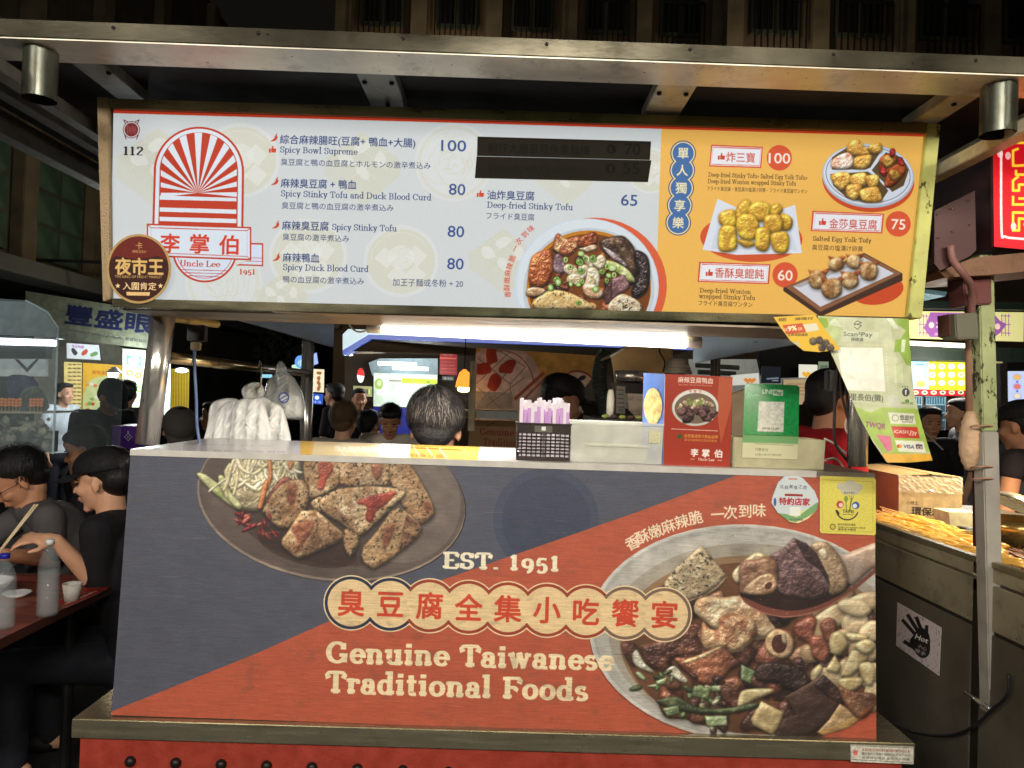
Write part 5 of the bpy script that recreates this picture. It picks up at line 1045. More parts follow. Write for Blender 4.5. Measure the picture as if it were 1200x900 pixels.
def paint_plate(cv):
    cv.line([(998, 873.5), (1069, 876.5), (1069, 894), (998, 890)], .6, (110, 100, 80), closed=True); cv.ell(1002.5, 882, 3.6, 4.6, (226, 190, 180)); cv.cjk('夜', (1002.5, 882), 6, (200, 40, 40), 0, .02)
    for r, t in enumerate(('臺北市饒河街觀光夜市攤販臨時集中場自治會', '攤位使用人應遵守相關規定 垃圾不落地', '營業許可證號 臺北市市場處')):
        cv.text(t, (1010, 879.6 + r * 4.6), (1066, 881.9 + r * 4.6), 3.4, (150, 60, 50) if r == 0 else (90, 86, 80))
    cv.im *= (.75 + .4 * noise(cv.H, cv.W, 8, 4, 3))[..., None]
printed('rating_plate', [(997, 872.6), (1070.5, 875.4), (1070.5, 895.6), (997, 892.6)], vplane(1.7885), paint_plate, .001, stall, dens=3, base=(216, 212, 196))

# ------------------------------------------------------------------ lit menu board
SLOPE = -.05; SY = 1.72; SZ = 2.17
SPL = vplane(SY, SLOPE, SZ)
menu = thing('menu_board', 'long backlit menu board in a steel frame, white with a yellow right third', 'menu sign', (0, 1.8, 1.75))
printed('menu_face', SIGN_Z, SPL, paint_menu, .006, menu, dens=2.5, base=(212, 218, 220), emit=.66, rough=.5, film=.24, spec=.12)
def onS(px, py, d=0.0):
    c = Canvas.__new__(Canvas); c.pt = np.array(SPL[0], float); c.n = np.array(Vector(SPL[1]).normalized())
    return Vector(c.world([(px, py)])[0]) + Vector((0, -d, 0))
def sbar(name, pts, m, front=.012, depth=.05):
    q = nb(); prism(q, [onS(x, y, front) for x, y in pts], (0, depth, 0)); return obj(name, q, m, menu, bevel=.0015)
FT = steel('frame_warm', (150, 126, 84), .32, (1, 8, 8), .8)
sbar('frame_bar', [(131, 117.5), (1086, 146), (1083.4, 157.8), (131.6, 129.4)], steel('frame_top', (128, 116, 84), .3, (1, 6, 6), .8))
sbar('frame_bar', [(116.5, 116), (130.5, 116.3), (133, 351), (123.5, 354)], mat('frame_left_paint', (150, 128, 96), .5, .4, .2, 60, .2, 200))
sbar('frame_bar', [(1083.6, 146.5), (1098.5, 148), (1077, 373.6), (1060.3, 372.6)], peel('frame_right_paint', (206, 206, 120), (90, 84, 50), 46, .60), .014)  # yellow-green reflection put into the bar's colour, broken into specks
sbar('frame_bar', [(133.4, 350.2), (1060, 372.2), (1060, 382.5), (133.6, 360.4)], steel('frame_bottom', (128, 122, 98), .2, (1, 4, 4), .9, g=.9), .010)
q = nb(); a, b = onS(134, 361), onS(1060, 383); prism(q, [a + Vector((0, .04, 0)), b + Vector((0, .04, 0)), onS(1083, 158) + Vector((0, .04, 0)), onS(132, 130) + Vector((0, .04, 0))], (0, .13, 0)); obj('light_box', q, STD, menu)
zz = onS(600, 371.5).z
obj('underside_plate', box(nb(), a.x, b.x, a.y + .0, a.y + .27, zz - .006, zz - .001), steel('underside', (150, 134, 118), .4, (1, 6, 6), .4), menu)
for q4, base in (([(559.5, 160), (763, 165.6), (761.6, 187.4), (559, 182.6)], (44, 38, 26)), ([(558.5, 183.2), (763.4, 187.9), (759.4, 213.4), (556.4, 208.6)], (40, 34, 22))):
    printed('black_tape', q4, (tuple(onS(600, 200, .002)), SPL[1]), paint_tape, .0015, menu, dens=2.4, base=base, rough=.6, emit=.10, spec=.08, film=.4)
aw = printed('award_sticker', [tuple(p) for p in ellp(162.6, 315, 37.8, 40.8)], (tuple(onS(160, 315, .014)), SPL[1]), paint_award, .001, None, dens=3, base=(176, 146, 92), rough=.55, spec=.15)
tag(aw, 'round dark brown award sticker with gold rim at the lower left of the menu board', 'sticker')
s1 = printed('partner_sticker', Z2((890, 545), 8, [(345, 97), (230, 105), (170, 160), (120, 290), (106, 350), (170, 450), (280, 530), (360, 543), (450, 500), (530, 420), (546, 330), (510, 240), (400, 120)]), BANPL, paint_partner, .0015, None, dens=3.4, base=(206, 214, 216), coat=.3)
tag(s1, 'round pale sticker with red lettering beside the yellow one on the counter front', 'sticker')
for o_ in (s1,): o_.location.y -= .004
s2 = printed('market_sticker', [(961.5, 557.4), (1023, 559.6), (1025.4, 562), (1025.4, 625.5), (1023, 627), (961.5, 624.4), (960, 622), (960, 559)], BANPL, paint_market, .0015, None, dens=3.4, base=(222, 208, 92), coat=.2)
tag(s2, "yellow square sticker with chef hat smile at the top right of the counter front", 'sticker'); s2.location.y -= .004

# tube lamp under the board
tl_ = thing('tube_lamp', 'bright white fluorescent tube lamp fixed under the menu board', 'lamp', (0.08, 2.07, 1.69))
pa, pb = P(449, 384.0, 2.07), P(803, 401, 2.07)
obj('tube', tube(nb(), [pa, pb], .0185, 16), glow_mat('tube_glow', (255, 250, 236), 9), tl_, True)
obj('fixture', bar(nb(), pa + Vector((-.04, .012, .033)), pb + Vector((.04, .012, .033)), .05, .022), mat('cream_fixture', (226, 196, 120), .4), tl_, bevel=.002)
for p, s in ((pa, -1), (pb, 1)): obj('end_cap', tube(nb(), [p, p + Vector((s * .045, 0, 0))], .0165, 16), mat('white_plastic', (232, 232, 228), .35), tl_, True)
obj('cord', tube(nb(), smooth_open([tuple(P(405, 373, 2.07)), tuple(P(412, 384, 2.07)), tuple(P(420, 389, 2.07)), tuple(P(430, 387, 2.07)), tuple(P(433, 383, 2.07))], 4).tolist(), .003, 6), mat('white_plastic'), tl_)
L = bpy.data.lights.new('tube_light', 'AREA'); L.shape = 'RECTANGLE'; L.size = .78; L.size_y = .03; L.energy = 10; L.color = (1, .95, .86)
o = bpy.data.objects.new('tube_light', L); COL.objects.link(o); o.parent = tl_; o.location = Vector(((pa.x + pb.x) / 2 - .08, 0, -.03)); o.rotation_euler = (0, 0, 0)

# ------------------------------------------------------------------ things on the counter
Y1 = 1.89
def cz(px, Y=Y1): return zc + .001
basket = thing('chopstick_basket', 'dark brown plastic lattice basket full of wrapped chopsticks at the middle of the counter', 'basket', (P(636, 541, Y1).x, Y1 + .05, zc))
bx = P(636, 541, Y1).x; W2 = .0685; H = .095; D = .10; bmat = mat('brown_plastic', (48, 36, 32), .4)
def lattice(bm, o, u, L, H, z0, nx=11, nzr=7):
    """a flat basket wall: solid rim and foot, bars between"""
    u = Vector(u); n = u.cross(Vector((0, 0, 1))) * .0022; o = Vector(o)
    def pl(a0, a1, h0, h1):
        f = lambda a, h: o + u * a + Vector((0, 0, z0 + h)) - n * .5
        prism(bm, [f(a0, h0), f(a1, h0), f(a1, h1), f(a0, h1)], n)
    pl(0, L, 0, .010); pl(0, L, H - .024, H)
    for i in range(nx + 1): a = i * L / nx; pl(max(0, a - .0016), min(L, a + .0016), .010, H - .024)
    for j in range(1, nzr): h = .010 + j * (H - .034) / nzr; pl(0, L, h - .0014, h + .0014)
for nme, o_, u, L_ in (('front_wall', (bx - W2, Y1, 0), (1, 0, 0), 2 * W2), ('back_wall', (bx - W2, Y1 + D, 0), (1, 0, 0), 2 * W2), ('side_wall', (bx - W2, Y1, 0), (0, 1, 0), D), ('side_wall', (bx + W2, Y1, 0), (0, 1, 0), D)):
    m = nb(); lattice(m, o_, u, L_, H, zc + .001, 11 if L_ > .11 else 8); obj(nme, m, bmat, basket)
m = nb(); box(m, bx - W2 - .004, bx + W2 + .004, Y1 - .004, Y1 + .003, zc + H - .001, zc + H + .003); box(m, bx - W2 - .004, bx + W2 + .004, Y1 + D - .003, Y1 + D + .004, zc + H - .001, zc + H + .003)
box(m, bx - W2 - .004, bx - W2 + .003, Y1 + .0031, Y1 + D - .0031, zc + H - .001, zc + H + .003); box(m, bx + W2 - .003, bx + W2 + .004, Y1 + .0031, Y1 + D - .0031, zc + H - .001, zc + H + .003); obj('rim', m, bmat, basket)
obj('floor', box(nb(), bx - W2 + .002, bx + W2 - .002, Y1 + .002, Y1 + D - .002, zc + .001, zc + .004), bmat, basket)
obj('label_slot', box(nb(), bx - .024, bx + .022, Y1 - .0035, Y1 - .001, zc + H - .021, zc + H - .004), mat('slot_grey', (96, 96, 82), .4), basket)
obj('price_tag', box(nb(), bx - .006, bx + .005, Y1 - .005, Y1 - .0036, zc + H - .016, zc + H - .006), mat('white_plastic'), basket)
R = random.Random(12)
pk_w = mat('packet_paper', (236, 226, 232), .6); pk_l = mat('packet_lilac', (206, 160, 214), .6)
for r in range(3):
    for k in range(14):
        x = bx - W2 + .010 + k * .0093 + R.uniform(-.001, .001) + r * .001; y = Y1 + .006 + r * .03 + R.uniform(-.003, .003)
        h = .148 + R.uniform(-.008, .012); t = R.uniform(-.05, .05); z0 = zc + .006
        q = nb(); m2 = [0, .52, .86, 1]
        for a, bq in zip(m2, m2[1:]):
            n0 = len(q.faces); prism(q, [(x - .0042 + t * a * h * .3, y, z0 + a * h), (x + .0042 + t * a * h * .3, y, z0 + a * h), (x + .0042 + t * bq * h * .3, y, z0 + bq * h), (x - .0042 + t * bq * h * .3, y, z0 + bq * h)], (0, .006, 0))
            for f in list(q.faces)[n0:] if False else q.faces: pass
            q.faces.ensure_lookup_table()
            for f in q.faces[n0:]: f.material_index = 1 if (a == .52 and (k * 7 + r) % 3) else 0
        o_ = obj('chopstick_packet', q, [pk_w, pk_l]); tag(o_, 'paper wrapped pair of chopsticks with a lilac band standing in the brown basket', 'chopsticks', 'wrapped chopsticks in the brown basket')
# clear box
cb = thing('plastic_box', 'milky translucent plastic box with a lid between the chopstick basket and the red carton', 'storage box', (P(722, 545, Y1).x, Y1 + .06, zc))
xa, xb = P(667, 541, Y1).x + .002, P(776, 546, Y1).x; ht = .098
milk = clear_mat('milky_plastic', (226, 226, 214), .42, .2)
m = nb(); t = .003
prism(m, [(xa + .004, Y1, zc + .001), (xb - .003, Y1, zc + .001), (xb, Y1 - .003, zc + ht), (xa, Y1 - .003, zc + ht)], (0, t, 0)); prism(m, [(xa + .004, Y1 + .13, zc + .001), (xb - .003, Y1 + .13, zc + .001), (xb, Y1 + .133, zc + ht), (xa, Y1 + .133, zc + ht)], (0, t, 0))
box(m, xa + .0005, xa + .004, Y1 + .004, Y1 + .129, zc + .001, zc + ht); box(m, xb - .0035, xb - .0005, Y1 + .004, Y1 + .129, zc + .001, zc + ht); box(m, xa + .005, xb - .005, Y1 + .004, Y1 + .129, zc + .001, zc + .005)
obj('body', m, milk, cb)
m = nb(); box(m, xa - .004, xb + .002, Y1 - .007, Y1 + .139, zc + ht + .001, zc + ht + .008); obj('lid', m, clear_mat('lid_plastic', (236, 236, 226), .5, .2), cb, bevel=.002)
m = nb(); box(m, xa + .04, xb - .035, Y1 + .02, Y1 + .11, zc + .006, zc + .045); obj('contents', m, mat('napkins', (214, 208, 182), .8, 0, .2, 30), cb, bevel=.006)
obj('handle_rib', bar(nb(), (xa + .04, Y1 - .003, zc + .045), (xb - .035, Y1 - .003, zc + .045), .004, .004), mat('rib', (206, 204, 186), .3), cb)
obj('barcode_label', box(nb(), xb - .038, xb - .008, Y1 - .0055, Y1 - .0042, zc + .055, zc + .088), mat('old_label', (206, 200, 160), .6, 0, .3, 300), cb)
obj('spoon', bar(nb(), (xa + .03, Y1 + .010, zc + .075), (xa + .13, Y1 + .012, zc + .055), .006, .008), mat('spoon_plastic', (190, 198, 190), .3), cb)

# red carton
carton = thing('food_carton', 'glossy red food carton with a bowl picture and a blue side on the counter', 'carton', (P(815, 548, 1.9).x, 1.93, zc))
CF = [(779.5, 438.2), (858.6, 441.6), (855.2, 550.4), (777, 546.6)]
def paint_carton(cv):
    cv.poly([(843, 441), (859, 442), (858, 470), (845, 520), (840, 480)], (236, 176, 110), .25)
    cv.text('麻辣豆腐鴨血', (794.6, 447.6), (835.6, 449.2), 7.4, (240, 222, 206), .02); cv.text('Spicy Stinky Tofu and Duck Blood Curd', (795, 451.2), (834, 452.8), 2.6, (230, 190, 170))
    cv.ell(814.8, 477.6, 27.4, 21.6, (200, 196, 186)); cv.ell(815, 476.8, 26, 20.2, (226, 224, 216)); cv.ell(815, 478.6, 24.6, 18, (120, 104, 88))
    for k, ch in enumerate('李掌伯'): cv.cjk(ch, (809 + k * 5.6, 458.6), 4, (206, 70, 50))
    R2 = random.Random(3)
    for k in range(14): x, y = 815 + R2.uniform(-19, 19), 478 + R2.uniform(-12, 4); cv.chunk(lump(x, y, 4.5, 3.4, R2), (206, 190, 156), (150, 130, 100), r=2, bump=1.2, tex=(2.5, .7), seed=700 + k, shadow=.3)
    for k in range(12): x, y = 816 + R2.uniform(-19, 19), 486 + R2.uniform(-6, 6); cv.chunk(lump(x, y, 6, 4.5, R2), (112, 80, 76), (60, 42, 44), r=2.5, bump=1.2, tex=(3, .6), gloss=.3, seed=720 + k, shadow=.4)
    for k in range(10): x, y = 815 + R2.uniform(-8, 8), 471 + R2.uniform(-4, 4); cv.ell(x, y, 2, 1.3, (130, 150, 80))
    cv.line([(787, 502.6), (841, 505)], .9, (224, 190, 170)); cv.ell(796.5, 511.4, 2.8, 2.8, (60, 96, 50)); cv.text('民眾票選夜市最佳品牌', (802, 512.2), (841, 513.8), 4.2, (226, 180, 80), .01); cv.text('臺北市麻辣臭豆腐金牌美食', (802, 516.4), (840, 518), 3.2, (216, 168, 76))
    cv.text('李', (809.4, 534), (818, 534.4), 10, (246, 240, 232), .03); cv.text('掌', (822.6, 534.6), (831.2, 535), 10, (246, 240, 232), .03); cv.text('伯', (837, 535.2), (846, 535.6), 10, (246, 240, 232), .03)
    cv.serif('Uncle Lee', (818, 539.6), (837, 540.4), 4.4, (246, 240, 232), .13, .06); cv.line([(809, 538), (814, 538.2)], .5, (240, 230, 220)); cv.line([(841, 539.4), (846, 539.6)], .5, (240, 230, 220))
    cv.grain(.06, 2)
printed('front_face', CF, vplane(1.885), paint_carton, .003, carton, dens=3, base=(166, 62, 46), rough=.25, coat=.8)
def wp(px, py, Y): return P(px, py, Y)
f0, f1, f2, f3 = [P(x, y, 1.8885) for x, y in CF]
bk = [P(762, 440.5, 1.955), P(842, 444, 1.955)]
BLU = mat('carton_blue', (84, 120, 190), .3, coat=.5); RD = mat('carton_red', (160, 60, 46), .3, coat=.5)
m = nb(); dv = Vector((-.012, .085, 0))
g0, g1, g2, g3 = f0 + dv + Vector((-.028, 0, .004)), f1 + dv, f2 + dv, f3 + dv + Vector((-.028, 0, 0))
prism(m, [f0, g0, g3, f3], (.0025, 0, 0)); obj('side_face', m, BLU, carton)
m = nb(); prism(m, [f1, g1, g2, f2], (-.0025, 0, 0)); obj('side_face', m, RD, carton)
m = nb(); prism(m, [f0 + Vector((.003, .001, 0)), f1 + Vector((-.003, .001, 0)), g1 + Vector((-.003, 0, 0)), g0 + Vector((.003, 0, 0))], (0, 0, -.002)); obj('top_flap', m, mat('carton_white', (226, 222, 216), .4), carton)
m = nb(); prism(m, [g0, g1, g2, g3], (0, .002, 0)); obj('back_face', m, RD, carton)
def side_pt(a, b): return f0.lerp(g0, a).lerp(f3.lerp(g3, a), b) + Vector((-.0025, -.0015, 0))
m = nb(); prism(m, [side_pt(.5 + .42 * math.cos(t), .36 + .20 * math.sin(t)) for t in np.linspace(0, 6.28, 20)[:-1]], (.001, 0, 0)); obj('side_picture', m, mat('side_pic', (214, 184, 120), .4, 0, .5, 60), carton)

# clear tray with the green payment stand
tray = thing('plastic_tray', 'low translucent plastic tray holding a rolled napkin under the green payment stand', 'tray', (P(912, 552, 1.9).x, 1.94, zc))
xa, xb = P(858, 549, 1.89).x, P(965, 553, 1.89).x
ht = .078; m = nb()
prism(m, [(xa + .003, 1.885, zc + .001), (xb - .003, 1.885, zc + .001), (xb, 1.882, zc + ht), (xa, 1.882, zc + ht)], (0, .003, 0)); box(m, xa, xa + .003, 1.889, 2.02, zc + .001, zc + ht); box(m, xb - .003, xb, 1.889, 2.02, zc + .001, zc + ht); box(m, xa + .0031, xb - .0031, 2.017, 2.02, zc + .001, zc + ht); box(m, xa + .0031, xb - .0031, 1.889, 2.016, zc + .001, zc + .004)
obj('walls', m, clear_mat('yellowed_plastic', (224, 218, 178), .42, .2), tray)
obj('napkin_roll', tube(nb(), [(xa + .02, 1.93, zc + .022), (xb - .045, 1.93, zc + .022)], .0165, 16), mat('napkin_cream', (226, 216, 176), .8, 0, .15, 50), tray, True)
stand = thing('payment_stand', 'green acrylic mobile payment stand with a blank white card standing in the plastic tray', 'payment stand', (P(903, 545, 1.885).x, 1.91, zc))
def paint_pay(cv):
    cv.text('LINE', (893.6, 461), (905.6, 461.6), 7, (226, 236, 216), .03); cv.poly([(906.4, 456.4), (918, 456.8), (917.4, 464), (906, 463.6)], (206, 216, 196)); cv.text('Pay', (907.6, 462), (916, 462.4), 6, (60, 140, 80), .03)
    cv.poly([(889.6, 470.2), (919.4, 471), (918, 506.4), (887.4, 505.4)], (206, 206, 192)); cv.text('掃描付款', (893, 503), (913, 503.7), 2.8, (70, 80, 70))
    cv.im *= (.82 + .36 * noise(cv.H, cv.W, 7, 8, 4))[..., None]
    for k in range(5): cv.line([(875 + k * 3, 466 - k), (878 + k * 3, 460 + k)], .8, (190, 220, 190), .5)
printed('sign_plate', [(876, 449.2), (934, 451.4), (937, 454), (935.6, 511.5), (870.6, 509.2), (872.8, 452)], vplane(1.905, .1, zb), paint_pay, .003, stand, dens=3, base=(22, 140, 70), rough=.2, coat=.5)
def paint_pay2(cv):
    cv.poly([(869, 509), (936, 511), (936, 520), (869, 518)], (120, 170, 110)); cv.poly([(869, 519), (936, 521), (936, 552), (869, 550)], (214, 210, 170))
    cv.text('行動支付', (885, 528), (900, 528.8), 4, (120, 120, 90), .01); cv.text('台灣大哥大行動收款', (885, 533.6), (916, 534.6), 3.2, (130, 130, 100)); cv.line([(884, 520), (930, 522)], .6, (90, 110, 80), .6)
printed('stand_foot', [(870.6, 509.6), (935.5, 511.9), (934.6, 538.5), (869.6, 536.2)], vplane(1.8815, .0, zb), paint_pay2, .0015, stand, dens=3, base=(180, 190, 140), rough=.3, coat=.4)

# hanging payment sheet and yellow flyer
def paint_sheet(cv):
    G1, G2 = (134, 170, 50), (166, 190, 96)
    Zs = lambda p: Z2((900, 360), 4.735, p)
    cv.poly(Zs([(260, 40), (380, 45), (430, 130), (380, 220), (300, 200)]), G2, .45); cv.poly(Zs([(640, 50), (800, 60), (800, 330), (760, 320), (700, 220), (760, 130)]), G1, .85)
    for q, c in (([(650, 60), (680, 60), (720, 120), (690, 120)], (226, 232, 206)), ([(700, 180), (770, 178), (730, 250), (690, 250)], G1), ([(735, 180), (760, 180), (750, 250), (730, 250)], (226, 232, 206)), ([(765, 250), (795, 200), (800, 330)], G1), ([(690, 330), (740, 310), (740, 420), (690, 420)], (206, 216, 170)), ([(280, 60), (330, 60), (340, 110), (300, 120)], G1), ([(340, 80), (380, 60), (420, 110), (360, 100)], (214, 222, 190))): cv.poly(Zs(q), c, .8)
    cv.poly(Zs([(455, 540), (560, 585), (620, 555), (830, 565), (880, 800), (620, 815), (520, 660)]), (164, 190, 84))
    cv.poly(Zs([(610, 808), (890, 812), (910, 860), (620, 860)]), (232, 176, 60)); cv.poly(Zs([(585, 705), (660, 715), (665, 790), (640, 800)]), (216, 110, 140))
    cv.poly(Zs([(410, 125), (610, 140), (606, 190), (410, 190)]), (206, 212, 186), .5)
    cv.line(Zs([(500, 75), (482, 92), (522, 100), (500, 122), (484, 108)]), .8, (50, 54, 46)); cv.line(Zs([(500, 75), (522, 86), (484, 98)]), .8, (50, 54, 46))
    cv.text('Scan²Pay', Zs([(425, 158)])[0], Zs([(578, 164)])[0], 7.2, (70, 78, 62), .01); cv.text('掃碼通', Zs([(465, 186)])[0], Zs([(530, 188)])[0], 4.6, (70, 78, 62), .02)
    q = Zs([(378, 205), (648, 212), (660, 540), (450, 520)])
    n = 18
    for a, b in zip(q, q[1:] + q[:1]):
        for k in range(n): t = (k + .5) / n; cv.ell(a[0] + (b[0] - a[0]) * t, a[1] + (b[1] - a[1]) * t, .9, .9, (214, 210, 180), .8)
    cv.poly(Zs([(392, 222), (628, 226), (640, 468), (424, 460)]), (236, 234, 214))
    cv.text('里長伯(攤)', Zs([(456, 512)])[0], Zs([(626, 520)])[0], 8.6, (72, 74, 60), .01)
    cv.ell(*Zs([(752, 472)])[0], 4.6, 4.9, (56, 60, 66)); cv.text('f', Zs([(748, 486)])[0], Zs([(757, 486)])[0], 8, (236, 236, 226), .04)
    for k in range(3): cv.ell(*Zs([(735 + k * 14, 442)])[0], .9, .9, (90, 110, 60))
    cv.ell(*Zs([(758, 520)])[0], 2.6, 2, (90, 140, 70)); cv.text('加好友', Zs([(722, 536)])[0], Zs([(795, 540)])[0], 3.4, (90, 100, 70), .02); cv.poly(Zs([(650, 488), (705, 490), (712, 550), (655, 548)]), (200, 202, 180))
    cv.text('TWQR', Zs([(530, 662)])[0], Zs([(632, 676)])[0], 9, (150, 76, 110), .03)
    cv.poly(Zs([(650, 582), (795, 590), (805, 650), (662, 645)]), (226, 224, 200)); cv.text('悠遊付', Zs([(712, 622)])[0], Zs([(792, 626)])[0], 6.4, (86, 90, 76), .03); cv.text('EasyWallet', Zs([(724, 638)])[0], Zs([(786, 640)])[0], 2.6, (86, 90, 76), .02); cv.line(ellp(*Zs([(688, 614)])[0], 3.6, 3.6), .8, (110, 140, 80), closed=True)
    cv.poly(Zs([(664, 658), (812, 664), (824, 726), (680, 722)]), (196, 54, 40)); cv.text('iCASH Pay', Zs([(678, 696)])[0], Zs([(808, 702)])[0], 5.4, (240, 226, 206), .02); cv.text('愛金卡', Zs([(760, 710)])[0], Zs([(804, 712)])[0], 2.8, (240, 226, 206), .02)
    cv.poly(Zs([(680, 735), (845, 742), (858, 804), (700, 798)]), (228, 226, 204)); cv.ell(*Zs([(700, 768)])[0], 1.9, 2.1, (196, 60, 40)); cv.ell(*Zs([(710, 768)])[0], 1.9, 2.1, (226, 150, 50)); cv.text('VISA', Zs([(728, 778)])[0], Zs([(788, 782)])[0], 5.6, (50, 60, 96), .03); cv.poly(Zs([(798, 758), (838, 760), (840, 786), (800, 784)]), (90, 60, 80)); cv.text('JCB', Zs([(802, 782)])[0], Zs([(836, 784)])[0], 4.4, (236, 230, 210), .03)
    cv.im *= (.9 + .2 * noise(cv.H, cv.W, 30, 8, 3))[..., None]
def curl(o_, f):
    """bend a sheet: subdivide and push its points along y"""
    me = o_.data; b = bmesh.new(); b.from_mesh(me); bmesh.ops.triangulate(b, faces=b.faces); 
    for _ in range(4):
        es = [e for e in b.edges if e.calc_length() > .012]; 
        if es: bmesh.ops.subdivide_edges(b, edges=es, cuts=1)
    w = Vector(o_.location)
    for v in b.verts: v.co.y += f(v.co + w)
    bmesh.ops.triangulate(b, faces=b.faces)
    b.to_mesh(me); b.free(); me.update()
sheet = printed('payment_sheet', [(958, 370), (1064, 374), (1066, 420), (1069, 462), (1078, 500), (1089, 539), (1060, 541), (1034, 541), (1020, 518), (1005, 486), (990, 448), (974, 412)], vplane(1.69, .06, 1.7), paint_sheet, .0008, None, dens=3, base=(192, 196, 154), rough=.4, coat=.1)
zs = onS(1000, 375).z
curl(sheet, lambda p: -.10 * max(0, zs - .04 - p.z) ** 1.5 + .006 * math.sin(p.x * 26))
tag(sheet, 'green and white mobile payment sheet hanging curled from the right end of the menu board', 'payment sheet')
def paint_flyer(cv):
    Zs = lambda p: Z2((900, 360), 4.735, p); cv.poly(Zs([(80, 100), (190, 88), (212, 140), (100, 150)]), (206, 84, 40)); cv.text('9%', Zs([(112, 132)])[0], Zs([(160, 126)])[0], 7.6, (250, 236, 190), .05)
    cv.text('最高', Zs([(88, 134)])[0], Zs([(108, 131)])[0], 4, (250, 230, 190), .02); cv.text('回饋', Zs([(168, 128)])[0], Zs([(190, 126)])[0], 4, (250, 230, 190), .02); cv.text('刷悠遊付', Zs([(60, 78)])[0], Zs([(102, 75)])[0], 4.2, (60, 40, 20), .03); cv.text('掃碼付', Zs([(150, 72)])[0], Zs([(250, 68)])[0], 3.6, (60, 40, 20), .02)
    cv.poly(Zs([(196, 96), (268, 88), (284, 128), (212, 138)]), (226, 220, 196)); cv.text('立即領取優惠', Zs([(110, 160)])[0], Zs([(220, 158)])[0], 3.4, (70, 46, 20), .02)
    for k, (x, y) in enumerate([(250, 190), (285, 185), (320, 200), (345, 225), (300, 225)]): cv.chunk(Zs([(x - 18, y - 12), (x + 6, y - 22), (x + 22, y), (x + 10, y + 18), (x - 14, y + 14)]), (110, 90, 66), (50, 36, 26), r=2, bump=1.2, tex=(2.5, .8), seed=760 + k)
    cv.poly(Zs([(130, 195), (170, 190), (185, 215), (145, 218)]), (206, 190, 140))
flyer = printed('yellow_flyer', [(906.5, 371.5), (955, 368.6), (970, 390), (985.5, 409.6), (960, 412.6), (942, 411), (926, 399), (915, 384)], vplane(1.676, .05, 1.7), paint_flyer, .0008, None, dens=3, base=(232, 186, 48), rough=.5)
tag(flyer, 'small yellow promotion flyer taped over the corner of the hanging green payment sheet', 'flyer')
# ------------------------------------------------------------------ surroundings
GRY = mat('dark_wall', (58, 54, 48), .85, 0, .3, 2, .3, 12); DARK = mat('dark_interior', (30, 27, 25), .8, 0, .2, 3)
WHT = mat('white_plastic'); DKM = mat('dark_metal', (44, 44, 44), .45, .5); BRN = mat('brown_panel', (96, 80, 62), .6, 0, .2, 8)
def pbox(bm, px0, py0, px1, py1, Y, d=.03):
    """a block whose front face spans the two photo corners at depth Y"""
    a, b = P(px0, py0, Y), P(px1, py1, Y); zl, zh = min(a.z, b.z), max(a.z, b.z)
    return box(bm, min(a.x, b.x), max(a.x, b.x), Y, Y + d, zl, zh)
def pprism(bm, pts, Y, d=.03): return prism(bm, [P(x, y, Y) for x, y in pts], (0, d, 0))
def pball(bm, px, py, Y, r, **k): return ball(bm, P(px, py, Y), r, **k)
def card(name, label, cat, out, Y, paint, base, emit=0, parent=None, dens=1.6, thick=.02, rough=.5, side=None, slope=0.0):
    o = printed(name, out, vplane(Y, slope), paint, thick, parent, dens=dens, base=base, emit=emit, rough=rough, side=side or DKM)
    if label: tag(o, label, cat)
    return o
nop = lambda cv: None

# --- old building on the left: wall, pilasters, windows, shop fascia
WX = -6.0
bl = thing('old_building', 'dark old building on the left with pilasters and barred glass windows above a shop fascia', 'building', (WX - 2, 12, 0))
obj('wall', box(nb(), WX - 3, WX, 5.5, 24, 2.9, 9), mat('old_wall', (66, 58, 44), .9, 0, .35, 3, .5, 10), bl)
obj('wall', box(nb(), WX - 3, WX - .02, 12.6, 24, 0, 2.899), GRY, bl)
for k, y in enumerate((6.15, 7.35, 8.7, 10.2, 11.9, 13.9, 16.2)):
    obj('pilaster', box(nb(), WX + .001, WX + .16, y, y + .28, 2.9, 8.9), mat('pilaster_stone', (96, 84, 62), .85, 0, .3, 4, .3, 20), bl, bevel=.01)
for k, (y0, y1) in enumerate(((6.5, 7.3), (7.7, 8.6), (9.05, 10.1), (10.6, 11.8), (12.3, 13.8), (14.3, 16.1))):
    w = obj('window', box(nb(), WX + .002, WX + .05, y0, y1, 3.05, 4.35), mat('window_frame', (62, 66, 52), .6), bl)
    for i in range(2):
        for j in range(3):
            h = 1.3 / 3; q = box(nb(), WX + .051, WX + .056, y0 + .03 + i * (y1 - y0) / 2, y0 - .03 + (i + 1) * (y1 - y0) / 2, 3.08 + j * h, 3.02 + (j + 1) * h)
            obj('pane', q, mat('old_glass', (70, 90, 72), .12, 0, .5, 2, spec=.9), w)
    obj('window_band', box(nb(), WX + .001, WX + .08, y0 - .04, y1 + .04, 4.36, 5.0), mat('band_brown', (84, 70, 48), .8, 0, .3, 3, .3, 20), bl)
obj('cornice', box(nb(), WX + .001, WX + .5, 5.6, 16.4, 2.70, 2.89), mat('cornice_grey', (74, 72, 64), .8), bl)
def paint_fascia(cv):
    cv.text('豐盛眼鏡', (76, 377), (213, 394), 24, (26, 32, 66), .035)
    cv.text('CONTACT LENS  OPTICAL  豐盛眼鏡行', (80, 388), (172, 402), 4, (40, 42, 46)); cv.im *= (.8 + .4 * noise(cv.H, cv.W, 10, 4, 3))[..., None]
fa = card('shop_fascia', 'faded olive shop fascia with large navy characters above the lit shop at the left', 'shop sign', [(30, 341), (188, 366), (188, 410), (62, 396), (30, 388)], 7.6, paint_fascia, (112, 116, 96), 0, None, 2.2, .1)
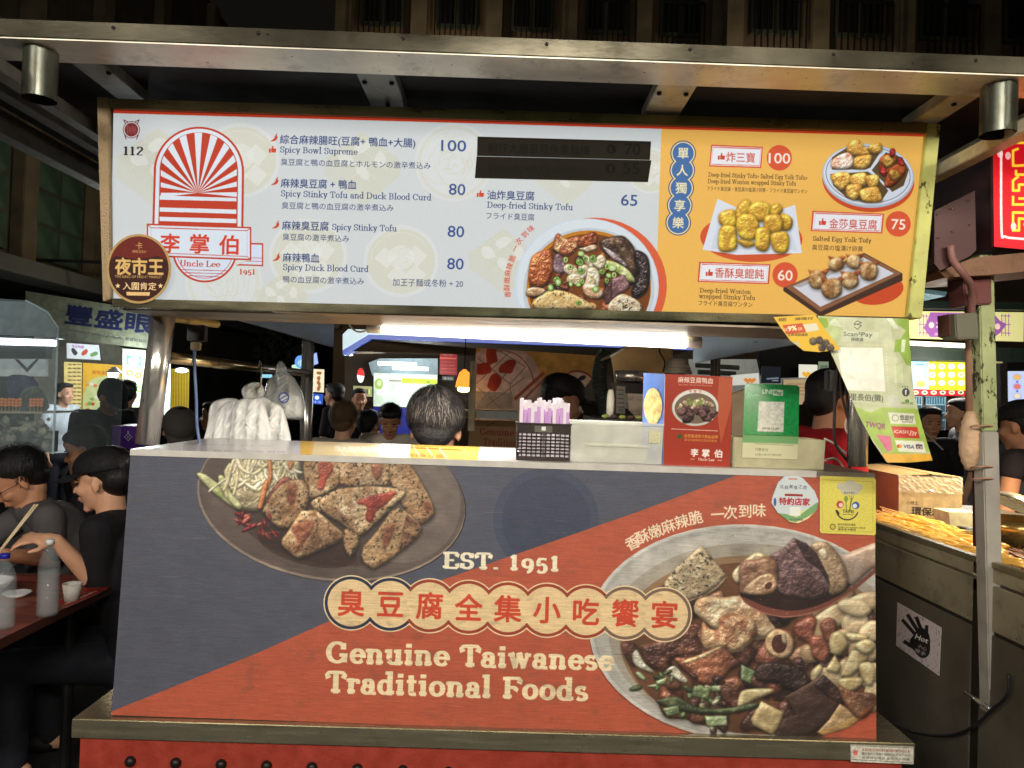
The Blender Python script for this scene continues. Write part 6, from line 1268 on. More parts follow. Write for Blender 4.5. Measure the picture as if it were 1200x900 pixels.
# lit shop under the fascia
sh = thing('corner_shop', 'brightly lit corner shop with a yellow price list behind the left front post', 'shop', tuple(P(120, 560, 8.6))[:2] + (0,))
q = nb(); pprism(q, [(40, 392), (120, 396), (143, 408), (143, 520), (40, 520)], 9.2, .05); obj('back_wall', q, mat('cream_wall', (206, 200, 176), .7), sh)
q = nb(); pprism(q, [(66, 392.5), (140, 397), (140, 400), (66, 397)], 8.3, .05); obj('strip_light', q, glow_mat('cool_tube', (226, 244, 255), 6), sh)
def paint_poster(cv):
    cv.text('今日特餐', (84, 407), (98, 408.5), 4, (150, 60, 150), .02)
    for x, y, c in ((87, 412, (60, 60, 60)), (99, 413, (190, 80, 60)), (110, 415, (110, 150, 90))): cv.poly(lump(x, y, 5, 2.6, random.Random(x)), c, smooth=True)
card('poster', None, None, [(78, 402), (116, 404.5), (118, 422), (78.4, 420)], 8.5, paint_poster, (216, 222, 222), .8, sh)
def paint_list(cv):
    for i in range(3):
        for j in range(12): cv.line([(80 + i * 5.4, 427 + j * 4.6), (83.6 + i * 5.4, 427.2 + j * 4.6)], 1.5, (130, 100, 60))
card('price_list', None, None, [(75, 424), (96, 425), (95.4, 482), (75, 480)], 8.45, paint_list, (238, 220, 140), .8, sh)
def paint_arch(cv):
    cv.poly([(96, 424), (143, 428), (143, 480), (96, 480)], (236, 186, 60)); cv.poly([(103, 449), (130, 440), (143, 445), (143, 500), (100, 490)], (206, 214, 150), smooth=True); cv.text('鮮果冰品', (108, 438), (128, 439), 5, (196, 90, 40), .02)
    for k in range(30): r = random.Random(k); cv.ell(r.uniform(97, 142), r.uniform(446, 486), 2.2, 1.8, r.choice([(226, 110, 50), (196, 60, 40), (130, 170, 70), (240, 230, 220), (240, 160, 60)]))
card('counter_picture', None, None, [(96, 425), (143, 428), (143, 492), (96, 492)], 8.5, paint_arch, (236, 190, 70), .7, sh)
def paint_gl(cv):
    cv.line([(146, 411), (168, 413), (168, 518), (146, 516)], .8, (236, 200, 110), closed=True); cv.poly([(148, 416), (166, 418), (166, 429), (148, 427)], (110, 170, 150)); cv.ell(157, 423, 7, 5, (206, 226, 220))
    for k, (x, y) in enumerate(((152, 437), (162, 440), (154, 452), (163, 456), (155, 466), (158, 480))): cv.ell(x, y, 4.2, 3.4, [(130, 200, 70), (226, 120, 60), (150, 210, 120)][k % 3]); cv.ell(x, y, 2, 1.6, (246, 246, 236))
card('light_box', None, None, [(143.6, 408.6), (170.6, 410.6), (169, 519), (143, 517)], 8.2, paint_gl, (226, 238, 206), 1.15, sh)
card('light_box', None, None, [(193, 424), (200, 424.6), (199, 496), (192, 496)], 7.9, nop, (216, 236, 220), 1.2, sh)
lamp = thing('clip_lamp', 'small bright cone lamp above the capped man at the left', 'lamp', tuple(P(134, 437, 7.2)))
q = nb(); c = P(134, 437, 7.2); lathe(q, c, [(.02, .06), (.08, .0)], 16); obj('shade', q, WHT, lamp); q = nb(); ball(q, c + Vector((0, -.02, -.01)), .05); obj('bulb', q, glow_mat('cool_bulb', (236, 246, 255), 12), lamp)
L = bpy.data.lights.new('shop_light', 'POINT'); L.energy = 55; L.shadow_soft_size = .3; L.color = (.9, .97, 1); o = bpy.data.objects.new('shop_light', L); COL.objects.link(o); o.parent = lamp; o.location = (0, .3, .1)

# --- row of dark facades closing the lane
def facade(x0, x1, Y, h, label, col, n, floors, z0=3.0, d=4):
    b = thing('building', label, 'building', ((x0 + x1) / 2, Y + d / 2, 0)); wm = mat('facade_%d' % int(col[0] * 3 + col[1]), col, .9, 0, .3, 1.2, .4, 8)
    obj('wall', box(nb(), x0, x1, Y, Y + d, 0, h), wm, b); w = (x1 - x0) / n
    for i in range(n + 1):
        x = x0 + i * w; q = nb(); box(q, x - .14, x + .14, Y - .22, Y - .002, 2.6, h - .1); obj('pilaster', q, mat('facade_trim', (110, 98, 76), .85, 0, .25, 3), b)
        q = nb(); box(q, x - .22, x + .22, Y - .30, Y - .222, z0 + 2.55, z0 + 2.75); box(q, x - .19, x + .19, Y - .27, Y - .223, z0 + 2.40, z0 + 2.549); obj('capital', q, mat('facade_trim'), b)
    for f in range(floors):
        zz = z0 + f * 3.2
        obj('floor_band', box(nb(), x0, x1, Y - .12, Y - .003, zz - .35, zz - .1), mat('facade_trim'), b)
        for i in range(n):
            xa_, xb_ = x0 + i * w + .3, x0 + (i + 1) * w - .3
            wd = obj('window', box(nb(), xa_, xb_, Y - .08, Y - .004, zz + .5, zz + 2.2), mat('window_frame'), b)
            for j in range(2): obj('pane', box(nb(), xa_ + .05 + j * (xb_ - xa_) / 2, xa_ - .05 + (j + 1) * (xb_ - xa_) / 2, Y - .09, Y - .082, zz + .56, zz + 2.14), mat('night_glass', (30, 28, 30), .1, spec=.8), wd)
            q = nb(); 
            for k in range(9): xx = xa_ + k * (xb_ - xa_) / 8; box(q, xx - .012, xx + .012, Y - .34, Y - .32, zz + .0, zz + .95)
            box(q, xa_, xb_, Y - .345, Y - .315, zz + .951, zz + .99); obj('balcony_railing', q, DKM, b)
    return b
facade(-3.1, 3.6, 13, 14, 'tall dark building behind the stall with brown window bays and railings', (104, 84, 60), 5, 3, 4.4)
facade(3.7, 12.5, 12.4, 13, 'dark building behind the stall on the right with pilaster capitals', (92, 76, 58), 6, 3, 4.2)
facade(-14, -6.2, 26, 8, 'low dark building far down the lane beyond the street lamp', (40, 36, 32), 4, 1, 3.2)
obj_h = obj('far_hill', prism(nb(), [(-60, 70, 0), (60, 70, 0), (60, 70, 9), (20, 70, 7), (-20, 70, 10), (-60, 70, 6)], (0, 2, 0)), mat('night_hill', (16, 16, 15), .95)); tag(obj_h, kind='structure')
# the opposite side of the lane, behind the viewer, seen only in reflections
def opp(x0, x1, label, col):
    b = thing('market_stall', label, 'market stall', ((x0 + x1) / 2, -3.2, 0)); m_ = mat('stall_%d' % col[1], col, .6)
    obj('counter', box(nb(), x0, x1, -3.4, -2.9, 0, .95), m_, b); obj('awning', prism(nb(), [(x0, -3.6, 2.9), (x0, -2.4, 2.65), (x0, -2.4, 2.6), (x0, -3.6, 2.84)], (x1 - x0, 0, 0)), m_, b)
    obj('lit_sign', box(nb(), x0 + .15, x1 - .15, -2.42, -2.38, 2.12, 2.52), glow_mat('stall_sign_%d' % col[1], [min(255, int(v * 1.2)) for v in col], 2.2), b)  # glowing sign added for coloured reflections in the steel
    obj('lit_counter', box(nb(), x0 + .1, x1 - .1, -2.88, -2.86, .5, .9), glow_mat('stall_front_%d' % col[1], col, .5), b)  # glowing counter front, added for the same reflections
    for x in (x0 + .05, x1 - .05): obj('post', tube(nb(), [(x, -2.5, 0), (x, -2.5, 2.62)], .025, 10), ST, b)
opp(-3.2, -.9, 'market stall with a pale awning across the lane behind the viewer at the left', (190, 184, 170)); opp(-.7, 1.5, 'market stall with a green awning across the lane straight behind the viewer', (80, 130, 90)); opp(1.7, 3.9, 'market stall with an ochre awning across the lane behind the viewer at the right', (200, 150, 70))

# --- street lamp, tree, small lights down the lane
lp = thing('street_lamp', 'tall street lamp with a curved arm glowing warm white down the dark lane', 'street lamp', tuple(P(262, 500, 20))[:2] + (0,))
a = P(262, 470, 20); q = nb(); t0 = P(262, 408, 20); tube(q, [(a.x, 20, 0), tuple(t0), tuple(P(265, 402, 20)), tuple(P(274, 398.5, 20))], [.07, .05, .045, .04], 8); obj('pole', q, mat('lamp_pole', (120, 116, 104), .6), lp)
q = nb(); pball(q, 281, 399, 20, (.16, .1, .07)); obj('lamp_head', q, glow_mat('street_glow', (255, 236, 190), 16), lp)
tr = thing('street_tree', 'dark leafy street tree beyond the street lamp', 'tree', tuple(P(300, 500, 18))[:2] + (0,)); c = P(300, 432, 18); R = random.Random(4)
q = nb(); tube(q, [(c.x, 18, 0), (c.x + .05, 18, 2), (c.x, 18, c.z)], [.16, .12, .05], 8); tube(q, [(c.x + .03, 18, 1.7), (c.x + .7, 18.1, c.z)], [.07, .03], 6); tube(q, [(c.x + .03, 18, 1.8), (c.x - .7, 17.9, c.z)], [.07, .03], 6); obj('trunk', q, mat('bark', (60, 48, 36), .9), tr)
q = nb()
for k in range(1500):
    a_ = R.uniform(0, 6.28); rr = R.random() ** .5; z_ = R.uniform(-1, 1); ctr = Vector((c.x + 1.5 * rr * math.cos(a_) * math.sqrt(1 - z_ * z_ * .8), 18 + .9 * rr * math.sin(a_), c.z + .2 + z_ * .85 + .25 * math.sin(a_ * 3)))
    d1 = Vector((R.uniform(-1, 1), R.uniform(-1, 1), R.uniform(-1, 1))).normalized() * .10; d2 = d1.cross(Vector((R.uniform(-1, 1), 1, R.uniform(-1, 1)))).normalized() * .045
    q.faces.new([q.verts.new(ctr + v) for v in (d1, d2, -d1, -d2)])
o_ = obj('crown', q, mat('leaves', (56, 62, 30), .8, 0, .4, 3), tr); o_['kind'] = 'stuff'
def paint_yel(cv):
    for k in range(6): cv.line([(203 + k * 3.2, 436), (203 + k * 3.2, 482)], .9, (150, 120, 30))
card('yellow_shutter', 'yellow corrugated shutter lit by a lamp between the left posts', 'shutter', [(200, 432), (222, 433), (221, 484), (200, 484)], 9.5, paint_yel, (206, 176, 50), .35)  # lamp light on the shutter put in as emission of its print
lb = thing('wall_lamp', 'bright disc lamp over the yellow corrugated shutter', 'lamp', tuple(P(213, 434, 9.2))); q = nb(); pball(q, 213, 434, 9.2, (.08, .05, .03)); obj('bulb', q, glow_mat('cool_bulb'[:] , (236, 246, 255), 12), lb); q = nb(); pprism(q, [(206, 430), (220, 430.5), (221.5, 432.6), (204.5, 432.2)], 9.2, .1); obj('shade', q, DKM, lb)
card('round_sign', 'glowing blue round sign beside the left rear post', 'shop sign', [tuple(p) for p in ellp(352, 424, 6.5, 7.5)], 9, lambda cv: cv.text('小', (349, 428), (355, 428.2), 8, (226, 240, 255), .03), (90, 140, 210), 1.1)
card('green_sign', 'small pale green lit sign behind the hanging bags', 'shop sign', [(342, 428), (350, 426), (353, 434), (342, 434)], 9.1, nop, (190, 226, 190), .9)
card('blue_white_sign', 'small blue and white lit hanging sign right of the left rear post', 'shop sign', [(367, 415), (371, 413), (373, 426), (368, 428)], 9, nop, (150, 170, 230), .9)
card('cyan_sign', 'short cyan lit sign seen above the white bags', 'shop sign', [(307, 438.5), (319, 438.8), (319, 443), (307, 442.6)], 9.3, nop, (130, 190, 206), .9)
def paint_mb(cv):
    for y in (437, 443.5, 449, 454.5): cv.poly(lump(373.6, y, 3.4, 2, random.Random(int(y))), (150, 90, 50), smooth=True)
card('menu_light_box', 'narrow lit menu box with food pictures behind the left rear post', 'menu sign', [(367, 432.4), (380, 433), (379.6, 460), (366.6, 459)], 8.8, paint_mb, (226, 216, 180), .9)
card('blue_light_box', 'small blue lit box with a white emblem below the narrow menu box', 'light box', [(364, 461), (379, 462), (378, 474), (364, 473)], 8.7, lambda cv: (cv.ell(371.5, 466, 2.6, 2.4, (220, 236, 255)), cv.text('冰品', (367, 472), (376, 472.4), 3.4, (220, 236, 255))), (40, 76, 170), 1.0)
for k, (x, y, c_) in enumerate(((291, 441, (236, 240, 255)), (297, 441, (236, 240, 255)), (294, 437, (220, 226, 255)), (210, 484, (150, 220, 90)))):
    pass

# --- blue roofed shop in the middle distance
bs = thing('blue_trim_shop', 'open shop with a pale lit fascia and blue edge seen through the stall', 'shop', tuple(P(600, 560, 7.5))[:2] + (0,))
q = nb(); pprism(q, [(401.6, 392), (408, 385.6), (812, 399), (812, 404.6), (432, 391.4), (401.6, 410)], 7.0, .25); obj('fascia', q, glow_mat('fascia_glow', (206, 230, 236), .85), bs)
q = nb(); pprism(q, [(401.6, 410.2), (432, 391.8), (812, 405), (812, 410), (434, 397), (401.6, 415.6)], 6.99, .26); obj('blue_edge', q, glow_mat('blue_glow', (44, 84, 190), .8), bs)
q = nb(); pprism(q, [(404, 416), (434, 397.6), (812, 410.4), (800, 470), (404, 470)], 9.6, .05); obj('back_wall', q, mat('shop_brown', (78, 64, 50), .7, 0, .2, 2), bs)
zf = P(600, 402, 7.0).z; obj('soffit', prism(nb(), [P(404, 415, 7.05), P(434, 398, 7.05), P(812, 410.8, 7.05), (P(812, 410.8, 7.05).x, 9.6, zf), (P(404, 415, 7.05).x, 9.6, zf)], (0, 0, .03)), mat('soffit', (120, 100, 76), .6), bs)
for x, y in ((431.4, 404.3), (417, 411.3), (408, 415.6)): q = nb(); pball(q, x, y, 7.6, (.05, .05, .012)); obj('downlight', q, glow_mat('down_glow', (255, 250, 236), 8), bs, True)
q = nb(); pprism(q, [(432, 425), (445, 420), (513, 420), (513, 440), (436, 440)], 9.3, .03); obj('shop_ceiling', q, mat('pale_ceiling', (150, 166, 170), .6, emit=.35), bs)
for a_, b_ in (((443, 425.6), (488, 427)), ((460, 431), (502, 432.4))): q = nb(); tube(q, [P(*a_, 9.1), P(*b_, 9.1)], .022, 8); obj('ceiling_tube', q, glow_mat('cool_tube2', (226, 246, 255), 7), bs)
def paint_glass(cv):
    n_ = noise(cv.H, cv.W, 18, 4, 3); cv.im *= (.85 + .3 * n_)[..., None]
    cv.ell(444, 450, 5, 6.5, (150, 176, 90)); cv.ell(444.5, 449, 2.6, 3.4, (190, 206, 160)); cv.poly([(471, 443), (512, 444.6), (512, 450.4), (471, 449)], (176, 206, 40)); cv.text('鮮', (500, 449.4), (504, 449.5), 4, (90, 110, 30)); cv.line([(484, 438), (484, 476)], .6, (150, 170, 170))
    cv.line([(456, 446), (470, 446.4)], 1.2, (110, 100, 80)); cv.poly([(496, 463), (509, 464), (509, 472), (497, 471)], (140, 170, 200)); cv.line([(484, 465), (498, 465.6)], .8, (220, 200, 160)); cv.ell(466, 463, 3, 3, (226, 230, 220), .6)
    cv.poly([(440, 462), (448, 464), (452, 474), (438, 472)], (180, 196, 170), .6)
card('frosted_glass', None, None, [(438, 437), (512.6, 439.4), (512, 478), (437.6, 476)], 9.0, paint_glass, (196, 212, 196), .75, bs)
q = nb(); pprism(q, [(437, 477), (513, 479), (513, 520), (437, 518)], 8.9, .05); obj('blue_counter', q, mat('blue_laminate', (36, 44, 140), .4, emit=.15), bs)
def paint_rp(cv): cv.line([(516, 419.6), (534, 420.2)], 2, (210, 90, 70)); [cv.line([(517, 424 + k * 4), (533, 424.4 + k * 4)], .7, (180, 90, 80)) for k in range(4)]; cv.text('公告', (519, 416), (531, 416.4), 5, (210, 150, 130), .02)
card('red_poster', None, None, [(515.6, 411), (536, 412), (535.6, 440), (515, 438.6)], 8.8, paint_rp, (140, 40, 40), .15, bs)
card('number_plate', None, None, [(518, 440.6), (532.4, 441.2), (532.4, 446), (518, 445.4)], 8.8, lambda cv: cv.text('饒河街', (520, 444.8), (530.6, 445.2), 3.6, (200, 200, 190)), (60, 58, 54), .1, bs)
card('round_lamp_sign', 'round red and white lit sign above the small shelf inside the blue edged shop', 'shop sign', [tuple(p) for p in ellp(422.6, 440, 4.2, 8.6)], 8.4, lambda cv: cv.poly([(416, 430), (430, 430), (430, 441), (416, 439)], (206, 50, 50)), (236, 232, 226), .9)
card('lit_shelf', 'small lit shelf of green drinks below the round red and white sign', 'shelf', [(414, 452), (436, 453), (436, 465), (414, 463.6)], 8.5, lambda cv: [cv.ell(416 + k * 2.4, 459, 1.4, 3, random.Random(k).choice([(120, 140, 60), (190, 196, 130), (90, 80, 50)])) for k in range(9)], (160, 156, 110), .5)
L = bpy.data.lights.new('shop_light', 'POINT'); L.energy = 30; L.shadow_soft_size = .3; L.color = (.95, 1, 1); o = bpy.data.objects.new('shop_light', L); COL.objects.link(o); o.parent = bs; o.location = P(480, 440, 8.2) - Vector(bs.location)

# --- back of the stall: hanging picture banner, pole, lamp, acrylic hood, shelf
def paint_hang(cv):
    cv.ell(588, 455, 48, 52, (190, 150, 130)); cv.ell(586, 455, 41, 45, (206, 170, 150)); cv.line(ellp(588, 455, 38, 44)[34:60 - 12], 1, (140, 60, 50))
    for a_, b_ in (((560, 420), (598, 450)), ((598, 450), (616, 430)), ((580, 408), (616, 430)), ((558, 450), (598, 412)), ((564, 470), (600, 430)), ((598, 450), (598, 462)), ((570, 476), (615, 442)), ((558, 452), (586, 478))): cv.line([a_, b_], 1, (130, 100, 86))
    for x, y in ((576, 416), (596, 429), (563, 432), (579, 447)): cv.poly(lump(x, y, 11, 7.5, random.Random(x), 9), (160, 56, 40), smooth=True)
    cv.line([(604, 467), (637, 437)], 3.6, (160, 80, 56)); cv.line([(612, 470), (641, 441)], 2.6, (170, 90, 60))
    cv.ell(676, 453, 22, 19, (150, 60, 44)); cv.ell(676, 454, 20.6, 18, (206, 170, 140))
    for x, y, r_ in ((672, 444.6, 20), (682, 443, -25), (679, 451, 70)): cv.ell(x, y, 5, 2.6, (56, 44, 44), 1, r_)
    cv.im *= (.8 + .35 * noise(cv.H, cv.W, 16, 9, 3))[..., None]
card('picture_banner', 'tan cloth banner printed with a tofu plate hanging at the back of the stall', 'banner', [(558, 407.5), (709.5, 417.5), (695, 441.6), (671, 472), (655, 500), (553, 500), (556, 440)], 4.3, paint_hang, (186, 134, 66), .12, None, 2.2, .004, .8, mat('cloth_edge', (170, 130, 80), .8))
def paint_low(cv): cv.serif('Genuine', (562, 509), (602, 511), 11, (140, 60, 40), .2, .09); cv.serif('Tradition', (566, 521), (606, 523), 11, (140, 60, 40), .2, .09); cv.line([(570, 500), (580, 494)], 1.2, (130, 80, 60))
card('lower_banner', 'brown board with red lettering below the white back shelf', 'banner', [(551, 492), (607, 493.5), (607, 526), (548, 525)], 4.0, paint_low, (150, 112, 70), .08, None, 2.2, .01)
bsf = thing('back_shelf', 'white back shelf with yellow price tags and a clear acrylic hood', 'shelf', tuple(P(575, 530, 3.8))[:2] + (P(575, 492, 3.8).z,))
q = nb(); pprism(q, [(541, 480.5), (606, 482.5), (606, 491.5), (541, 489.5)], 3.7, .3); obj('board', q, mat('shelf_white', (206, 212, 208), .4), bsf)
card('price_tag', None, None, [(541, 482), (558, 482.6), (558, 490), (541, 489.4)], 3.69, lambda cv: cv.text('臭豆腐 65', (543, 487.6), (556, 488), 5, (60, 40, 20), .03), (206, 170, 60), 0, bsf, 2.4)
q = nb(); pprism(q, [(537, 458), (600, 460), (601, 480), (534, 478.5)], 3.75, .25); obj('hood', q, clear_mat('hood_acrylic', (190, 180, 160), .35, .15), bsf)
q = nb(); tube(q, [P(555, 423, 3.6), P(552, 505, 3.6)], .018, 10); tag(obj('banner_pole', q, mat('pole_cream', (226, 206, 170), .4)), 'thin cream pole beside the picture banner', 'pole')
bl_ = thing('bell_lamp', 'small orange glass bell lamp glowing beside the picture banner', 'lamp', tuple(P(544, 448, 4.2))); c = P(544, 447, 4.2)
q = nb(); lathe(q, c, [(.008, .07), (.03, .05), (.045, 0), (.05, -.035)], 16); obj('shade', q, glow_mat('orange_glow', (255, 150, 40), 1.5), bl_, True); q = nb(); ball(q, c + Vector((0, 0, -.045)), (.04, .04, .02)); obj('bulb', q, glow_mat('warm_bulb', (255, 226, 150), 14), bl_, True)
q = nb(); tube(q, [c + Vector((0, 0, .07)), c + Vector((0, 0, .3))], .003, 6); obj('cord', q, BLK, bl_)

# --- kitchen equipment inside the stall
hd = thing('exhaust_hood', 'scratched tan steel exhaust hood sheet over the cooking corner', 'exhaust hood', tuple(P(750, 440, 2.9)))
HM = steel('hood_steel', (176, 146, 100), .4, (3, 1, 3), .5, g=.6)
q = nb(); pprism(q, [(716, 416), (746, 399), (789, 400.6), (788, 437), (767, 440), (766, 470), (724, 470)], 2.9, .01); obj('hood_sheet', q, HM, hd)
q = nb(); prism(q, [P(715, 416.6, 2.88), P(746, 399, 2.88), P(746, 401.4, 2.88), P(716, 419, 2.88)], (0, .3, 0)); obj('rolled_edge', q, ST, hd)
q = nb(); tube(q, smooth_open([tuple(P(775, 402, 2.86)), tuple(P(773, 412, 2.86)), tuple(P(779, 424, 2.86)), tuple(P(777, 436, 2.86))]).tolist(), .003, 6); obj('cord', q, BLK, hd)
dk_ = thing('flexible_duct', 'grey corrugated flexible duct left of the exhaust hood', 'duct', tuple(P(708, 500, 3.3)))
pts = smooth_open([tuple(P(712, 412, 3.3)), tuple(P(705, 425, 3.3)), tuple(P(703, 450, 3.3)), tuple(P(709, 475, 3.3)), tuple(P(713, 500, 3.3))], 14).tolist()
q = nb(); tube(q, pts, [.034 + .003 * (i % 2) for i in range(len(pts))], 16); obj('duct', q, mat('duct_green', (70, 80, 72), .5, .3), dk_)
q = nb(); ck = P(740, 441, 2.85); lathe(q, ck - Vector((0, 0, .02)), [(.0, 0), (.062, .0), (.066, .04), (.062, .04), (.058, .005), (0, .005)], 24); tag(obj('steel_pot', q, SHINE, None, True), 'shallow shiny steel pot on the black burner box', 'pot')
ct = thing('control_box', 'black electrical control box with a grey label panel in the cooking corner', 'control box', tuple(P(739, 488, 2.85)))
q = nb(); pbox(q, 722, 448, 757, 487, 2.85, .15); obj('case', q, mat('black_case', (40, 34, 34), .4), ct)
card('panel', None, None, [(722.6, 452), (733, 453), (732.6, 485), (722, 484)], 2.845, lambda cv: [cv.line([(724, 457 + k * 5), (731, 457.2 + k * 5)], 1.4, (90, 84, 80)) for k in range(5)] and cv.text('電源', (725, 482), (730, 482.4), 4, (60, 56, 54)), (146, 138, 128), 0, ct, 2.4, .004)
q = nb(); pprism(q, [(736, 461), (758, 462), (758, 479), (737, 479)], 2.7, .1); pprism(q, [(736, 479.2), (758, 479.2), (758, 503), (755, 501)], 2.7, .01); tag(obj('steel_chute', q, ST), 'small folded steel chute behind the clear plastic box', 'chute')
q = nb(); lathe(q, P(715, 489, 2.6), [(.014, 0), (.0145, .06), (.012, .085), (.008, .1)], 14); tag(obj('squeeze_bottle', q, mat('bottle_white', (226, 222, 206), .4), None, True), 'white squeeze bottle on the dark cooker edge', 'bottle')
ckr = thing('cooker', 'dark greasy cooker top behind the clear plastic box', 'cooker', tuple(P(735, 500, 2.6))[:2] + (0,))
a_ = P(700, 487, 2.55); b_ = P(770, 492, 2.55); q = nb(); box(q, a_.x, b_.x, 2.55, 3.0, .9, a_.z - .01); obj('body', q, DKM, ckr)
for k in range(5): q = nb(); ball(q, (a_.x + .03 + k * .03, 2.56, a_.z - .002), (.014, .01, .008)); obj('scrap', q, mat('scrap_%d' % (k % 2), ((120, 130, 60), (60, 40, 36))[k % 2], .7), ckr)
bw = thing('bowl_stack', 'stack of upturned grey bowls above the red carton', 'bowls', tuple(P(795, 440, 2.75)))
c = P(795, 438, 2.75)
for k in range(4): q = nb(); lathe(q, c + Vector((0, 0, k * .011)), [(.052 - k * .004, 0), (.050 - k * .004, .010), (.035, .024), (0, .026)], 24); obj('bowl', q, mat('bowl_grey', (136, 130, 118), .35), bw, True)

# --- things hanging at the left: plug, blue cable, white bags
pl = thing('power_adapter', 'black power adapter hanging under the left end of the canopy with a blue cable', 'adapter', tuple(P(228, 395, 2.1)))
q = nb(); pbox(q, 219, 380, 238.5, 400, 2.1, .03); obj('case', q, mat('black_case'), pl, bevel=.003); q = nb(); pbox(q, 223, 400.5, 233, 410.5, 2.105, .018); obj('connector', q, mat('connector_tan', (150, 134, 100), .4), pl, bevel=.002)
q = nb(); tube(q, smooth_open([tuple(P(228, 410, 2.11)), tuple(P(228, 430, 2.11)), tuple(P(230, 470, 2.11)), tuple(P(231, 500, 2.11)), tuple(P(236, 530, 2.11))]).tolist(), .0042, 10); obj('cable', q, mat('cable_blue', (110, 130, 176), .4), pl, True)
q = nb(); tube(q, [P(199, 372, 2.02), P(254, 380, 2.35)], .012, 10); tag(obj('slim_batten', q, mat('cream_fixture')), 'slim cream batten under the left canopy panel', 'batten')
BAG = clear_mat('bag_white', (250, 249, 244), .80, .2); BAG2 = clear_mat('bag_clear', (236, 240, 240), .34, .15)
def sheetbag(pts, Y, thick, seed, m, n=14, amp=.012, fold=5):
    """a crumpled plastic bag: a closed pillow over the outline with folds running down it"""
    out = smooth_closed(pts, 9); rs = random.Random(seed); cx = float(np.mean(out[:, 0])); cy = float(np.mean(out[:, 1])); q = nb(); N = len(out); layers = []
    for s_ in (-1, 1):
        rings = []
        for j in range(13):
            t = j / 12; ring = []
            for i in range(N):
                x, y = cx + (out[i][0] - cx) * t, cy + (out[i][1] - cy) * t
                w = P(x, y, Y); b_ = math.sqrt(max(0, 1 - t ** 3)) * thick * s_
                f_ = amp * (math.sin(x * .45 * fold / 5 + seed + y * .05) + .6 * math.sin(x * 1.1 + y * .13 * seed) + .45 * abs(math.sin(x * .8 + y * .5 + seed)) + .4 * abs(math.sin(x * 1.7 - y * .35 + seed * 2))) * (1 - t ** 4)
                w.y += b_ + f_; ring.append(w)
            rings.append(ring)
        layers.append(rings)
    cen = [q.verts.new(layers[k][0][0]) for k in (0, 1)]; outer = [q.verts.new(w) for w in layers[0][12]]
    for k in (0, 1):
        prev = None
        for j in range(1, 13):
            cur = outer if j == 12 else [q.verts.new(w) for w in layers[k][j]]
            for i in range(N):
                i2 = (i + 1) % N
                if prev is None: q.faces.new((cen[k], cur[i], cur[i2]))
                else: q.faces.new((prev[i], cur[i], cur[i2], prev[i2]))
            prev = cur
    return q
BG = 'white plastic carrier bags hanging at the left of the counter'
for k, (pts, Y, lab) in enumerate((([(249, 472), (276, 467), (280, 480), (272, 525), (240, 525), (243, 500)], 2.48, 'leftmost folded white plastic bag of the hanging bundle'),
        ([(258, 480), (272, 470), (288, 475), (292, 525), (250, 525)], 2.42, 'second folded white plastic bag with a curved fold from the left of the bundle'),
        ([(276, 472), (296, 466), (310, 474), (316, 525), (272, 525), (270, 500)], 2.38, 'broad white plastic bag in the middle of the hanging bundle'),
        ([(304, 465), (318, 470), (332, 480), (341, 516), (338, 526), (308, 526), (300, 490)], 2.43, 'white plastic bag with faint print at the right of the bundle'),
        ([(283, 458), (292, 449), (305, 449), (310, 460), (304, 470), (290, 472)], 2.45, 'knotted top of white plastic bags hooked on the rail'))):
    tag(obj('plastic_bag', sheetbag(pts, Y, .02, k + 3, BAG), BAG, None, True), lab, 'plastic bag', BG)
kb = thing('filled_bag', 'clear knotted plastic bag with a blue round print hanging from the rail', 'plastic bag', tuple(P(333, 450, 2.5)))
obj('bag', sheetbag([(327, 424), (331, 424), (334, 433), (346, 445), (355, 466), (356, 489), (340, 492), (318, 488), (311, 470), (314, 448), (324, 436)], 2.5, .05, 9, BAG2, amp=.008), BAG2, kb, True)
obj('contents', sheetbag([(316, 466), (330, 460), (350, 466), (353, 488), (335, 491), (318, 486)], 2.51, .035, 5, BAG), BAG, kb, True)
card('print_mark', None, None, [tuple(p) for p in ellp(332.6, 466, 6.4, 6.4)], 2.44, lambda cv: (cv.ell(332.6, 466, 4.8, 4.8, (206, 210, 214)), cv.line([(328, 468), (336, 463)], 1.2, (50, 70, 150)), cv.line([(330, 471), (337, 467)], 1, (50, 70, 150))), (60, 80, 160), 0, kb, 3, .0008)
hk = thing('wire_hook', 'steel wire hook holding the white bags on the side rail', 'hook', tuple(P(305, 428, 2.44)))
q = nb(); tube(q, smooth_open([tuple(P(303, 431, 2.47)), tuple(P(305, 424, 2.44)), tuple(P(306, 440, 2.41)), tuple(P(305, 452, 2.41)), tuple(P(300, 456, 2.41))]).tolist(), .003, 8); obj('wire', q, ST, hk, True)

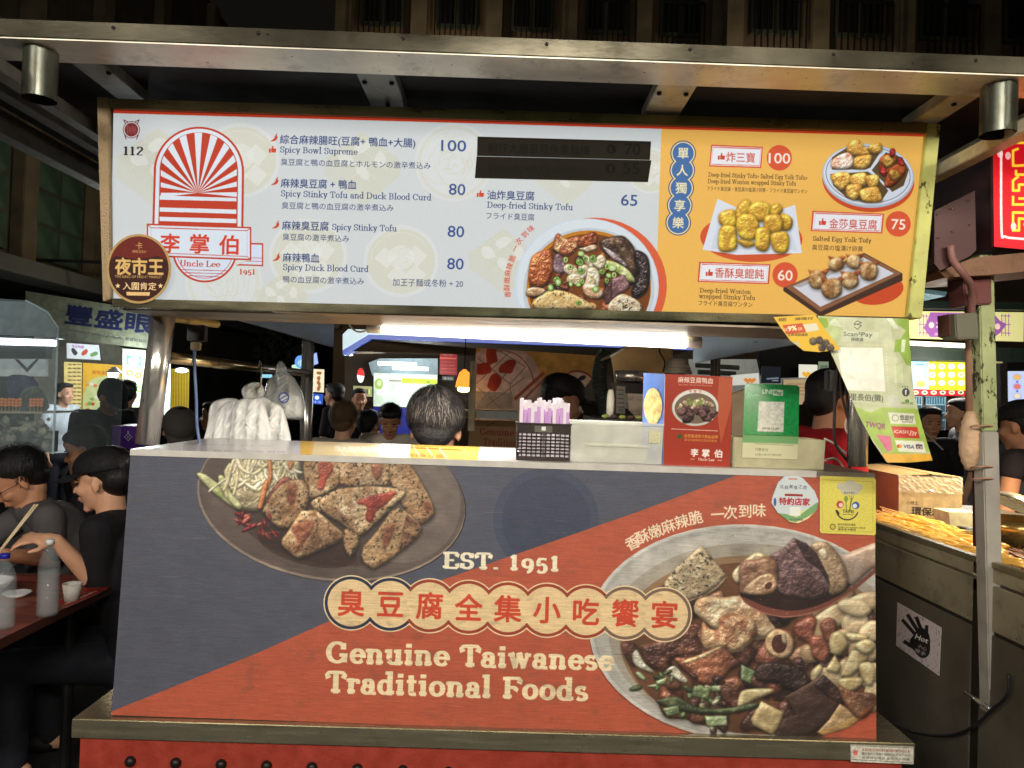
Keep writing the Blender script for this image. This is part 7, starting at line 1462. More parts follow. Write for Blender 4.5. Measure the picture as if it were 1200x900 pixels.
# --- cables at the right post
for k, (pts, c_, lab) in enumerate((([(982, 428), (979, 450), (978, 480), (978, 515), (985, 530), (998, 545)], (34, 26, 26), 'black cable hanging left of the others by the right front post'),
        ([(990, 440), (993, 470), (995, 500), (994, 530), (996, 548)], (34, 26, 26), 'black cable hanging beside the right front post'),
        ([(985, 440), (986, 460), (992, 485), (1000, 510), (1002, 535)], (70, 50, 46), 'brown cable hanging close to the right front post'),
        ([(998, 480), (992, 492), (991, 502), (996, 512), (1000, 520)], (226, 220, 206), 'white cable looping at the right front post'),
        ([(966, 514), (978, 520), (990, 530), (1000, 534)], (226, 220, 206), 'white cable running behind the plastic tray to the post'),
        ([(966, 540), (976, 537), (984, 541), (988, 548)], (216, 206, 186), 'short white cable on the steel end of the counter'))):
    q = nb(); tube(q, [tuple(v) for v in smooth_open([tuple(P(x, y, 1.99 + k * .012)) for x, y in pts], 5)], .0042 if c_[0] < 100 else .003, 8); tag(obj('cable', q, mat('cable_%d' % c_[0], c_, .45), None, True), lab, 'cable', 'cables beside the right front post')
q = nb(); rb = P(983, 446, 2.02)
box(q, rb.x - .03, rb.x + .03, 2.02, 2.05, rb.z - .03, rb.z + .03); tag(obj('power_strip', q, mat('black_case'), None, bevel=.004), 'black socket block with hanging cables behind the payment sheet', 'socket')

# --- backdrop right of the carton
cs = thing('fried_food_stall', 'lit food stall with pale ceiling tubes and food pictures behind the green payment stand', 'food stall', tuple(P(880, 560, 6))[:2] + (0,))
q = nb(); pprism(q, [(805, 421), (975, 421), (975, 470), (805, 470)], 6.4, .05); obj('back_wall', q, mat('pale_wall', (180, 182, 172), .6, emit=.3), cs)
q = nb(); pprism(q, [(890, 395), (975, 395), (975, 441), (916, 443), (893, 440), (889, 420)], 6.0, .05); obj('dark_hood', q, DARK, cs)
for a_, b_ in (((815, 428), (866, 431)), ((818, 436), (862, 438))): q = nb(); tube(q, [P(*a_, 6.1), P(*b_, 6.1)], .02, 8); obj('ceiling_tube', q, mat('tube_grey', (110, 112, 108), .4), cs)
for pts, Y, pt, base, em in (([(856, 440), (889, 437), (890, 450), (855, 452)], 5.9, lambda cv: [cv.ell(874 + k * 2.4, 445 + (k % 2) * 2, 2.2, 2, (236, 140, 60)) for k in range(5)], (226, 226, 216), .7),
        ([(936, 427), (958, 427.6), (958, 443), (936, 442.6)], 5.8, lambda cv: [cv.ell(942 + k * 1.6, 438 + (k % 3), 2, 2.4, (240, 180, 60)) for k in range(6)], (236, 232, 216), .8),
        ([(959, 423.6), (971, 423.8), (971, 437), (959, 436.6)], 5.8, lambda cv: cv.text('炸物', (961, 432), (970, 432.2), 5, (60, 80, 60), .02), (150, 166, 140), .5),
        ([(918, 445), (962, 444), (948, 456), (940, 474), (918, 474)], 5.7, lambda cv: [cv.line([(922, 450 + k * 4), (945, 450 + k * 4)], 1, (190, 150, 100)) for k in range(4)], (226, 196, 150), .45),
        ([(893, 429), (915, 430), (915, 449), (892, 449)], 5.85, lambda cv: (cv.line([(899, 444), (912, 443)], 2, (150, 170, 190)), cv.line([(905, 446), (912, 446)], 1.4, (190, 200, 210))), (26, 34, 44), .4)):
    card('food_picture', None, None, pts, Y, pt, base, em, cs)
q = nb(); pprism(q, [(858, 462), (873, 456), (870, 520), (858, 520)], 3.1, .03); tag(obj('inner_post', q, mat('pole_cream')), 'cream flat post behind the red carton', 'post')

# --- right: neighbouring grill cart
gc = thing('grill_cart', 'weathered dark steel grill cart with skewers on top, right of the counter', 'grill cart', (1.75, 2.3, 0))
GX = 1.26; zt_ = PX(1100, 642, GX).z; GM = steel('cart_steel', (158, 148, 120), .42, (2, 1, 2), .12, g=.8)
obj('body', box(nb(), GX + .006, 2.3, 1.2, 3.4, .1, zt_ - .08), mat('cart_dark', (48, 44, 38), .5, .4), gc)
zA = PX(1100, 660, GX).z; zB = PX(1100, 712, GX).z
y_seam = PX(1143, 700, GX).y
for (y0, y1) in ((1.2, y_seam - .02), (y_seam + .015, 3.39)):
    obj('side_panel', box(nb(), GX, GX + .005, y0, y1, zA + .004, zt_ - .004), GM, gc, bevel=.002)
    obj('side_panel', box(nb(), GX, GX + .005, y0, y1, zB + .006, zA - .004), steel('cart_steel_dark', (140, 132, 108), .45, (2, 1, 2), .12, g=.8), gc, bevel=.002)
    obj('side_door', box(nb(), GX, GX + .005, y0, y1, .12, zB - .004), mat('cart_door', (84, 78, 66), .5, .1, .3, 4, .1, 60), gc, bevel=.002)
obj('tray_rim', box(nb(), GX - .004, GX + .02, 1.2, 3.4, zt_ - .003, zt_ + .012), steel('cart_rim', (150, 140, 112), .35, (1, 6, 1), .6), gc, bevel=.002)
obj('tray_floor', box(nb(), GX + .02, 2.28, 1.2, 3.4, zt_ - .055, zt_ - .045), STD, gc)
def gp(px, py, d=0.0): return PX(px, py, GX - d)
q = nb(); tube(q, [gp(1132, 812, .02), gp(1160, 831, .02)], .006, 10); obj('handle', q, SHINE, gc, True)
q = nb(); tube(q, [tuple(v) for v in smooth_open([tuple(gp(1182, 790, .03)), tuple(gp(1180, 815, .03)), tuple(gp(1162, 832, .03)), tuple(gp(1140, 852, .03)), tuple(gp(1110, 862, .02)), tuple(gp(1070, 858, .02)), tuple(gp(1040, 845, .02))], 5)], .004, 8); tag(obj('floor_cable', q, BLK, None, True), 'black cable looping down the side of the grill cart', 'cable')
def paint_hot(cv):
    K_ = (28, 24, 24)
    for k in range(160): r_ = random.Random(k); x, y = r_.uniform(1050, 1103), r_.uniform(706, 792); cv.line([(x, y), (x + r_.uniform(-2, 2), y + r_.uniform(.5, 4))], .6, (110, 96, 96), .7)
    cv.poly([(1070, 745), (1078, 735), (1088, 742), (1090, 757), (1088, 768), (1080, 771), (1072, 764), (1066, 752)], K_, smooth=True)
    for a_, b_, w in (((1058, 727), (1073, 744), 4), ((1064, 721), (1077, 742), 4.2), ((1074, 724), (1081, 742), 4.2), ((1086, 734), (1085, 750), 4), ((1060, 752), (1076, 762), 4.4)): cv.line([a_, b_], w, K_)
    cv.text('Hot', (1072, 748), (1086.5, 754), 8, (230, 226, 220), .05); cv.text('小心', (1075, 758), (1085, 763), 5, (230, 226, 220), .02); cv.text('燙手', (1071, 763), (1084, 769), 5, (230, 226, 220), .02)
tag(printed('hot_sticker', [(1051.6, 705.6), (1103, 735.5), (1100.4, 792), (1050, 756.5)], ((GX - .002, 2, 1), (1, 0, 0)), paint_hot, .001, None, dens=2.2, base=(206, 196, 198)), 'white warning sticker with a black hand and the word Hot on the grill cart door', 'sticker')
# big upright with the red sign, conduit, tape
up = thing('sign_post', 'square steel upright with peeling pale green paint at the right edge of the stall', 'post', (P(1160, 900, 1.87).x, 1.87, 0))
PM = peel('peeling_paint', (178, 186, 132), (70, 62, 44), 34, .56); PM2 = peel('post_lower', (166, 160, 148), (110, 100, 84), 12, .62)
a_, b_ = P(1152, 355, 1.87), P(1160, 560, 1.87); c_ = P(1169, 905, 1.87)
obj('upper_tube', bar(nb(), P(1150, 300, 1.87), P(1155, 505, 1.87), .040, .04, (0, 1, 0)), PM, up, bevel=.003)
obj('lower_tube', bar(nb(), P(1155, 505.5, 1.87), (P(1173, 905, 1.87).x + .01, 1.87, 0), .042, .042, (0, 1, 0)), PM2, up, bevel=.003)
q = nb(); tube(q, [P(1137, 330, 1.90), P(1138, 395, 1.90), P(1139, 500, 1.90)], .014, 12); obj('conduit', q, mat('pvc_tan', (176, 130, 104), .6, 0, .2, 10), up, True)
q = nb(); tube(q, [P(1144, 340, 1.92), P(1146, 640, 1.92)], .012, 10); obj('pipe', q, mat('rust_pipe', (96, 60, 48), .7, 0, .4, 14), up, True)
q = nb(); pts = [tuple(P(1139 - .2 * k, 482 + k * 4.6, 1.89)) for k in range(16)]; rad = [.013, .018, .020, .0245, .024, .027, .0265, .028, .0265, .0275, .0255, .026, .021, .020, .013, .010]; tube(q, pts, rad, 16); obj('tape_wrap', q, mat('tape_cream', (206, 170, 134), .55, 0, .15, 20, .5, 60), up, True)
for y in (500, 562, 548): q = nb(); tube(q, [tuple(P(1152 + 14 * math.cos(t), y + 1.4 * math.sin(t), 1.87 + .035 * math.sin(t))) for t in np.linspace(0, 6.283, 16)], .0022, 6); obj('wire_tie', q, mat('pvc_tan'), up, True)
q = nb(); pprism(q, [(1119, 368), (1121, 397), (1148, 397), (1146, 366)], 1.82, .06); obj('junction_box', q, mat('box_olive', (112, 110, 92), .5, .3, .2, 8), up, bevel=.003)
q = nb(); pprism(q, [(1112, 368), (1118.6, 368), (1120.6, 396), (1113, 393)], 1.84, .05); obj('box_side', q, mat('rust_pipe'), up)
q = nb(); pprism(q, [(1128, 318), (1162, 316), (1163, 356), (1132, 358)], 1.84, .07); obj('clamp', q, mat('clamp_red', (116, 66, 62), .5, .3), up, bevel=.003)
# red neon sign box
ns = thing('neon_sign', 'glowing red sign box with yellow stroke characters at the upper right edge', 'neon sign', tuple(P(1190, 290, 1.8)))
def paint_neon(cv):
    Zs = lambda p: Z2((1060, 130), 4.286, p)
    cv.line(Zs([(485, 120), (487, 590), (505, 630), (560, 640), (700, 650)]), 3, (255, 190, 180), smooth=True); cv.line(Zs([(485, 120), (487, 590), (505, 630), (560, 640), (700, 650)]), 1.2, (255, 240, 230), smooth=True)
    Y_ = (255, 214, 60)
    for pts in ([(545, 110), (545, 160), (640, 160)], [(570, 190), (545, 200), (545, 275), (570, 275), (640, 270)], [(560, 300), (560, 320), (640, 320)], [(570, 330), (545, 350), (545, 400), (575, 400), (575, 370), (640, 370)], [(545, 430), (545, 470), (640, 470)], [(575, 440), (640, 440)], [(545, 510), (545, 600), (575, 600), (575, 540), (640, 545)], [(545, 510), (640, 512)], [(600, 570), (640, 575)], [(640, 130), (720, 130)], [(640, 240), (720, 240)], [(640, 400), (720, 400)], [(640, 600), (720, 600)]): cv.line(Zs(pts), 3.4, (255, 150, 30)); cv.line(Zs(pts), 2.2, Y_)
    for x, y in ((548, 580), (480, 215), (520, 225)): cv.ell(*Zs([(x, y)])[0], 3.4, 4.6, (255, 236, 226), .75)
printed('sign_face', [(1163.5, 163), (1262, 108), (1262, 298), (1165, 289)], vplane(1.80), paint_neon, .01, ns, dens=2.2, base=(206, 20, 34), emit=.85, side=mat('clamp_red'))
q = nb(); prism(q, [P(1163, 163, 1.812), P(1263, 107, 1.812), P(1263, 300, 1.812), P(1164.6, 291, 1.812)], (0, .26, 0)); obj('case', q, mat('sign_case', (70, 40, 40), .5, .2), ns)
q = nb(); prism(q, [P(1095, 247, 1.78), P(1142.5, 223.5, 1.78), P(1144, 293, 1.78), P(1137, 300, 1.78), P(1102, 317, 1.78), P(1095, 309, 1.78)], (0, .012, 0)); bk_ = obj('mounting_plate', q, mat('plate_plum', (80, 52, 50), .4, .3, .15, 6), ns)
for x, y in ((1099, 251), (1115.5, 244.4), (1135.5, 234.6), (1099.6, 278.6), (1117, 271), (1137, 263)): q = nb(); pball(q, x, y, 1.777, (.0035, .0025, .0025)); obj('screw', q, mat('screw', (220, 190, 170), .25, .9), bk_)
q = nb(); prism(q, [P(1100, 318, 1.8), P(1140, 302, 1.8), P(1200, 296, 1.8), P(1262, 300, 1.8), P(1262, 312, 1.8), P(1160, 322, 1.8), P(1108, 325, 1.8)], (0, .2, 0)); obj('bottom_tray', q, steel('tray_rust', (136, 100, 76), .45, (4, 1, 4), .4, g=.8), ns)
q = nb(); tube(q, [tuple(v) for v in smooth_open([tuple(P(1114, 288, 1.765)), tuple(P(1117, 305, 1.765)), tuple(P(1130, 322, 1.77)), tuple(P(1138, 335, 1.80)), tuple(P(1139, 350, 1.83)), tuple(P(1138, 372, 1.86))], 5)], .009, 10); obj('cable', q, mat('cable_plum', (150, 104, 96), .5), ns, True)
# assumed grill lamp, added to light the skewers (in its own fixture above the cart, outside the picture)
gl = thing('grill_lamp', 'warm caged lamp hanging over the grill cart beyond the right edge', 'lamp', (2.15, 2.6, 2.05))
q = nb(); lathe(q, (2.15, 2.6, 2.02), [(.03, .1), (.12, .0)], 20); obj('shade', q, DKM, gl); q = nb(); ball(q, (2.15, 2.6, 2.02), .035); obj('bulb', q, glow_mat('warm_bulb'), gl) if False else obj('bulb', q, _M['warm_bulb'], gl)
q = nb(); tube(q, [(2.15, 2.6, 2.12), (2.15, 2.6, 2.9)], .004, 6); obj('cord', q, BLK, gl)
L = bpy.data.lights.new('grill_light', 'SPOT'); L.spot_size = math.radians(112); L.spot_blend = .5; L.energy = 170; L.shadow_soft_size = .05; L.color = (1, .80, .5); o = bpy.data.objects.new('grill_light', L); COL.objects.link(o); o.parent = gl; o.location = (0, 0, -.09)
# food on the cart
R = random.Random(31); z0 = zt_ - .03
FC = mat('fish_cake', (244, 186, 84), .4, 0, .22, 18, .1, 60, coat=.3); FD = mat('dark_sausage', (46, 26, 24), .3, 0, .3, 20, coat=.4); SK = mat('skewer_wood', (222, 190, 130), .6)
def skewer(L_, r, m, label, wav):
    t = thing('food_skewer', label, 'skewer', (0, 0, 0)); q = nb(); n_ = 12
    tube(q, [(0, -L_ / 2 + L_ * i / n_, wav * math.sin(i * 1.1)) for i in range(n_ + 1)], [r * (.45 + .55 * math.sin(math.pi * min(1, (i + .8) / (n_ + 1.6))) ** .4) * (1 + .12 * math.sin(i * 2.3)) for i in range(n_ + 1)], 10)
    for v in q.verts: v.co.z *= .62
    a1 = obj('fish_cake' if m is FC else 'sausage', q, m, t, True)
    obj('stick', tube(nb(), [(0, -L_ * .5, 0), (0, L_ * .5 + .09, .008)], .0017, 5), SK, t)
    return t
def place(t, px, py, zz, yaw, first, lab):
    w = PZ(px, py, zz); w.x = max(w.x, GX + .105); c = t if first else dup(t)
    c.location = w; c.rotation_euler = (R.uniform(-.06, .10), 0, yaw); c['label'] = lab; return c
f1 = skewer(.17, .0155, FC, '', .004); f2 = skewer(.13, .016, FD, '', .002)
G_ = 'orange fish cake skewers heaped on the grill cart'; f1['group'] = G_; f2['group'] = 'dark sausage skewers on the grill cart'
n_ = 0
for j in range(5):
    for k in range(15):
        px = 1033 + k * 7.6 + j * 6 + R.uniform(-2, 2); py = 614 + k * 2.85 - j * 3.4 + R.uniform(-1.2, 1.2)
        if px > 1148 or py < 606: continue
        place(f1, px, py, z0 + .012 + R.uniform(0, .014), math.radians(24 + R.uniform(-6, 6)), n_ == 0, 'orange fish cake skewer lying in the heap on the grill cart'); n_ += 1
f1_end = n_
for k, (px, py) in enumerate(((1120, 640), (1128, 643.5), (1135, 647.5), (1141, 636), (1143, 651))): place(f2, px, py, z0 + .015, math.radians(8 + 3 * k), k == 0, 'dark sausage skewer at the near end of the fish cake heap')
m_ = nb()
for k in range(60): 
    w = PZ(R.uniform(1166, 1215), R.uniform(644, 668), z0 + .01); tube(m_, [w, w + Vector((R.uniform(-.06, .06), R.uniform(.03, .1), R.uniform(0, .01)))], R.uniform(.003, .007), 6)
o_ = obj('grilled_bits', m_, mat('grilled', (110, 60, 40), .4, 0, .5, 30), gc); o_['kind'] = 'stuff'
pn = thing('steel_bowl', 'steel bowl with brass colored reflections and a lid leaning over it at the right edge', 'bowl', tuple(PZ(1195, 640, z0)))
c = PZ(1196, 640, z0); q = nb(); lathe(q, c, [(.0, 0), (.07, .0), (.115, .05), (.12, .085), (.115, .085), (.11, .05), (.06, .006)], 28); obj('bowl', q, steel('brass_bowl', (196, 160, 96), .25, (1, 1, 1), .8), pn, True)
q = nb(); lathe(q, (0, 0, 0), [(.0, .03), (.06, .026), (.12, .0), (.122, -.006), (0, .02)], 28); bmesh.ops.rotate(q, verts=q.verts, matrix=Matrix.Rotation(math.radians(24), 3, 'Y')); bmesh.ops.translate(q, verts=q.verts, vec=c + Vector((.03, .02, .12))); obj('lid', q, ST, pn, True)
cbx = thing('cardboard_box', 'brown cardboard box wrapped in clear film with black characters behind the skewers', 'carton', (P(1090, 600, 2.85).x, 2.95, zt_))
CB = mat('cardboard', (168, 140, 100), .8, 0, .12, 14)
def paint_cb(cv):
    cv.text('環保炭', (1068, 602.4), (1103, 605), 10.5, (40, 32, 26), .03); cv.text('精', (1106, 605), (1115.6, 605.6), 10.5, (40, 32, 26), .03); cv.text('小綠土', (1062, 590.6), (1076, 591.4), 4.6, (60, 50, 40), .02); cv.im *= (.85 + .3 * noise(cv.H, cv.W, 14, 9, 4))[..., None]
printed('front_face', [(1053.6, 557.5), (1128, 560.5), (1127, 612), (1053, 610)], vplane(2.85), paint_cb, .004, cbx, dens=2.6, base=(172, 150, 112), rough=.7, side=CB)
a_, b_ = P(1053.6, 557.5, 2.855), P(1127.5, 560.5, 2.855); zlo = zt_ - .04
q = nb(); prism(q, [(a_.x, 2.8545, zlo), (a_.x, 3.25, zlo), (a_.x, 3.25, a_.z - .002), (a_.x, 2.8545, a_.z - .002)], (.004, 0, 0)); obj('side_face', q, CB, cbx)
q = nb(); prism(q, [(b_.x, 2.8545, zlo), (b_.x, 3.25, zlo), (b_.x, 3.25, a_.z - .002), (b_.x, 2.8545, a_.z - .002)], (-.004, 0, 0)); obj('side_face', q, CB, cbx)
for s_, x_ in ((1, a_.x), (-1, b_.x)):
    q = nb(); prism(q, [(x_, 2.856, a_.z), (x_ + s_ * .12, 2.856, a_.z + .008), (x_ + s_ * .12, 3.25, a_.z + .012), (x_, 3.25, a_.z)], (0, 0, .003)); obj('flap', q, CB, cbx)
q = nb(); rs_ = random.Random(2); n1, n2 = 26, 9; vs = [[q.verts.new(P(1052.6 + 76 * i / n1, 556 + 20 * j / n2 + 3 * i / n1, 2.845) + Vector((0, rs_.uniform(-.004, .003), 0))) for i in range(n1 + 1)] for j in range(n2 + 1)]
for j in range(n2):
    for i in range(n1): q.faces.new((vs[j][i], vs[j][i + 1], vs[j + 1][i + 1], vs[j + 1][i]))
obj('plastic_film', q, clear_mat('film', (232, 232, 226), .22, .08), cbx)
q = nb(); pprism(q, [(1112, 600), (1146, 601), (1146, 618), (1114, 616)], 2.7, .1); tag(obj('napkin_pad', q, mat('napkin_cream')), 'pale folded cloth lying against the cardboard box', 'cloth')
cbx2 = nb(); pprism(cbx2, [(1020, 558), (1050, 552), (1072, 549), (1078, 556), (1052, 560), (1050, 600), (1022, 600)], 3.3, .3); tag(obj('dark_box', cbx2, mat('dark_card', (60, 52, 40), .8)), 'dark open box left of the filmed cardboard box', 'carton')

# --- right distance: sign, menu panel, fridges, light box
rs2 = thing('drink_shop', 'shop with a purple and yellow sign, yellow menu panel and glass fridges', 'shop', tuple(P(1120, 560, 6.6))[:2] + (0,))
def paint_ice(cv):
    PU = (150, 90, 160)
    cv.poly([(1090, 366), (1164, 367), (1172, 376), (1180, 380), (1172, 390), (1164, 396), (1090, 395), (1082, 384), (1086, 378)], PU)
    for x in (1080, 1176):
        for r_ in range(3): cv.line([(x - 2 + r_ * 4, 368), (x - 2 + r_ * 4, 394)], .9, PU)
        for r_ in range(3): cv.line([(x - 3, 370 + r_ * 10), (x + 8, 370.4 + r_ * 10)], .9, PU)
    cv.ell(1091.6, 381, 3.2, 3.6, (236, 206, 190)); cv.ell(1169, 382.6, 3.2, 3.6, (236, 206, 190)); cv.text('冰\\情懷豆花', (1097, 384.6), (1162, 387), 9, (240, 226, 220), .02); cv.text('豆花 0922-123', (1095, 393), (1130, 394), 3.4, (226, 206, 206)) if False else cv.text('黑糖豆花', (1095, 393), (1118, 394), 3.6, (226, 206, 206))
card('shop_sign', None, None, [(1064, 364.5), (1200, 366), (1199.4, 400.5), (1064, 396.5)], 6.6, paint_ice, (226, 220, 150), .55, rs2, 2.2)
q = nb(); tube(q, [P(1066, 402, 6.5), P(1138, 405.4, 6.5)], .02, 8); obj('sign_tube', q, glow_mat('warm_tube', (255, 240, 200), 3), rs2)
q = nb(); pprism(q, [(1060, 405), (1205, 408), (1205, 424), (1060, 421)], 6.55, .3); obj('dark_valance', q, mat('green_black', (22, 34, 26), .6), rs2)
q = nb(); pprism(q, [(1060, 421), (1215, 424), (1215, 600), (1060, 600)], 8.4, .05); obj('back_wall', q, DARK, rs2)
def paint_ymenu(cv):
    cv.poly([(1066, 420), (1088, 420), (1088, 458), (1066, 458)], (150, 206, 220)); cv.ell(1077, 437, 4, 3.4, (236, 200, 160)); cv.ell(1079, 450, 5.5, 4, (240, 190, 80)); cv.line([(1073, 427), (1083, 427.4)], 1, (70, 90, 110)); cv.line([(1071, 431), (1084, 431.4)], .8, (190, 90, 60))
    for j in range(3):
        for i in range(4): x, y = 1092.5 + i * 11.3, 429.5 + j * 9.6; cv.ell(x, y, 4, 3.4, (236, 236, 226)); cv.ell(x, y, 2.8, 2.2, [(196, 206, 170), (206, 176, 130), (176, 196, 190)][(i + j) % 3]); cv.line([(x - 2.4, y + 4.6), (x + 3, y + 4.7)], .7, (110, 100, 50))
card('menu_panel', None, None, [(1067, 421.5), (1135.6, 423), (1135, 458), (1067, 455.5)], 6.9, paint_ymenu, (232, 224, 40), .95, rs2, 2.2)
def paint_redstrip(cv):
    for k in range(6): x = 1073 + k * 10.6; cv.ell(x, 460, 3.6, 2.4, (236, 226, 206)); cv.ell(x, 460, 2, 1.4, (90, 110, 60) if k % 2 else (190, 120, 60))
card('picture_strip', None, None, [(1067, 455.8), (1134, 457.6), (1134, 464.4), (1067, 463)], 6.88, paint_redstrip, (190, 40, 44), .5, rs2, 2.2)
for k, (x0, x1) in enumerate(((1069, 1080), (1084, 1108))):
    fr = obj('fridge', pbox(nb(), x0, 464, x1, 504, 6.9, .5), mat('fridge_white', (150, 160, 166), .4), rs2)
    card('fridge_glass', None, None, [(x0 + .6, 465), (x1 - .6, 465.4), (x1 - .6, 502), (x0 + .6, 501)], 6.88, lambda cv: [cv.line([(x0 + 1, 474 + j * 9), (x1 - 1, 474.4 + j * 9)], .9, (150, 176, 186)) for j in range(3)] and [cv.line([(x0 + 2 + i * 3, 466), (x0 + 2 + i * 3, 473)], 1.2, (110, 150, 166)) for i in range(int((x1 - x0) / 3))], (36, 66, 80), .55, fr)
q = nb(); pprism(q, [(1109, 464), (1133, 465), (1133, 505), (1109, 504)], 7.0, .05); obj('brown_door', q, mat('door_brown', (70, 42, 36), .6), rs2)
def paint_side(cv):
    for k in range(7):
        y = 442 + k * 11; cv.ell(1192, y, 4, 3, [(240, 180, 90), (226, 120, 110), (236, 220, 190)][k % 3]); cv.ell(1192, y + 5.4, 1.4, 1, (70, 90, 190)); cv.line(ellp(1192, y, 4.6, 3.6), .5, (110, 140, 220), closed=True)
card('picture_light_box', 'tall pale blue lit box of food pictures at the right edge', 'light box', [(1181, 435), (1206, 435), (1206, 520), (1182, 506)], 5.6, paint_side, (196, 206, 240), .95)
q = nb(); pprism(q, [(1172, 426), (1180.6, 425), (1181, 520), (1174, 520)], 5.55, .12); tag(obj('light_box_side', q, GRY), 'dark column beside the pale blue lit box', 'column')
card('cream_notice', 'cream notice board between the green post and the blue lit box', 'notice', [(1163, 423), (1175, 424), (1175, 456), (1164, 455)], 6.2, lambda cv: [cv.line([(1165, 428 + k * 4), (1173, 428 + k * 4)], .8, (150, 130, 90)) for k in range(6)], (196, 184, 130), .3)
# fridge row and shelf above the purple sign
q = nb(); pprism(q, [(1060, 352), (1205, 354), (1205, 363), (1060, 361)], 6.5, .3); tag(obj('awning_edge', q, mat('green_black')), 'dark green awning edge above the purple and yellow sign', 'awning')
q = nb(); pprism(q, [(1076, 338), (1110, 342), (1108, 347), (1078, 343)], 6.2, .4); tag(obj('lit_roof_panel', q, mat('teal_panel', (110, 140, 146), .3, emit=.25)), 'small teal roof panel catching light above the purple sign', 'roof panel')  # light falling on the panel put in as its own faint glow
L = bpy.data.lights.new('shop_light', 'POINT'); L.energy = 40; L.shadow_soft_size = .3; L.color = (1, .97, .88); o = bpy.data.objects.new('shop_light', L); COL.objects.link(o); o.parent = rs2; o.location = P(1110, 440, 6.3) - Vector(rs2.location)

# --- left: glass food case, crate, table
dc = thing('glass_food_case', 'scuffed clear acrylic food case with lit shelves at the far left', 'display case', tuple(P(20, 560, 3.6))[:2] + (0,))
AC = clear_mat('case_acrylic', (190, 210, 214), .16, .12)
FR = [(-60, 346), (30, 352), (56, 366), (68, 384), (66, 440), (62, 532), (-60, 532)]
q = nb(); pprism(q, FR, 3.5, .004); obj('front_sheet', q, AC, dc)
q = nb(); prism(q, [P(68, 384, 3.506), P(62, 532, 3.506), P(62, 532, 3.506) + Vector((0, .6, 0)), P(68, 384, 3.506) + Vector((0, .6, 0))], (.004, 0, 0)); obj('side_sheet', q, AC, dc)
for a_, b_ in (((30, 352), (56, 366)), ((56, 366), (68, 384)), ((68, 384), (66, 440)), ((66, 440), (62, 532))): q = nb(); tube(q, [P(*a_, 3.5), P(*b_, 3.5)], .005, 8); obj('edge', q, clear_mat('edge_acrylic', (206, 230, 236), .6, .2), dc)
q = nb(); prism(q, [P(-60, 350, 3.49), P(30, 354, 3.49), P(55, 368, 3.49), P(67, 386, 3.49), P(66, 395, 3.49), P(-60, 390, 3.49)], (0, -.002, 0)); obj('scuffed_film', q, clear_mat('scuffed', (170, 190, 196), .45, .3), dc)
q = nb(); pprism(q, [(-60, 394), (60, 398), (60, 405), (-60, 402)], 3.7, .05); obj('strip_light', q, glow_mat('cool_tube', (226, 244, 255), 6), dc)
q = nb(); pprism(q, [(-60, 403), (54, 406), (54, 420), (-60, 420)], 3.72, .05); obj('valance', q, DKM, dc)
q = nb(); pprism(q, [(-60, 420), (54, 421), (54, 441), (-60, 441)], 3.95, .02); obj('back_sheet', q, mat('case_back', (190, 196, 192), .5, emit=.25), dc)
q = nb(); pprism(q, [(20, 421), (31, 432), (42, 421), (44, 421), (31, 436), (17, 421)], 3.68, .01); obj('vee_bracket', q, DKM, dc)
q = nb(); pprism(q, [(-60, 482), (50, 482.6), (50, 484.6), (-60, 484)], 3.55, .3); obj('shelf', q, mat('case_shelf', (206, 196, 170), .3), dc)
q = nb(); pprism(q, [(-60, 505), (62, 505), (61, 530), (-60, 530)], 3.9, .05); obj('low_back', q, mat('case_olive', (96, 100, 76), .7, 0, .5, 10), dc)
tag(obj('blue_cloth', sheetbag([(10, 441), (38, 442), (44, 456), (38, 468), (12, 466)], 3.85, .03, 3, None), mat('cloth_blue', (44, 44, 110), .7)), 'dark blue patterned cloth inside the glass food case', 'cloth')
tag(obj('grey_bundle', sheetbag([(26, 462), (40, 452), (50, 462), (52, 482), (24, 482)], 3.7, .05, 5, None), mat('cloth_grey', (90, 92, 84), .7)), 'grey bundle on the shelf of the glass food case', 'bundle')
R = random.Random(8); BO = mat('fried_ball', (226, 140, 70), .5, 0, .2, 40, emit=.08)
pr = None
for k in range(14):
    px = -6 + k * 4.2
    if 26 < px < 36: continue
    c = P(px, 474 + R.uniform(-.5, .5), 3.62)
    if pr is None:
        pr = thing('ball_skewer', 'orange ball skewer standing on the shelf of the glass food case', 'skewer', tuple(c), 'ball skewers in the glass food case')
        for j in range(3): q = nb(); ball(q, c + Vector((0, 0, j * .014 - .004)), (.0088, .0088, .0075)); obj('ball', q, BO, pr, True)
        q = nb(); tube(q, [c + Vector((0, 0, -.035)), c + Vector((0, 0, .0))], .0012, 5); obj('stick', q, SK, pr)
    else: dup(pr, c)
m_ = nb()
for k in range(90):
    c = P(R.uniform(-30, 58), R.uniform(490, 528), 3.6 + R.uniform(0, .2)); ball(m_, c, (R.uniform(.008, .03), .01, R.uniform(.008, .022)), sub=1, jit=.2, rnd=R)
o_ = obj('packed_food', m_, mat('packed', (150, 150, 130), .4, 0, .8, 14), dc); o_['kind'] = 'stuff'
pc = thing('purple_crate', 'purple plastic crate with a diamond of holes behind the seated diners', 'crate', tuple(P(148, 530, 4.6)))
q = nb(); pbox(q, 131, 501, 165, 527, 4.6, .25); obj('body', q, mat('crate_purple', (92, 44, 140), .45, emit=.05), pc, bevel=.006)
q = nb(); pbox(q, 130, 498.6, 166, 501.6, 4.59, .27); obj('rim', q, mat('crate_rim', (130, 80, 176), .4), pc, bevel=.003)
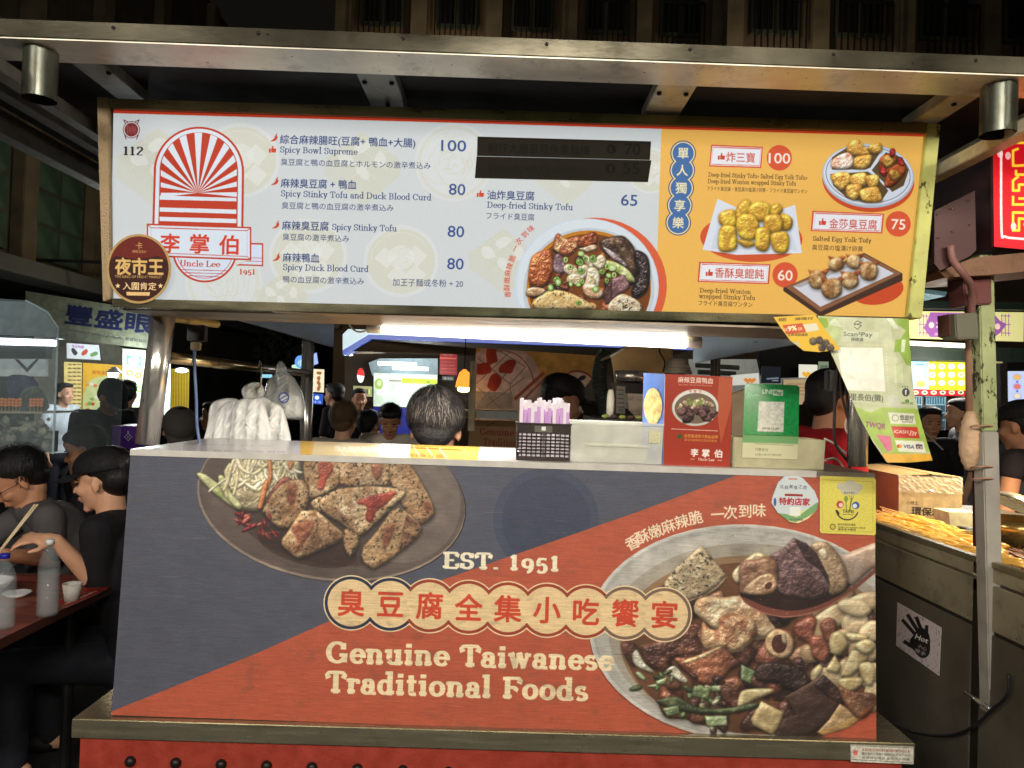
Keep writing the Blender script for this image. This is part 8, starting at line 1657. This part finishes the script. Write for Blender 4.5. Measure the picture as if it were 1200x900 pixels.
for i, j in ((0, 0), (-1, 1), (1, 1), (-2, 2), (0, 2), (2, 2), (-1, 3), (1, 3), (0, 4), (0, -1)): q = nb(); pbox(q, 150 + i * 2 - .8, 508 + j * 2 - .8, 150 + i * 2 + .8, 508 + j * 2 + .8, 4.594, .004); obj('hole', q, mat('hole_light', (226, 220, 236), .6), pc)
tb = thing('dining_table', 'dark red patterned dining table at the left with a worn top', 'table', (-1.95, 2.4, 0))
def paint_table(cv):
    n_ = noise(cv.H, cv.W, 20, 6, 4, 3, .6); cv.im *= (.6 + .8 * n_)[..., None]
    for k in range(6): cv.line([(84 + k * 9, 709 - k * 4.6), (93 + k * 9, 705 - k * 4.4)], 5, (150, 44, 34), .8)
    for k in range(10): cv.line([(10 + k * 8, 704 + k), (30 + k * 9, 700 - k)], 1.4, (150, 110, 90), .4)
    cv.text('饒河夜市', (80, 716), (128, 692), 6, (206, 140, 120), .01)
TBX = -1.44
to = [proj(v) for v in ((TBX, 1.7, .75), (TBX, 2.86, .75), (-2.7, 2.86, .75), (-2.7, 1.7, .75))]
printed('table_top', to, hplane(.75), paint_table, .03, tb, dens=1.3, base=(120, 56, 44), rough=.4, coat=.08, side=mat('table_edge', (70, 36, 28), .6))
for x in (-1.6, -2.5):
    for y in (1.8, 2.75): obj('leg', tube(nb(), [(x, y, 0), (x, y, .718)], .02, 10), DKM, tb)
# bottles on the table
PET = clear_mat('pet_plastic', (206, 216, 220), .10, .05); WAT = clear_mat('water', (180, 186, 186), .16, .04)
def bottle(px, py, h, r, cap, label, lev):
    c = PZ(px, py, .751); t = thing('water_bottle', label, 'bottle', tuple(c)); s_ = h
    prof = [(r * .9, 0), (r, .01)] + [(r * (.96 + .04 * ((k % 2))), .02 + k * s_ * .05) for k in range(12)] + [(r * .93, s_ * .70), (r * .6, s_ * .84), (r * .36, s_ * .90), (r * .34, s_ * .94)]
    obj('bottle_body', lathe(nb(), c, prof, 24), PET, t, True); obj('water', lathe(nb(), c + Vector((0, 0, .003)), [(r * .86, 0), (r * .9, s_ * lev)], 24), WAT, t, True)
    obj('cap', lathe(nb(), c + Vector((0, 0, s_ * .935)), [(r * .40, 0), (r * .42, s_ * .055), (r * .36, s_ * .065)], 20), cap, t, True)
bottle(55, 721, .243, .032, mat('cap_white', (216, 216, 216), .4), 'half full clear water bottle with a white cap on the dining table', .58)
bottle(2, 736, .225, .034, mat('cap_blue', (30, 40, 150), .4), 'clear water bottle with a blue cap at the left edge of the table', .5)

# lamps added to brighten the facades (hidden from the lens by the menu board)
for k, (x, y, z, en, lab) in enumerate(((-1.2, 12.0, 6.4, 70, 'wall lamp on the tall dark building behind the menu board'), (4.4, 11.4, 6.2, 70, 'wall lamp on the pilastered building right of the stall'), (-4.3, 9.0, 3.3, 16, 'wall lamp facing the old building at the left'))):
    t = thing('facade_lamp', lab, 'lamp', (x, y, z)); q = nb(); ball(q, (x, y, z), .07); obj('globe', q, glow_mat('warm_globe', (255, 226, 170), 6), t, True)
    q = nb(); tube(q, [(x, y, z), (x, y, z - .3)], .02, 8); tube(q, [(x, y, z - .3), (x, 13, z - .3)], .02, 8) if k < 2 else tube(q, [(x, y, z - .3), (-6, y, z - .3)], .02, 8); obj('bracket', q, DKM, t)
    L = bpy.data.lights.new('facade_light', 'SPOT' if k < 2 else 'POINT')
    if k < 2: L.spot_size = math.radians(150); L.spot_blend = .8
    L.energy = en; L.shadow_soft_size = .08; L.color = (1, .84, .6); o = bpy.data.objects.new('facade_light', L); COL.objects.link(o); o.parent = t; o.location = (0, -.12, .02); o.rotation_euler = (math.radians(165), 0, 0)

for nm, lab, cat, px, py, prof, m_ in (('sauce_dish', 'small white sauce dish on the red dining table', 'dish', 20, 700, [(.02, 0), (.045, .018), (.04, .018), (.018, .004), (0, .004)], mat('bowl_white')), ('paper_cup', 'crumpled white paper cup by the woman with the black cap', 'cup', 84, 704, [(.022, 0), (.031, .06), (.029, .06), (.02, .004), (0, .004)], mat('paper_white', (206, 200, 190), .8, 0, .15, 30, .5, 40))):
    q = nb(); lathe(q, PZ(px, py, .751), prof, 20); tag(obj(nm, q, m_, None, True), lab, cat)
tag(printed('menu_slip', [(78, 712), (112, 697), (126, 690), (112, 687), (96, 690), (64, 706)], hplane(.7515), lambda cv: [cv.line([(76 + k * 7, 708 - k * 3.2), (90 + k * 6, 703 - k * 2.6)], .9, (226, 190, 170)) for k in range(5)], .0006, None, dens=2, base=(150, 36, 28)), 'red printed menu slip lying near the table edge', 'menu slip')
# ------------------------------------------------------------------ people
SKIN = mat('skin', (222, 168, 134), .5, 0, .06, 30, .06, 200, spec=.4); SKIN_D = mat('skin_tan', (196, 140, 106), .5, 0, .08, 30, .06, 200, spec=.4)
HAIRB = mat('hair_black', (20, 17, 16), .45, 0, .3, 120, .5, 300, stretch=(1, 1, .15)); LIP = mat('lips', (160, 84, 76), .4); EYEM = mat('eye_dark', (24, 18, 16), .25); BROW = mat('brow_dark', (34, 26, 22), .8)
HAIRL = mat('hair_brown', (104, 80, 52), .5, 0, .3, 120, .5, 300)
def hand_shapes(bm, wrist, d, up, s=1.0, curl_=.5, holding=None, side=1, seg=8):
    """palm, four bent fingers and a thumb leaving the side of the palm; d points to the fingertips, up is the back of the hand"""
    d = Vector(d).normalized(); up = Vector(up); up = (up - d * up.dot(d)).normalized(); r = d.cross(up) * side
    w = Vector(wrist); pc = w + d * .045 * s
    rot = Matrix((d, r, up)).transposed()
    ball(bm, pc, (.048 * s, .040 * s, .016 * s), rot=rot, sub=2); capsule(bm, w, w + d * .03 * s, .026 * s, .027 * s, 10)
    for i, (off, ln) in enumerate(((-.030, .070), (-.010, .080), (.011, .074), (.030, .058))):
        b0 = w + d * .082 * s + r * off * s; a = 0; p = b0; seglen = (ln * .45 * s, ln * .32 * s, ln * .27 * s); rr = (.0092 * s, .0085 * s, .0076 * s, .0062 * s)
        for k in range(3):
            a += curl_ * (.55 + .12 * i); q = p + (d * math.cos(a) - up * math.sin(a)) * seglen[k]; capsule(bm, p, q, rr[k], rr[k + 1], seg); p = q
    t0 = w + d * .03 * s - r * .034 * s; t1 = t0 + (d * .6 - r * .65 - up * .25).normalized() * .036 * s; t2 = t1 + (d * .9 - r * .05 - up * .45).normalized() * .030 * s
    capsule(bm, t0, t1, .0125 * s, .0105 * s, seg); capsule(bm, t1, t2, .0105 * s, .008 * s, seg)
def head_shapes(bm, T, s=1.0):
    def e(c, r, rz=0): ball(bm, T @ Vector([v * s for v in c]), [v * s for v in r], rot=T.to_3x3() @ Matrix.Rotation(rz, 3, 'Z'), sub=3)
    def c(p0, p1, r0, r1): capsule(bm, T @ Vector([v * s for v in p0]), T @ Vector([v * s for v in p1]), r0 * s, r1 * s, 12)
    e((-.012, 0, .035), (.098, .077, .085)); e((.030, 0, -.022), (.060, .062, .085)); e((.036, 0, -.075), (.044, .044, .034)); c((.066, -.012, -.098), (.066, .012, -.098), .017, .017)
    e((.066, 0, .024), (.022, .050, .013)); e((.058, 0, .055), (.035, .055, .030)); c((.082, 0, .008), (.108, 0, -.026), .0075, .0115); e((.098, .010, -.030), (.010, .007, .006)); e((.098, -.010, -.030), (.010, .007, .006))
    for y in (-1, 1): e((.058, y * .036, -.026), (.030, .024, .024)); e((-.004, y * .078, -.012), (.016, .007, .031), y * .35); e((-.004, y * .074, -.024), (.010, .010, .012))
    e((.088, 0, -.054), (.012, .021, .006)); e((.086, 0, -.066), (.012, .018, .0065)); e((.078, 0, -.060), (.016, .026, .018))
def face_parts(T, t, s=1.0, near=True, lipm=LIP):
    def e(nm, c, r, m, rz=0): q = nb(); ball(q, T @ Vector([v * s for v in c]), [v * s for v in r], rot=T.to_3x3() @ Matrix.Rotation(rz, 3, 'X'), sub=2); obj(nm, q, m, t, True)
    for y in (-1, 1):
        e('eye', (.083, y * .031, .004), (.006, .013, .0042), EYEM); e('eyebrow', (.086, y * .032, .024), (.007, .017, .0030), BROW, -y * .12)
        if near: e('eyelid', (.083, y * .031, .010), (.0075, .016, .0035), SKIN)
    if near: e('lips', (.0935, 0, -.0605), (.0078, .018, .0068), lipm)
def strands(T, c, r, n, L_, m, t, seed, zmin=-.3, sx=1.0, wd=.0016, name='hair', part=(0, 0, 1), face=.55, lift=.004):
    """hair as thousands of thin strips lying over the skull and falling from the crown"""
    R_ = random.Random(seed); q = nb(); k = 0; V = Vector
    while k < n:
        v = V((R_.gauss(0, 1), R_.gauss(0, 1), R_.gauss(0, 1))).normalized()
        if v.z < zmin or (v.x > .25 and v.z < .5): continue
        k += 1; cr = V((-.45, 0, .89)).normalized(); d = (v - cr); d = d - v * d.dot(v); d = d.normalized() if d.length > .05 else V((R_.uniform(-1, 1), R_.uniform(-1, 1), 0)).normalized()
        d = (d + V((R_.gauss(0, .22), R_.gauss(0, .22), R_.gauss(0, .1)))).normalized(); p = []; pos = v.copy(); lf = R_.uniform(.3, 1) * lift
        for j in range(4):
            w_ = V((pos.x * r[0], pos.y * r[1], pos.z * r[2])) + pos * (lf * (1 + .06 * j)); p.append(T @ (w_ + V(c))); pos = (pos + d * L_ * R_.uniform(.8, 1.1)).normalized()
        sd = T.to_3x3() @ v.cross(d).normalized() * wd
        a = [q.verts.new(x + sd * (1 - j * .28)) for j, x in enumerate(p)]; b = [q.verts.new(x - sd * (1 - j * .28)) for j, x in enumerate(p)]
        for j in range(3): q.faces.new((a[j], a[j + 1], b[j + 1], b[j]))
    me = bpy.data.meshes.new(name); q.to_mesh(me); q.free(); o_ = mobj(name, me, m, t); o_['kind'] = 'stuff'; return o_

def person(label, px, py, Y, yaw, pitch=0, roll=0, sit=False, shirt=None, pants=None, skin=SKIN, hair='short', hairm=HAIRB, lean=0.0, sleeves=.5, arms=None, s=1.0,
           vox=.011, near=False, cap=None, capm=None, collar=False, group=None, strand=0, extra=None):
    hp = P(px, py, Y); R3 = Matrix.Rotation(math.radians(yaw), 3, 'Z') @ Matrix.Rotation(math.radians(pitch), 3, 'Y') @ Matrix.Rotation(math.radians(roll), 3, 'X')
    T = Matrix.Translation(hp) @ R3.to_4x4(); f = Vector((math.cos(math.radians(yaw)), math.sin(math.radians(yaw)), 0)); lat = Vector((-f.y, f.x, 0))
    t = thing('person', label, 'person', (hp.x, hp.y, 0), group)
    neck = hp + f * (-.035 - .02 * lean) * s + Vector((0, 0, (-.135 + .05 * math.sin(math.radians(pitch))) * s)); sh = neck + Vector((0, 0, -.035 * s)) - f * (.02 + .05 * lean)
    hip_z = (.47 if sit else max(.75, hp.z - .76)); hip = Vector((sh.x, sh.y, hip_z)) - f * (.30 * lean + (.06 if sit else 0)); chest = sh.lerp(hip, .32) + f * .01; waist = sh.lerp(hip, .68)
    b = nb(); head_shapes(b, T, s); capsule(b, T @ Vector((-.02, 0, -.06)), neck + Vector((0, 0, -.02)), .050 * s, .056 * s, 14)
    def torso(q, g):
        rot = Matrix.Rotation(math.radians(yaw), 3, 'Z')
        ball(q, chest, ((.115 + g) * s, (.165 + g) * s, .20 * s), rot=rot, sub=3); ball(q, waist, ((.105 + g) * s, (.140 + g) * s, .18 * s), rot=rot, sub=3); ball(q, hip, ((.12 + g) * s, (.165 + g) * s, .14 * s), rot=rot, sub=3)
        capsule(q, sh + lat * .145 * s + Vector((0, 0, -.01)), sh - lat * .145 * s + Vector((0, 0, -.01)), (.060 + g) * s, (.060 + g) * s, 14); capsule(q, neck + Vector((0, 0, -.03)), sh + Vector((0, 0, -.03)), (.058 + g * .4) * s, (.085 + g) * s, 14)
        for k_ in (-1, 1): capsule(q, neck + Vector((0, 0, -.03)) + lat * .03 * k_ * s, sh + lat * .13 * k_ * s, .045 * s, (.055 + g) * s, 12)
    torso(b, -.012)
    arms = arms or {}
    A = {}
    for sd in (-1, 1):
        S_ = sh + lat * sd * .175 * s; el, wr, hd, up, cu = arms.get(sd, (S_ + Vector((0, 0, -.27 * s)) + lat * sd * .04 + f * .02, None, None, None, .35))
        if wr is None: wr = el + Vector((0, 0, -.23 * s)) + f * .07
        if hd is None: hd = (wr - el)
        if up is None: up = lat * sd
        capsule(b, S_, el, .046 * s, .038 * s, 12); capsule(b, el, wr, .038 * s, .025 * s, 12); hand_shapes(b, wr, hd, up, s * .95, cu, side=sd); A[sd] = (S_, el, wr)
    L_ = {}
    for sd in (-1, 1):
        H_ = hip + lat * sd * .085 * s + Vector((0, 0, -.03))
        if sit: kn = H_ + f * .42 * s + lat * sd * .04; an = Vector((kn.x, kn.y, .08)) - f * .03
        else: kn = H_.lerp(Vector((H_.x, H_.y, .07)), .5) + f * .02; an = Vector((H_.x, H_.y, .08))
        capsule(b, H_, kn, .072 * s, .050 * s, 12); capsule(b, kn, an, .048 * s, .034 * s, 12); capsule(b, an + Vector((0, 0, -.03)) - f * .03, an + f * .13 + Vector((0, 0, -.045)), .035, .030, 10); L_[sd] = (H_, kn, an)
    me = remesh(b, vox * (.6 if near else 1), 3 if near else 2); mobj('body', me, skin, t, True)
    q = nb(); torso(q, .006)
    for sd in (-1, 1):
        S_, el, wr = A[sd]; capsule(q, S_, S_.lerp(el, min(1, sleeves * 1.6)), .060 * s, .056 * s, 14)
        if sleeves > .7: capsule(q, S_.lerp(el, .9), el.lerp(wr, .85), .052 * s, .040 * s, 14)
    me = remesh(q, vox * (.7 if near else 1), 3)
    mobj('shirt', me, shirt or mat('shirt_black', (22, 20, 22), .8, 0, .15, 20, .3, 60), t, True)
    q = nb(); ball(q, hip + Vector((0, 0, -.04)), (.135 * s, .180 * s, .13 * s), rot=Matrix.Rotation(math.radians(yaw), 3, 'Z'), sub=3)
    for sd in (-1, 1): H_, kn, an = L_[sd]; capsule(q, H_, kn, .086 * s, .064 * s, 12); capsule(q, kn, an, .062 * s, .050 * s, 12)
    me = remesh(q, .016, 2); mobj('trousers', me, pants or mat('trousers_dark', (30, 30, 38), .8), t, True)
    for sd in (-1, 1): an = L_[sd][2]; q = nb(); ball(q, an + f * .06 + Vector((0, 0, -.038)), (.13, .045, .042), rot=Matrix.Rotation(math.radians(yaw), 3, 'Z')); obj('shoe', q, mat('shoe_dark', (30, 28, 28), .6), t, True)
    face_parts(T, t, s, near)
    def tv(c): return T @ Vector([v * s for v in c])
    if hair:
        q = nb(); R_ = T.to_3x3()
        def he(c, r): ball(q, tv(c), [v * s for v in r], rot=R_, sub=3)
        he((-.026, 0, .050), (.100, .085, .086)); he((-.055, 0, .005), (.062, .076, .080)); 
        if hair == 'short': he((.030, 0, .100), (.062, .066, .030))
        if hair == 'fringe': he((.035, 0, .090), (.062, .072, .040)); he((.062, 0, .078), (.030, .060, .022))
        if hair == 'cropped': pass
        if hair == 'long': he((.010, 0, .085), (.078, .082, .045)); he((-.045, .05, -.09), (.055, .045, .13)); he((-.045, -.05, -.09), (.055, .045, .13)); he((-.075, 0, -.12), (.045, .075, .16))
        if hair == 'bun': he((-.11, 0, .06), (.04, .04, .04))
        bm_m = remesh(q, .007 if near or strand else .011, 2); mobj('hair_cap' if strand else 'hair', bm_m, hairm, t, True)
        n_s = strand or (0 if cap else (380 if Y < 7 else 0))
        if n_s: strands(T, (-.028 * s, 0, .045 * s), (.101 * s, .087 * s, .090 * s), n_s, .16, hairm, t, int(px), zmin=-.45, lift=.013)
        if strand > 2000: strands(T, (-.028 * s, 0, .045 * s), (.101 * s, .087 * s, .090 * s), strand // 3, .16, mat('hair_grey', (120, 114, 110), .5, 0, .3, 80), t, int(px) + 5, zmin=-.2, lift=.0135, name='grey_hair', wd=.0011)
    if cap:
        cm = capm or mat('cap_black', (18, 17, 18), .75, 0, .15, 60, .3, 300); q = nb(); R_ = T.to_3x3()
        g = bmesh.ops.create_icosphere(q, subdivisions=4, radius=1)
        for v in g['verts']:
            c = Vector((v.co.x * .112, v.co.y * .092, max(v.co.z, -.12) * .088)); 
            if v.co.z > 0: c.z = .088 * (v.co.z ** .85)
            v.co = tv((c.x - .010, c.y, c.z + .048))
        crown = obj('cap', q, cm, t, True)
        q = nb(); n_ = 14; pts = []; 
        for k in range(n_ + 1): a = math.radians(-62 + 124 * k / n_); pts.append((-.008 + .104 * math.cos(a), .090 * math.sin(a)))
        top = []; bot = []
        for rr in (0, 1, 2):
            row = []
            for (x, y) in pts: ext = rr / 2 * cap * max(0, 1 - (y / .095) ** 4); row.append((x + ext, y * (1 - .04 * rr), .046 - .010 * rr - .30 * y * y * 4 * (rr / 2 + .2)))
            top.append([q.verts.new(tv(c)) for c in row]); bot.append([q.verts.new(tv((c[0], c[1], c[2] - .004))) for c in row])
        for L1 in (top, bot):
            for j in range(2):
                for k in range(n_): q.faces.new((L1[j][k], L1[j][k + 1], L1[j + 1][k + 1], L1[j + 1][k]))
        for k in range(n_): q.faces.new((top[2][k], top[2][k + 1], bot[2][k + 1], bot[2][k]))
        obj('brim', q, cm, t, True)
    if extra: extra(t, T, A, s)
    return t
def glasses(t, T, A, s):
    q = nb(); m_ = mat('glasses_frame', (24, 22, 24), .3)
    for y in (-1, 1):
        tube(q, [tuple(T @ Vector((.101, y * .033 + .024 * math.cos(a), .000 + .016 * math.sin(a)))) for a in np.linspace(0, 6.283, 18)], .0018, 6)
        tube(q, [tuple(T @ Vector((.100, y * .057, .004))), tuple(T @ Vector((.05, y * .076, .002))), tuple(T @ Vector((-.005, y * .083, -.002)))], .0018, 6)
    tube(q, [tuple(T @ Vector((.102, -.010, .003))), tuple(T @ Vector((.102, .010, .003)))], .0018, 6); obj('glasses', q, m_, t, True)
def cloth(name, c, var=.2): return mat(name, c, .85, 0, var, 9, 1.0, 11, stretch=(1, 1, .6))

# woman in the black cap, elbow on the table, raising chopsticks
wh = P(121, 563, 2.87)
elR = P(117, 688, 2.74); wrR = P(66, 634, 2.62)
elL = P(150, 660, 2.95); wrL = P(135, 684, 2.80)
person('woman in a black cap and black T-shirt in profile lifting chopsticks at the left table', 121, 563, 2.87, 184, 10, 0, True, cloth('tee_black', (20, 18, 22)), None, SKIN, 'bun', sleeves=.55, lean=.15, near=True, cap=.085, vox=.010,
       arms={-1: (elL, wrL, Vector((-1, -.2, -.1)), Vector((0, 0, 1)), .5), 1: (elR, wrR, P(20, 628, 2.55) - wrR, Vector((.15, -.35, 1)), .75)})
# man with glasses leaning over his bowl
elM = P(60, 655, 2.95); wrM = P(5, 650, 2.75); elM2 = P(-60, 660, 3.0); wrM2 = P(-30, 660, 2.75)
person('man with black glasses and grey T-shirt bending over his food beside the capped woman', 22, 562, 3.02, 218, 38, 0, True, cloth('tee_grey', (86, 82, 82)), None, SKIN_D, 'short', sleeves=.5, lean=.5, near=True, extra=glasses, vox=.010, strand=900,
       arms={1: (elM, wrM, Vector((-1, -.3, -.1)), Vector((0, 0, 1)), .6), -1: (elM2, wrM2, Vector((.6, -.6, 0)), Vector((0, 0, 1)), .6)})
cp = thing('chopsticks', 'pale wooden chopsticks held slantwise by the woman in the black cap', 'chopsticks', tuple(P(20, 630, 2.56)))
for d_ in (0, 3.2): obj('stick', tube(nb(), [P(41 + d_, 591, 2.56), P(-6 + d_ * .5, 652, 2.50)], [.0034, .0024], 8), mat('chopstick_wood', (226, 206, 166), .5), cp, True)
bwl = nb(); lathe(bwl, PZ(-20, 700, .751), [(.04, 0), (.085, .05), (.09, .06), (.08, .055), (.04, .01), (0, .01)], 24); tag(obj('food_bowl', bwl, mat('bowl_white', (210, 206, 196), .35), None, True), 'white bowl on the table at the left edge', 'bowl')
# others, from near to far
person('man seen from behind with thinning grey and black hair just beyond the counter', 511, 503, 2.55, 88, 12, 0, True, cloth('tee_charcoal', (42, 42, 46)), None, SKIN, 'cropped', mat('hair_grey_black', (46, 44, 46), .5, 0, .5, 60, .5, 300), sleeves=.5, near=True, strand=2600, vox=.012, s=1.05)
person('cook in a black cap and black shirt working behind the chopstick basket', 659, 470, 3.55, 8, 14, 0, False, cloth('tee_black', (20, 18, 22)), None, SKIN, 'cropped', sleeves=.6, cap=.07, vox=.011, near=False, capm=mat('cap_grey', (44, 42, 44), .8))
person('person in a red T-shirt with a dark visor turning away behind the cables', 976, 470, 3.0, 12, 6, 0, False, cloth('tee_red', (176, 26, 34)), None, SKIN_D, 'short', sleeves=.55, cap=.05, vox=.011)
person('standing man in a black cap and printed black T-shirt near the purple crate', 131, 466, 5.6, -32, 34, 0, False, cloth('tee_black', (20, 18, 22)), None, SKIN_D, 'cropped', sleeves=.5, lean=.5, cap=.07, vox=.012, s=1.08)
person('person in a grey green tank top seen from behind by the light box', 149, 462, 6.6, 100, 0, 0, False, cloth('tank_green', (96, 112, 104)), None, SKIN_D, 'short', sleeves=.1)
person('seated diner with dark hair and a pale clip behind the capped woman', 100, 527, 4.0, 200, 20, 0, True, cloth('top_dark', (34, 28, 34)), None, SKIN_D, 'long', sleeves=.5)
person('bowed person in a grey cloth cap behind the left front post', 210, 506, 4.1, -60, 40, 0, True, cloth('top_brown', (56, 40, 38)), None, SKIN_D, 'cropped', sleeves=.6, cap=.05, capm=mat('cap_cloth_grey', (70, 66, 62), .85))
person('dark haired person in profile beyond the blue cable', 250, 489, 6.2, 190, 0, 0, False, cloth('top_dark', (34, 28, 34)), None, SKIN_D, 'short', sleeves=.6)
person('small vendor in a white T-shirt before the yellow price list', 76, 462, 7.8, -20, 0, 0, False, cloth('tee_white', (206, 216, 222)), None, SKIN, 'short', sleeves=.4, s=.95)
person('man with short fair brown hair and pale shirt seen from behind', 404, 494, 4.9, 80, 4, 0, True, cloth('shirt_pale', (176, 170, 160)), None, SKIN, 'cropped', HAIRL, sleeves=.6, strand=900, s=1.0)
person('young man in a white T-shirt looking down at his food', 457, 494, 5.3, -84, 26, 0, True, cloth('tee_cream', (222, 212, 196)), None, SKIN_D, 'fringe', sleeves=.5, near=True, s=.97)
person('standing person in black with a dark apron near the narrow menu box', 391, 463, 7.6, 160, 0, 0, False, cloth('top_dark', (34, 28, 34)), None, SKIN, 'short', sleeves=.5)
person('person in a black top standing before the frosted shop counter', 421, 469, 7.9, -70, 0, 0, False, cloth('tee_black', (20, 18, 22)), None, SKIN_D, 'short', sleeves=.3)
person('seated diner in a dark blue top between the two young men', 432, 498, 6.2, 70, 0, 0, True, cloth('top_blue', (36, 44, 60)), None, SKIN, 'short', sleeves=.6)
person('woman in a black T-shirt with a shoulder strap right of the payment sheet', 1090, 496, 5.6, -100, 6, 0, False, cloth('tee_black', (20, 18, 22)), mat('trousers_grey', (110, 112, 104), .8), SKIN_D, 'short', sleeves=.5, near=True,
       extra=lambda t, T, A, s: obj('strap', tube(nb(), [P(1079, 502, 5.35), P(1091, 514, 5.38), P(1105, 527, 5.40)], .006, 6), mat('strap_pale', (200, 200, 196), .5), t))
person('woman with long black hair and a grey top in profile by the fridges', 1124, 485, 6.0, 170, 0, 0, False, cloth('top_grey', (110, 108, 112)), None, SKIN, 'long', sleeves=.6)
person('dark figure in a cap with bare shoulder at the far right edge', 1196, 500, 3.6, 120, 10, 0, False, cloth('top_dark', (34, 28, 34)), None, SKIN_D, 'cropped', sleeves=.12, cap=.06)
person('walker in black between the green post and the pale blue box', 1171, 492, 6.4, 95, 0, 0, False, cloth('tee_black', (20, 18, 22)), None, SKIN, 'short', sleeves=.4)
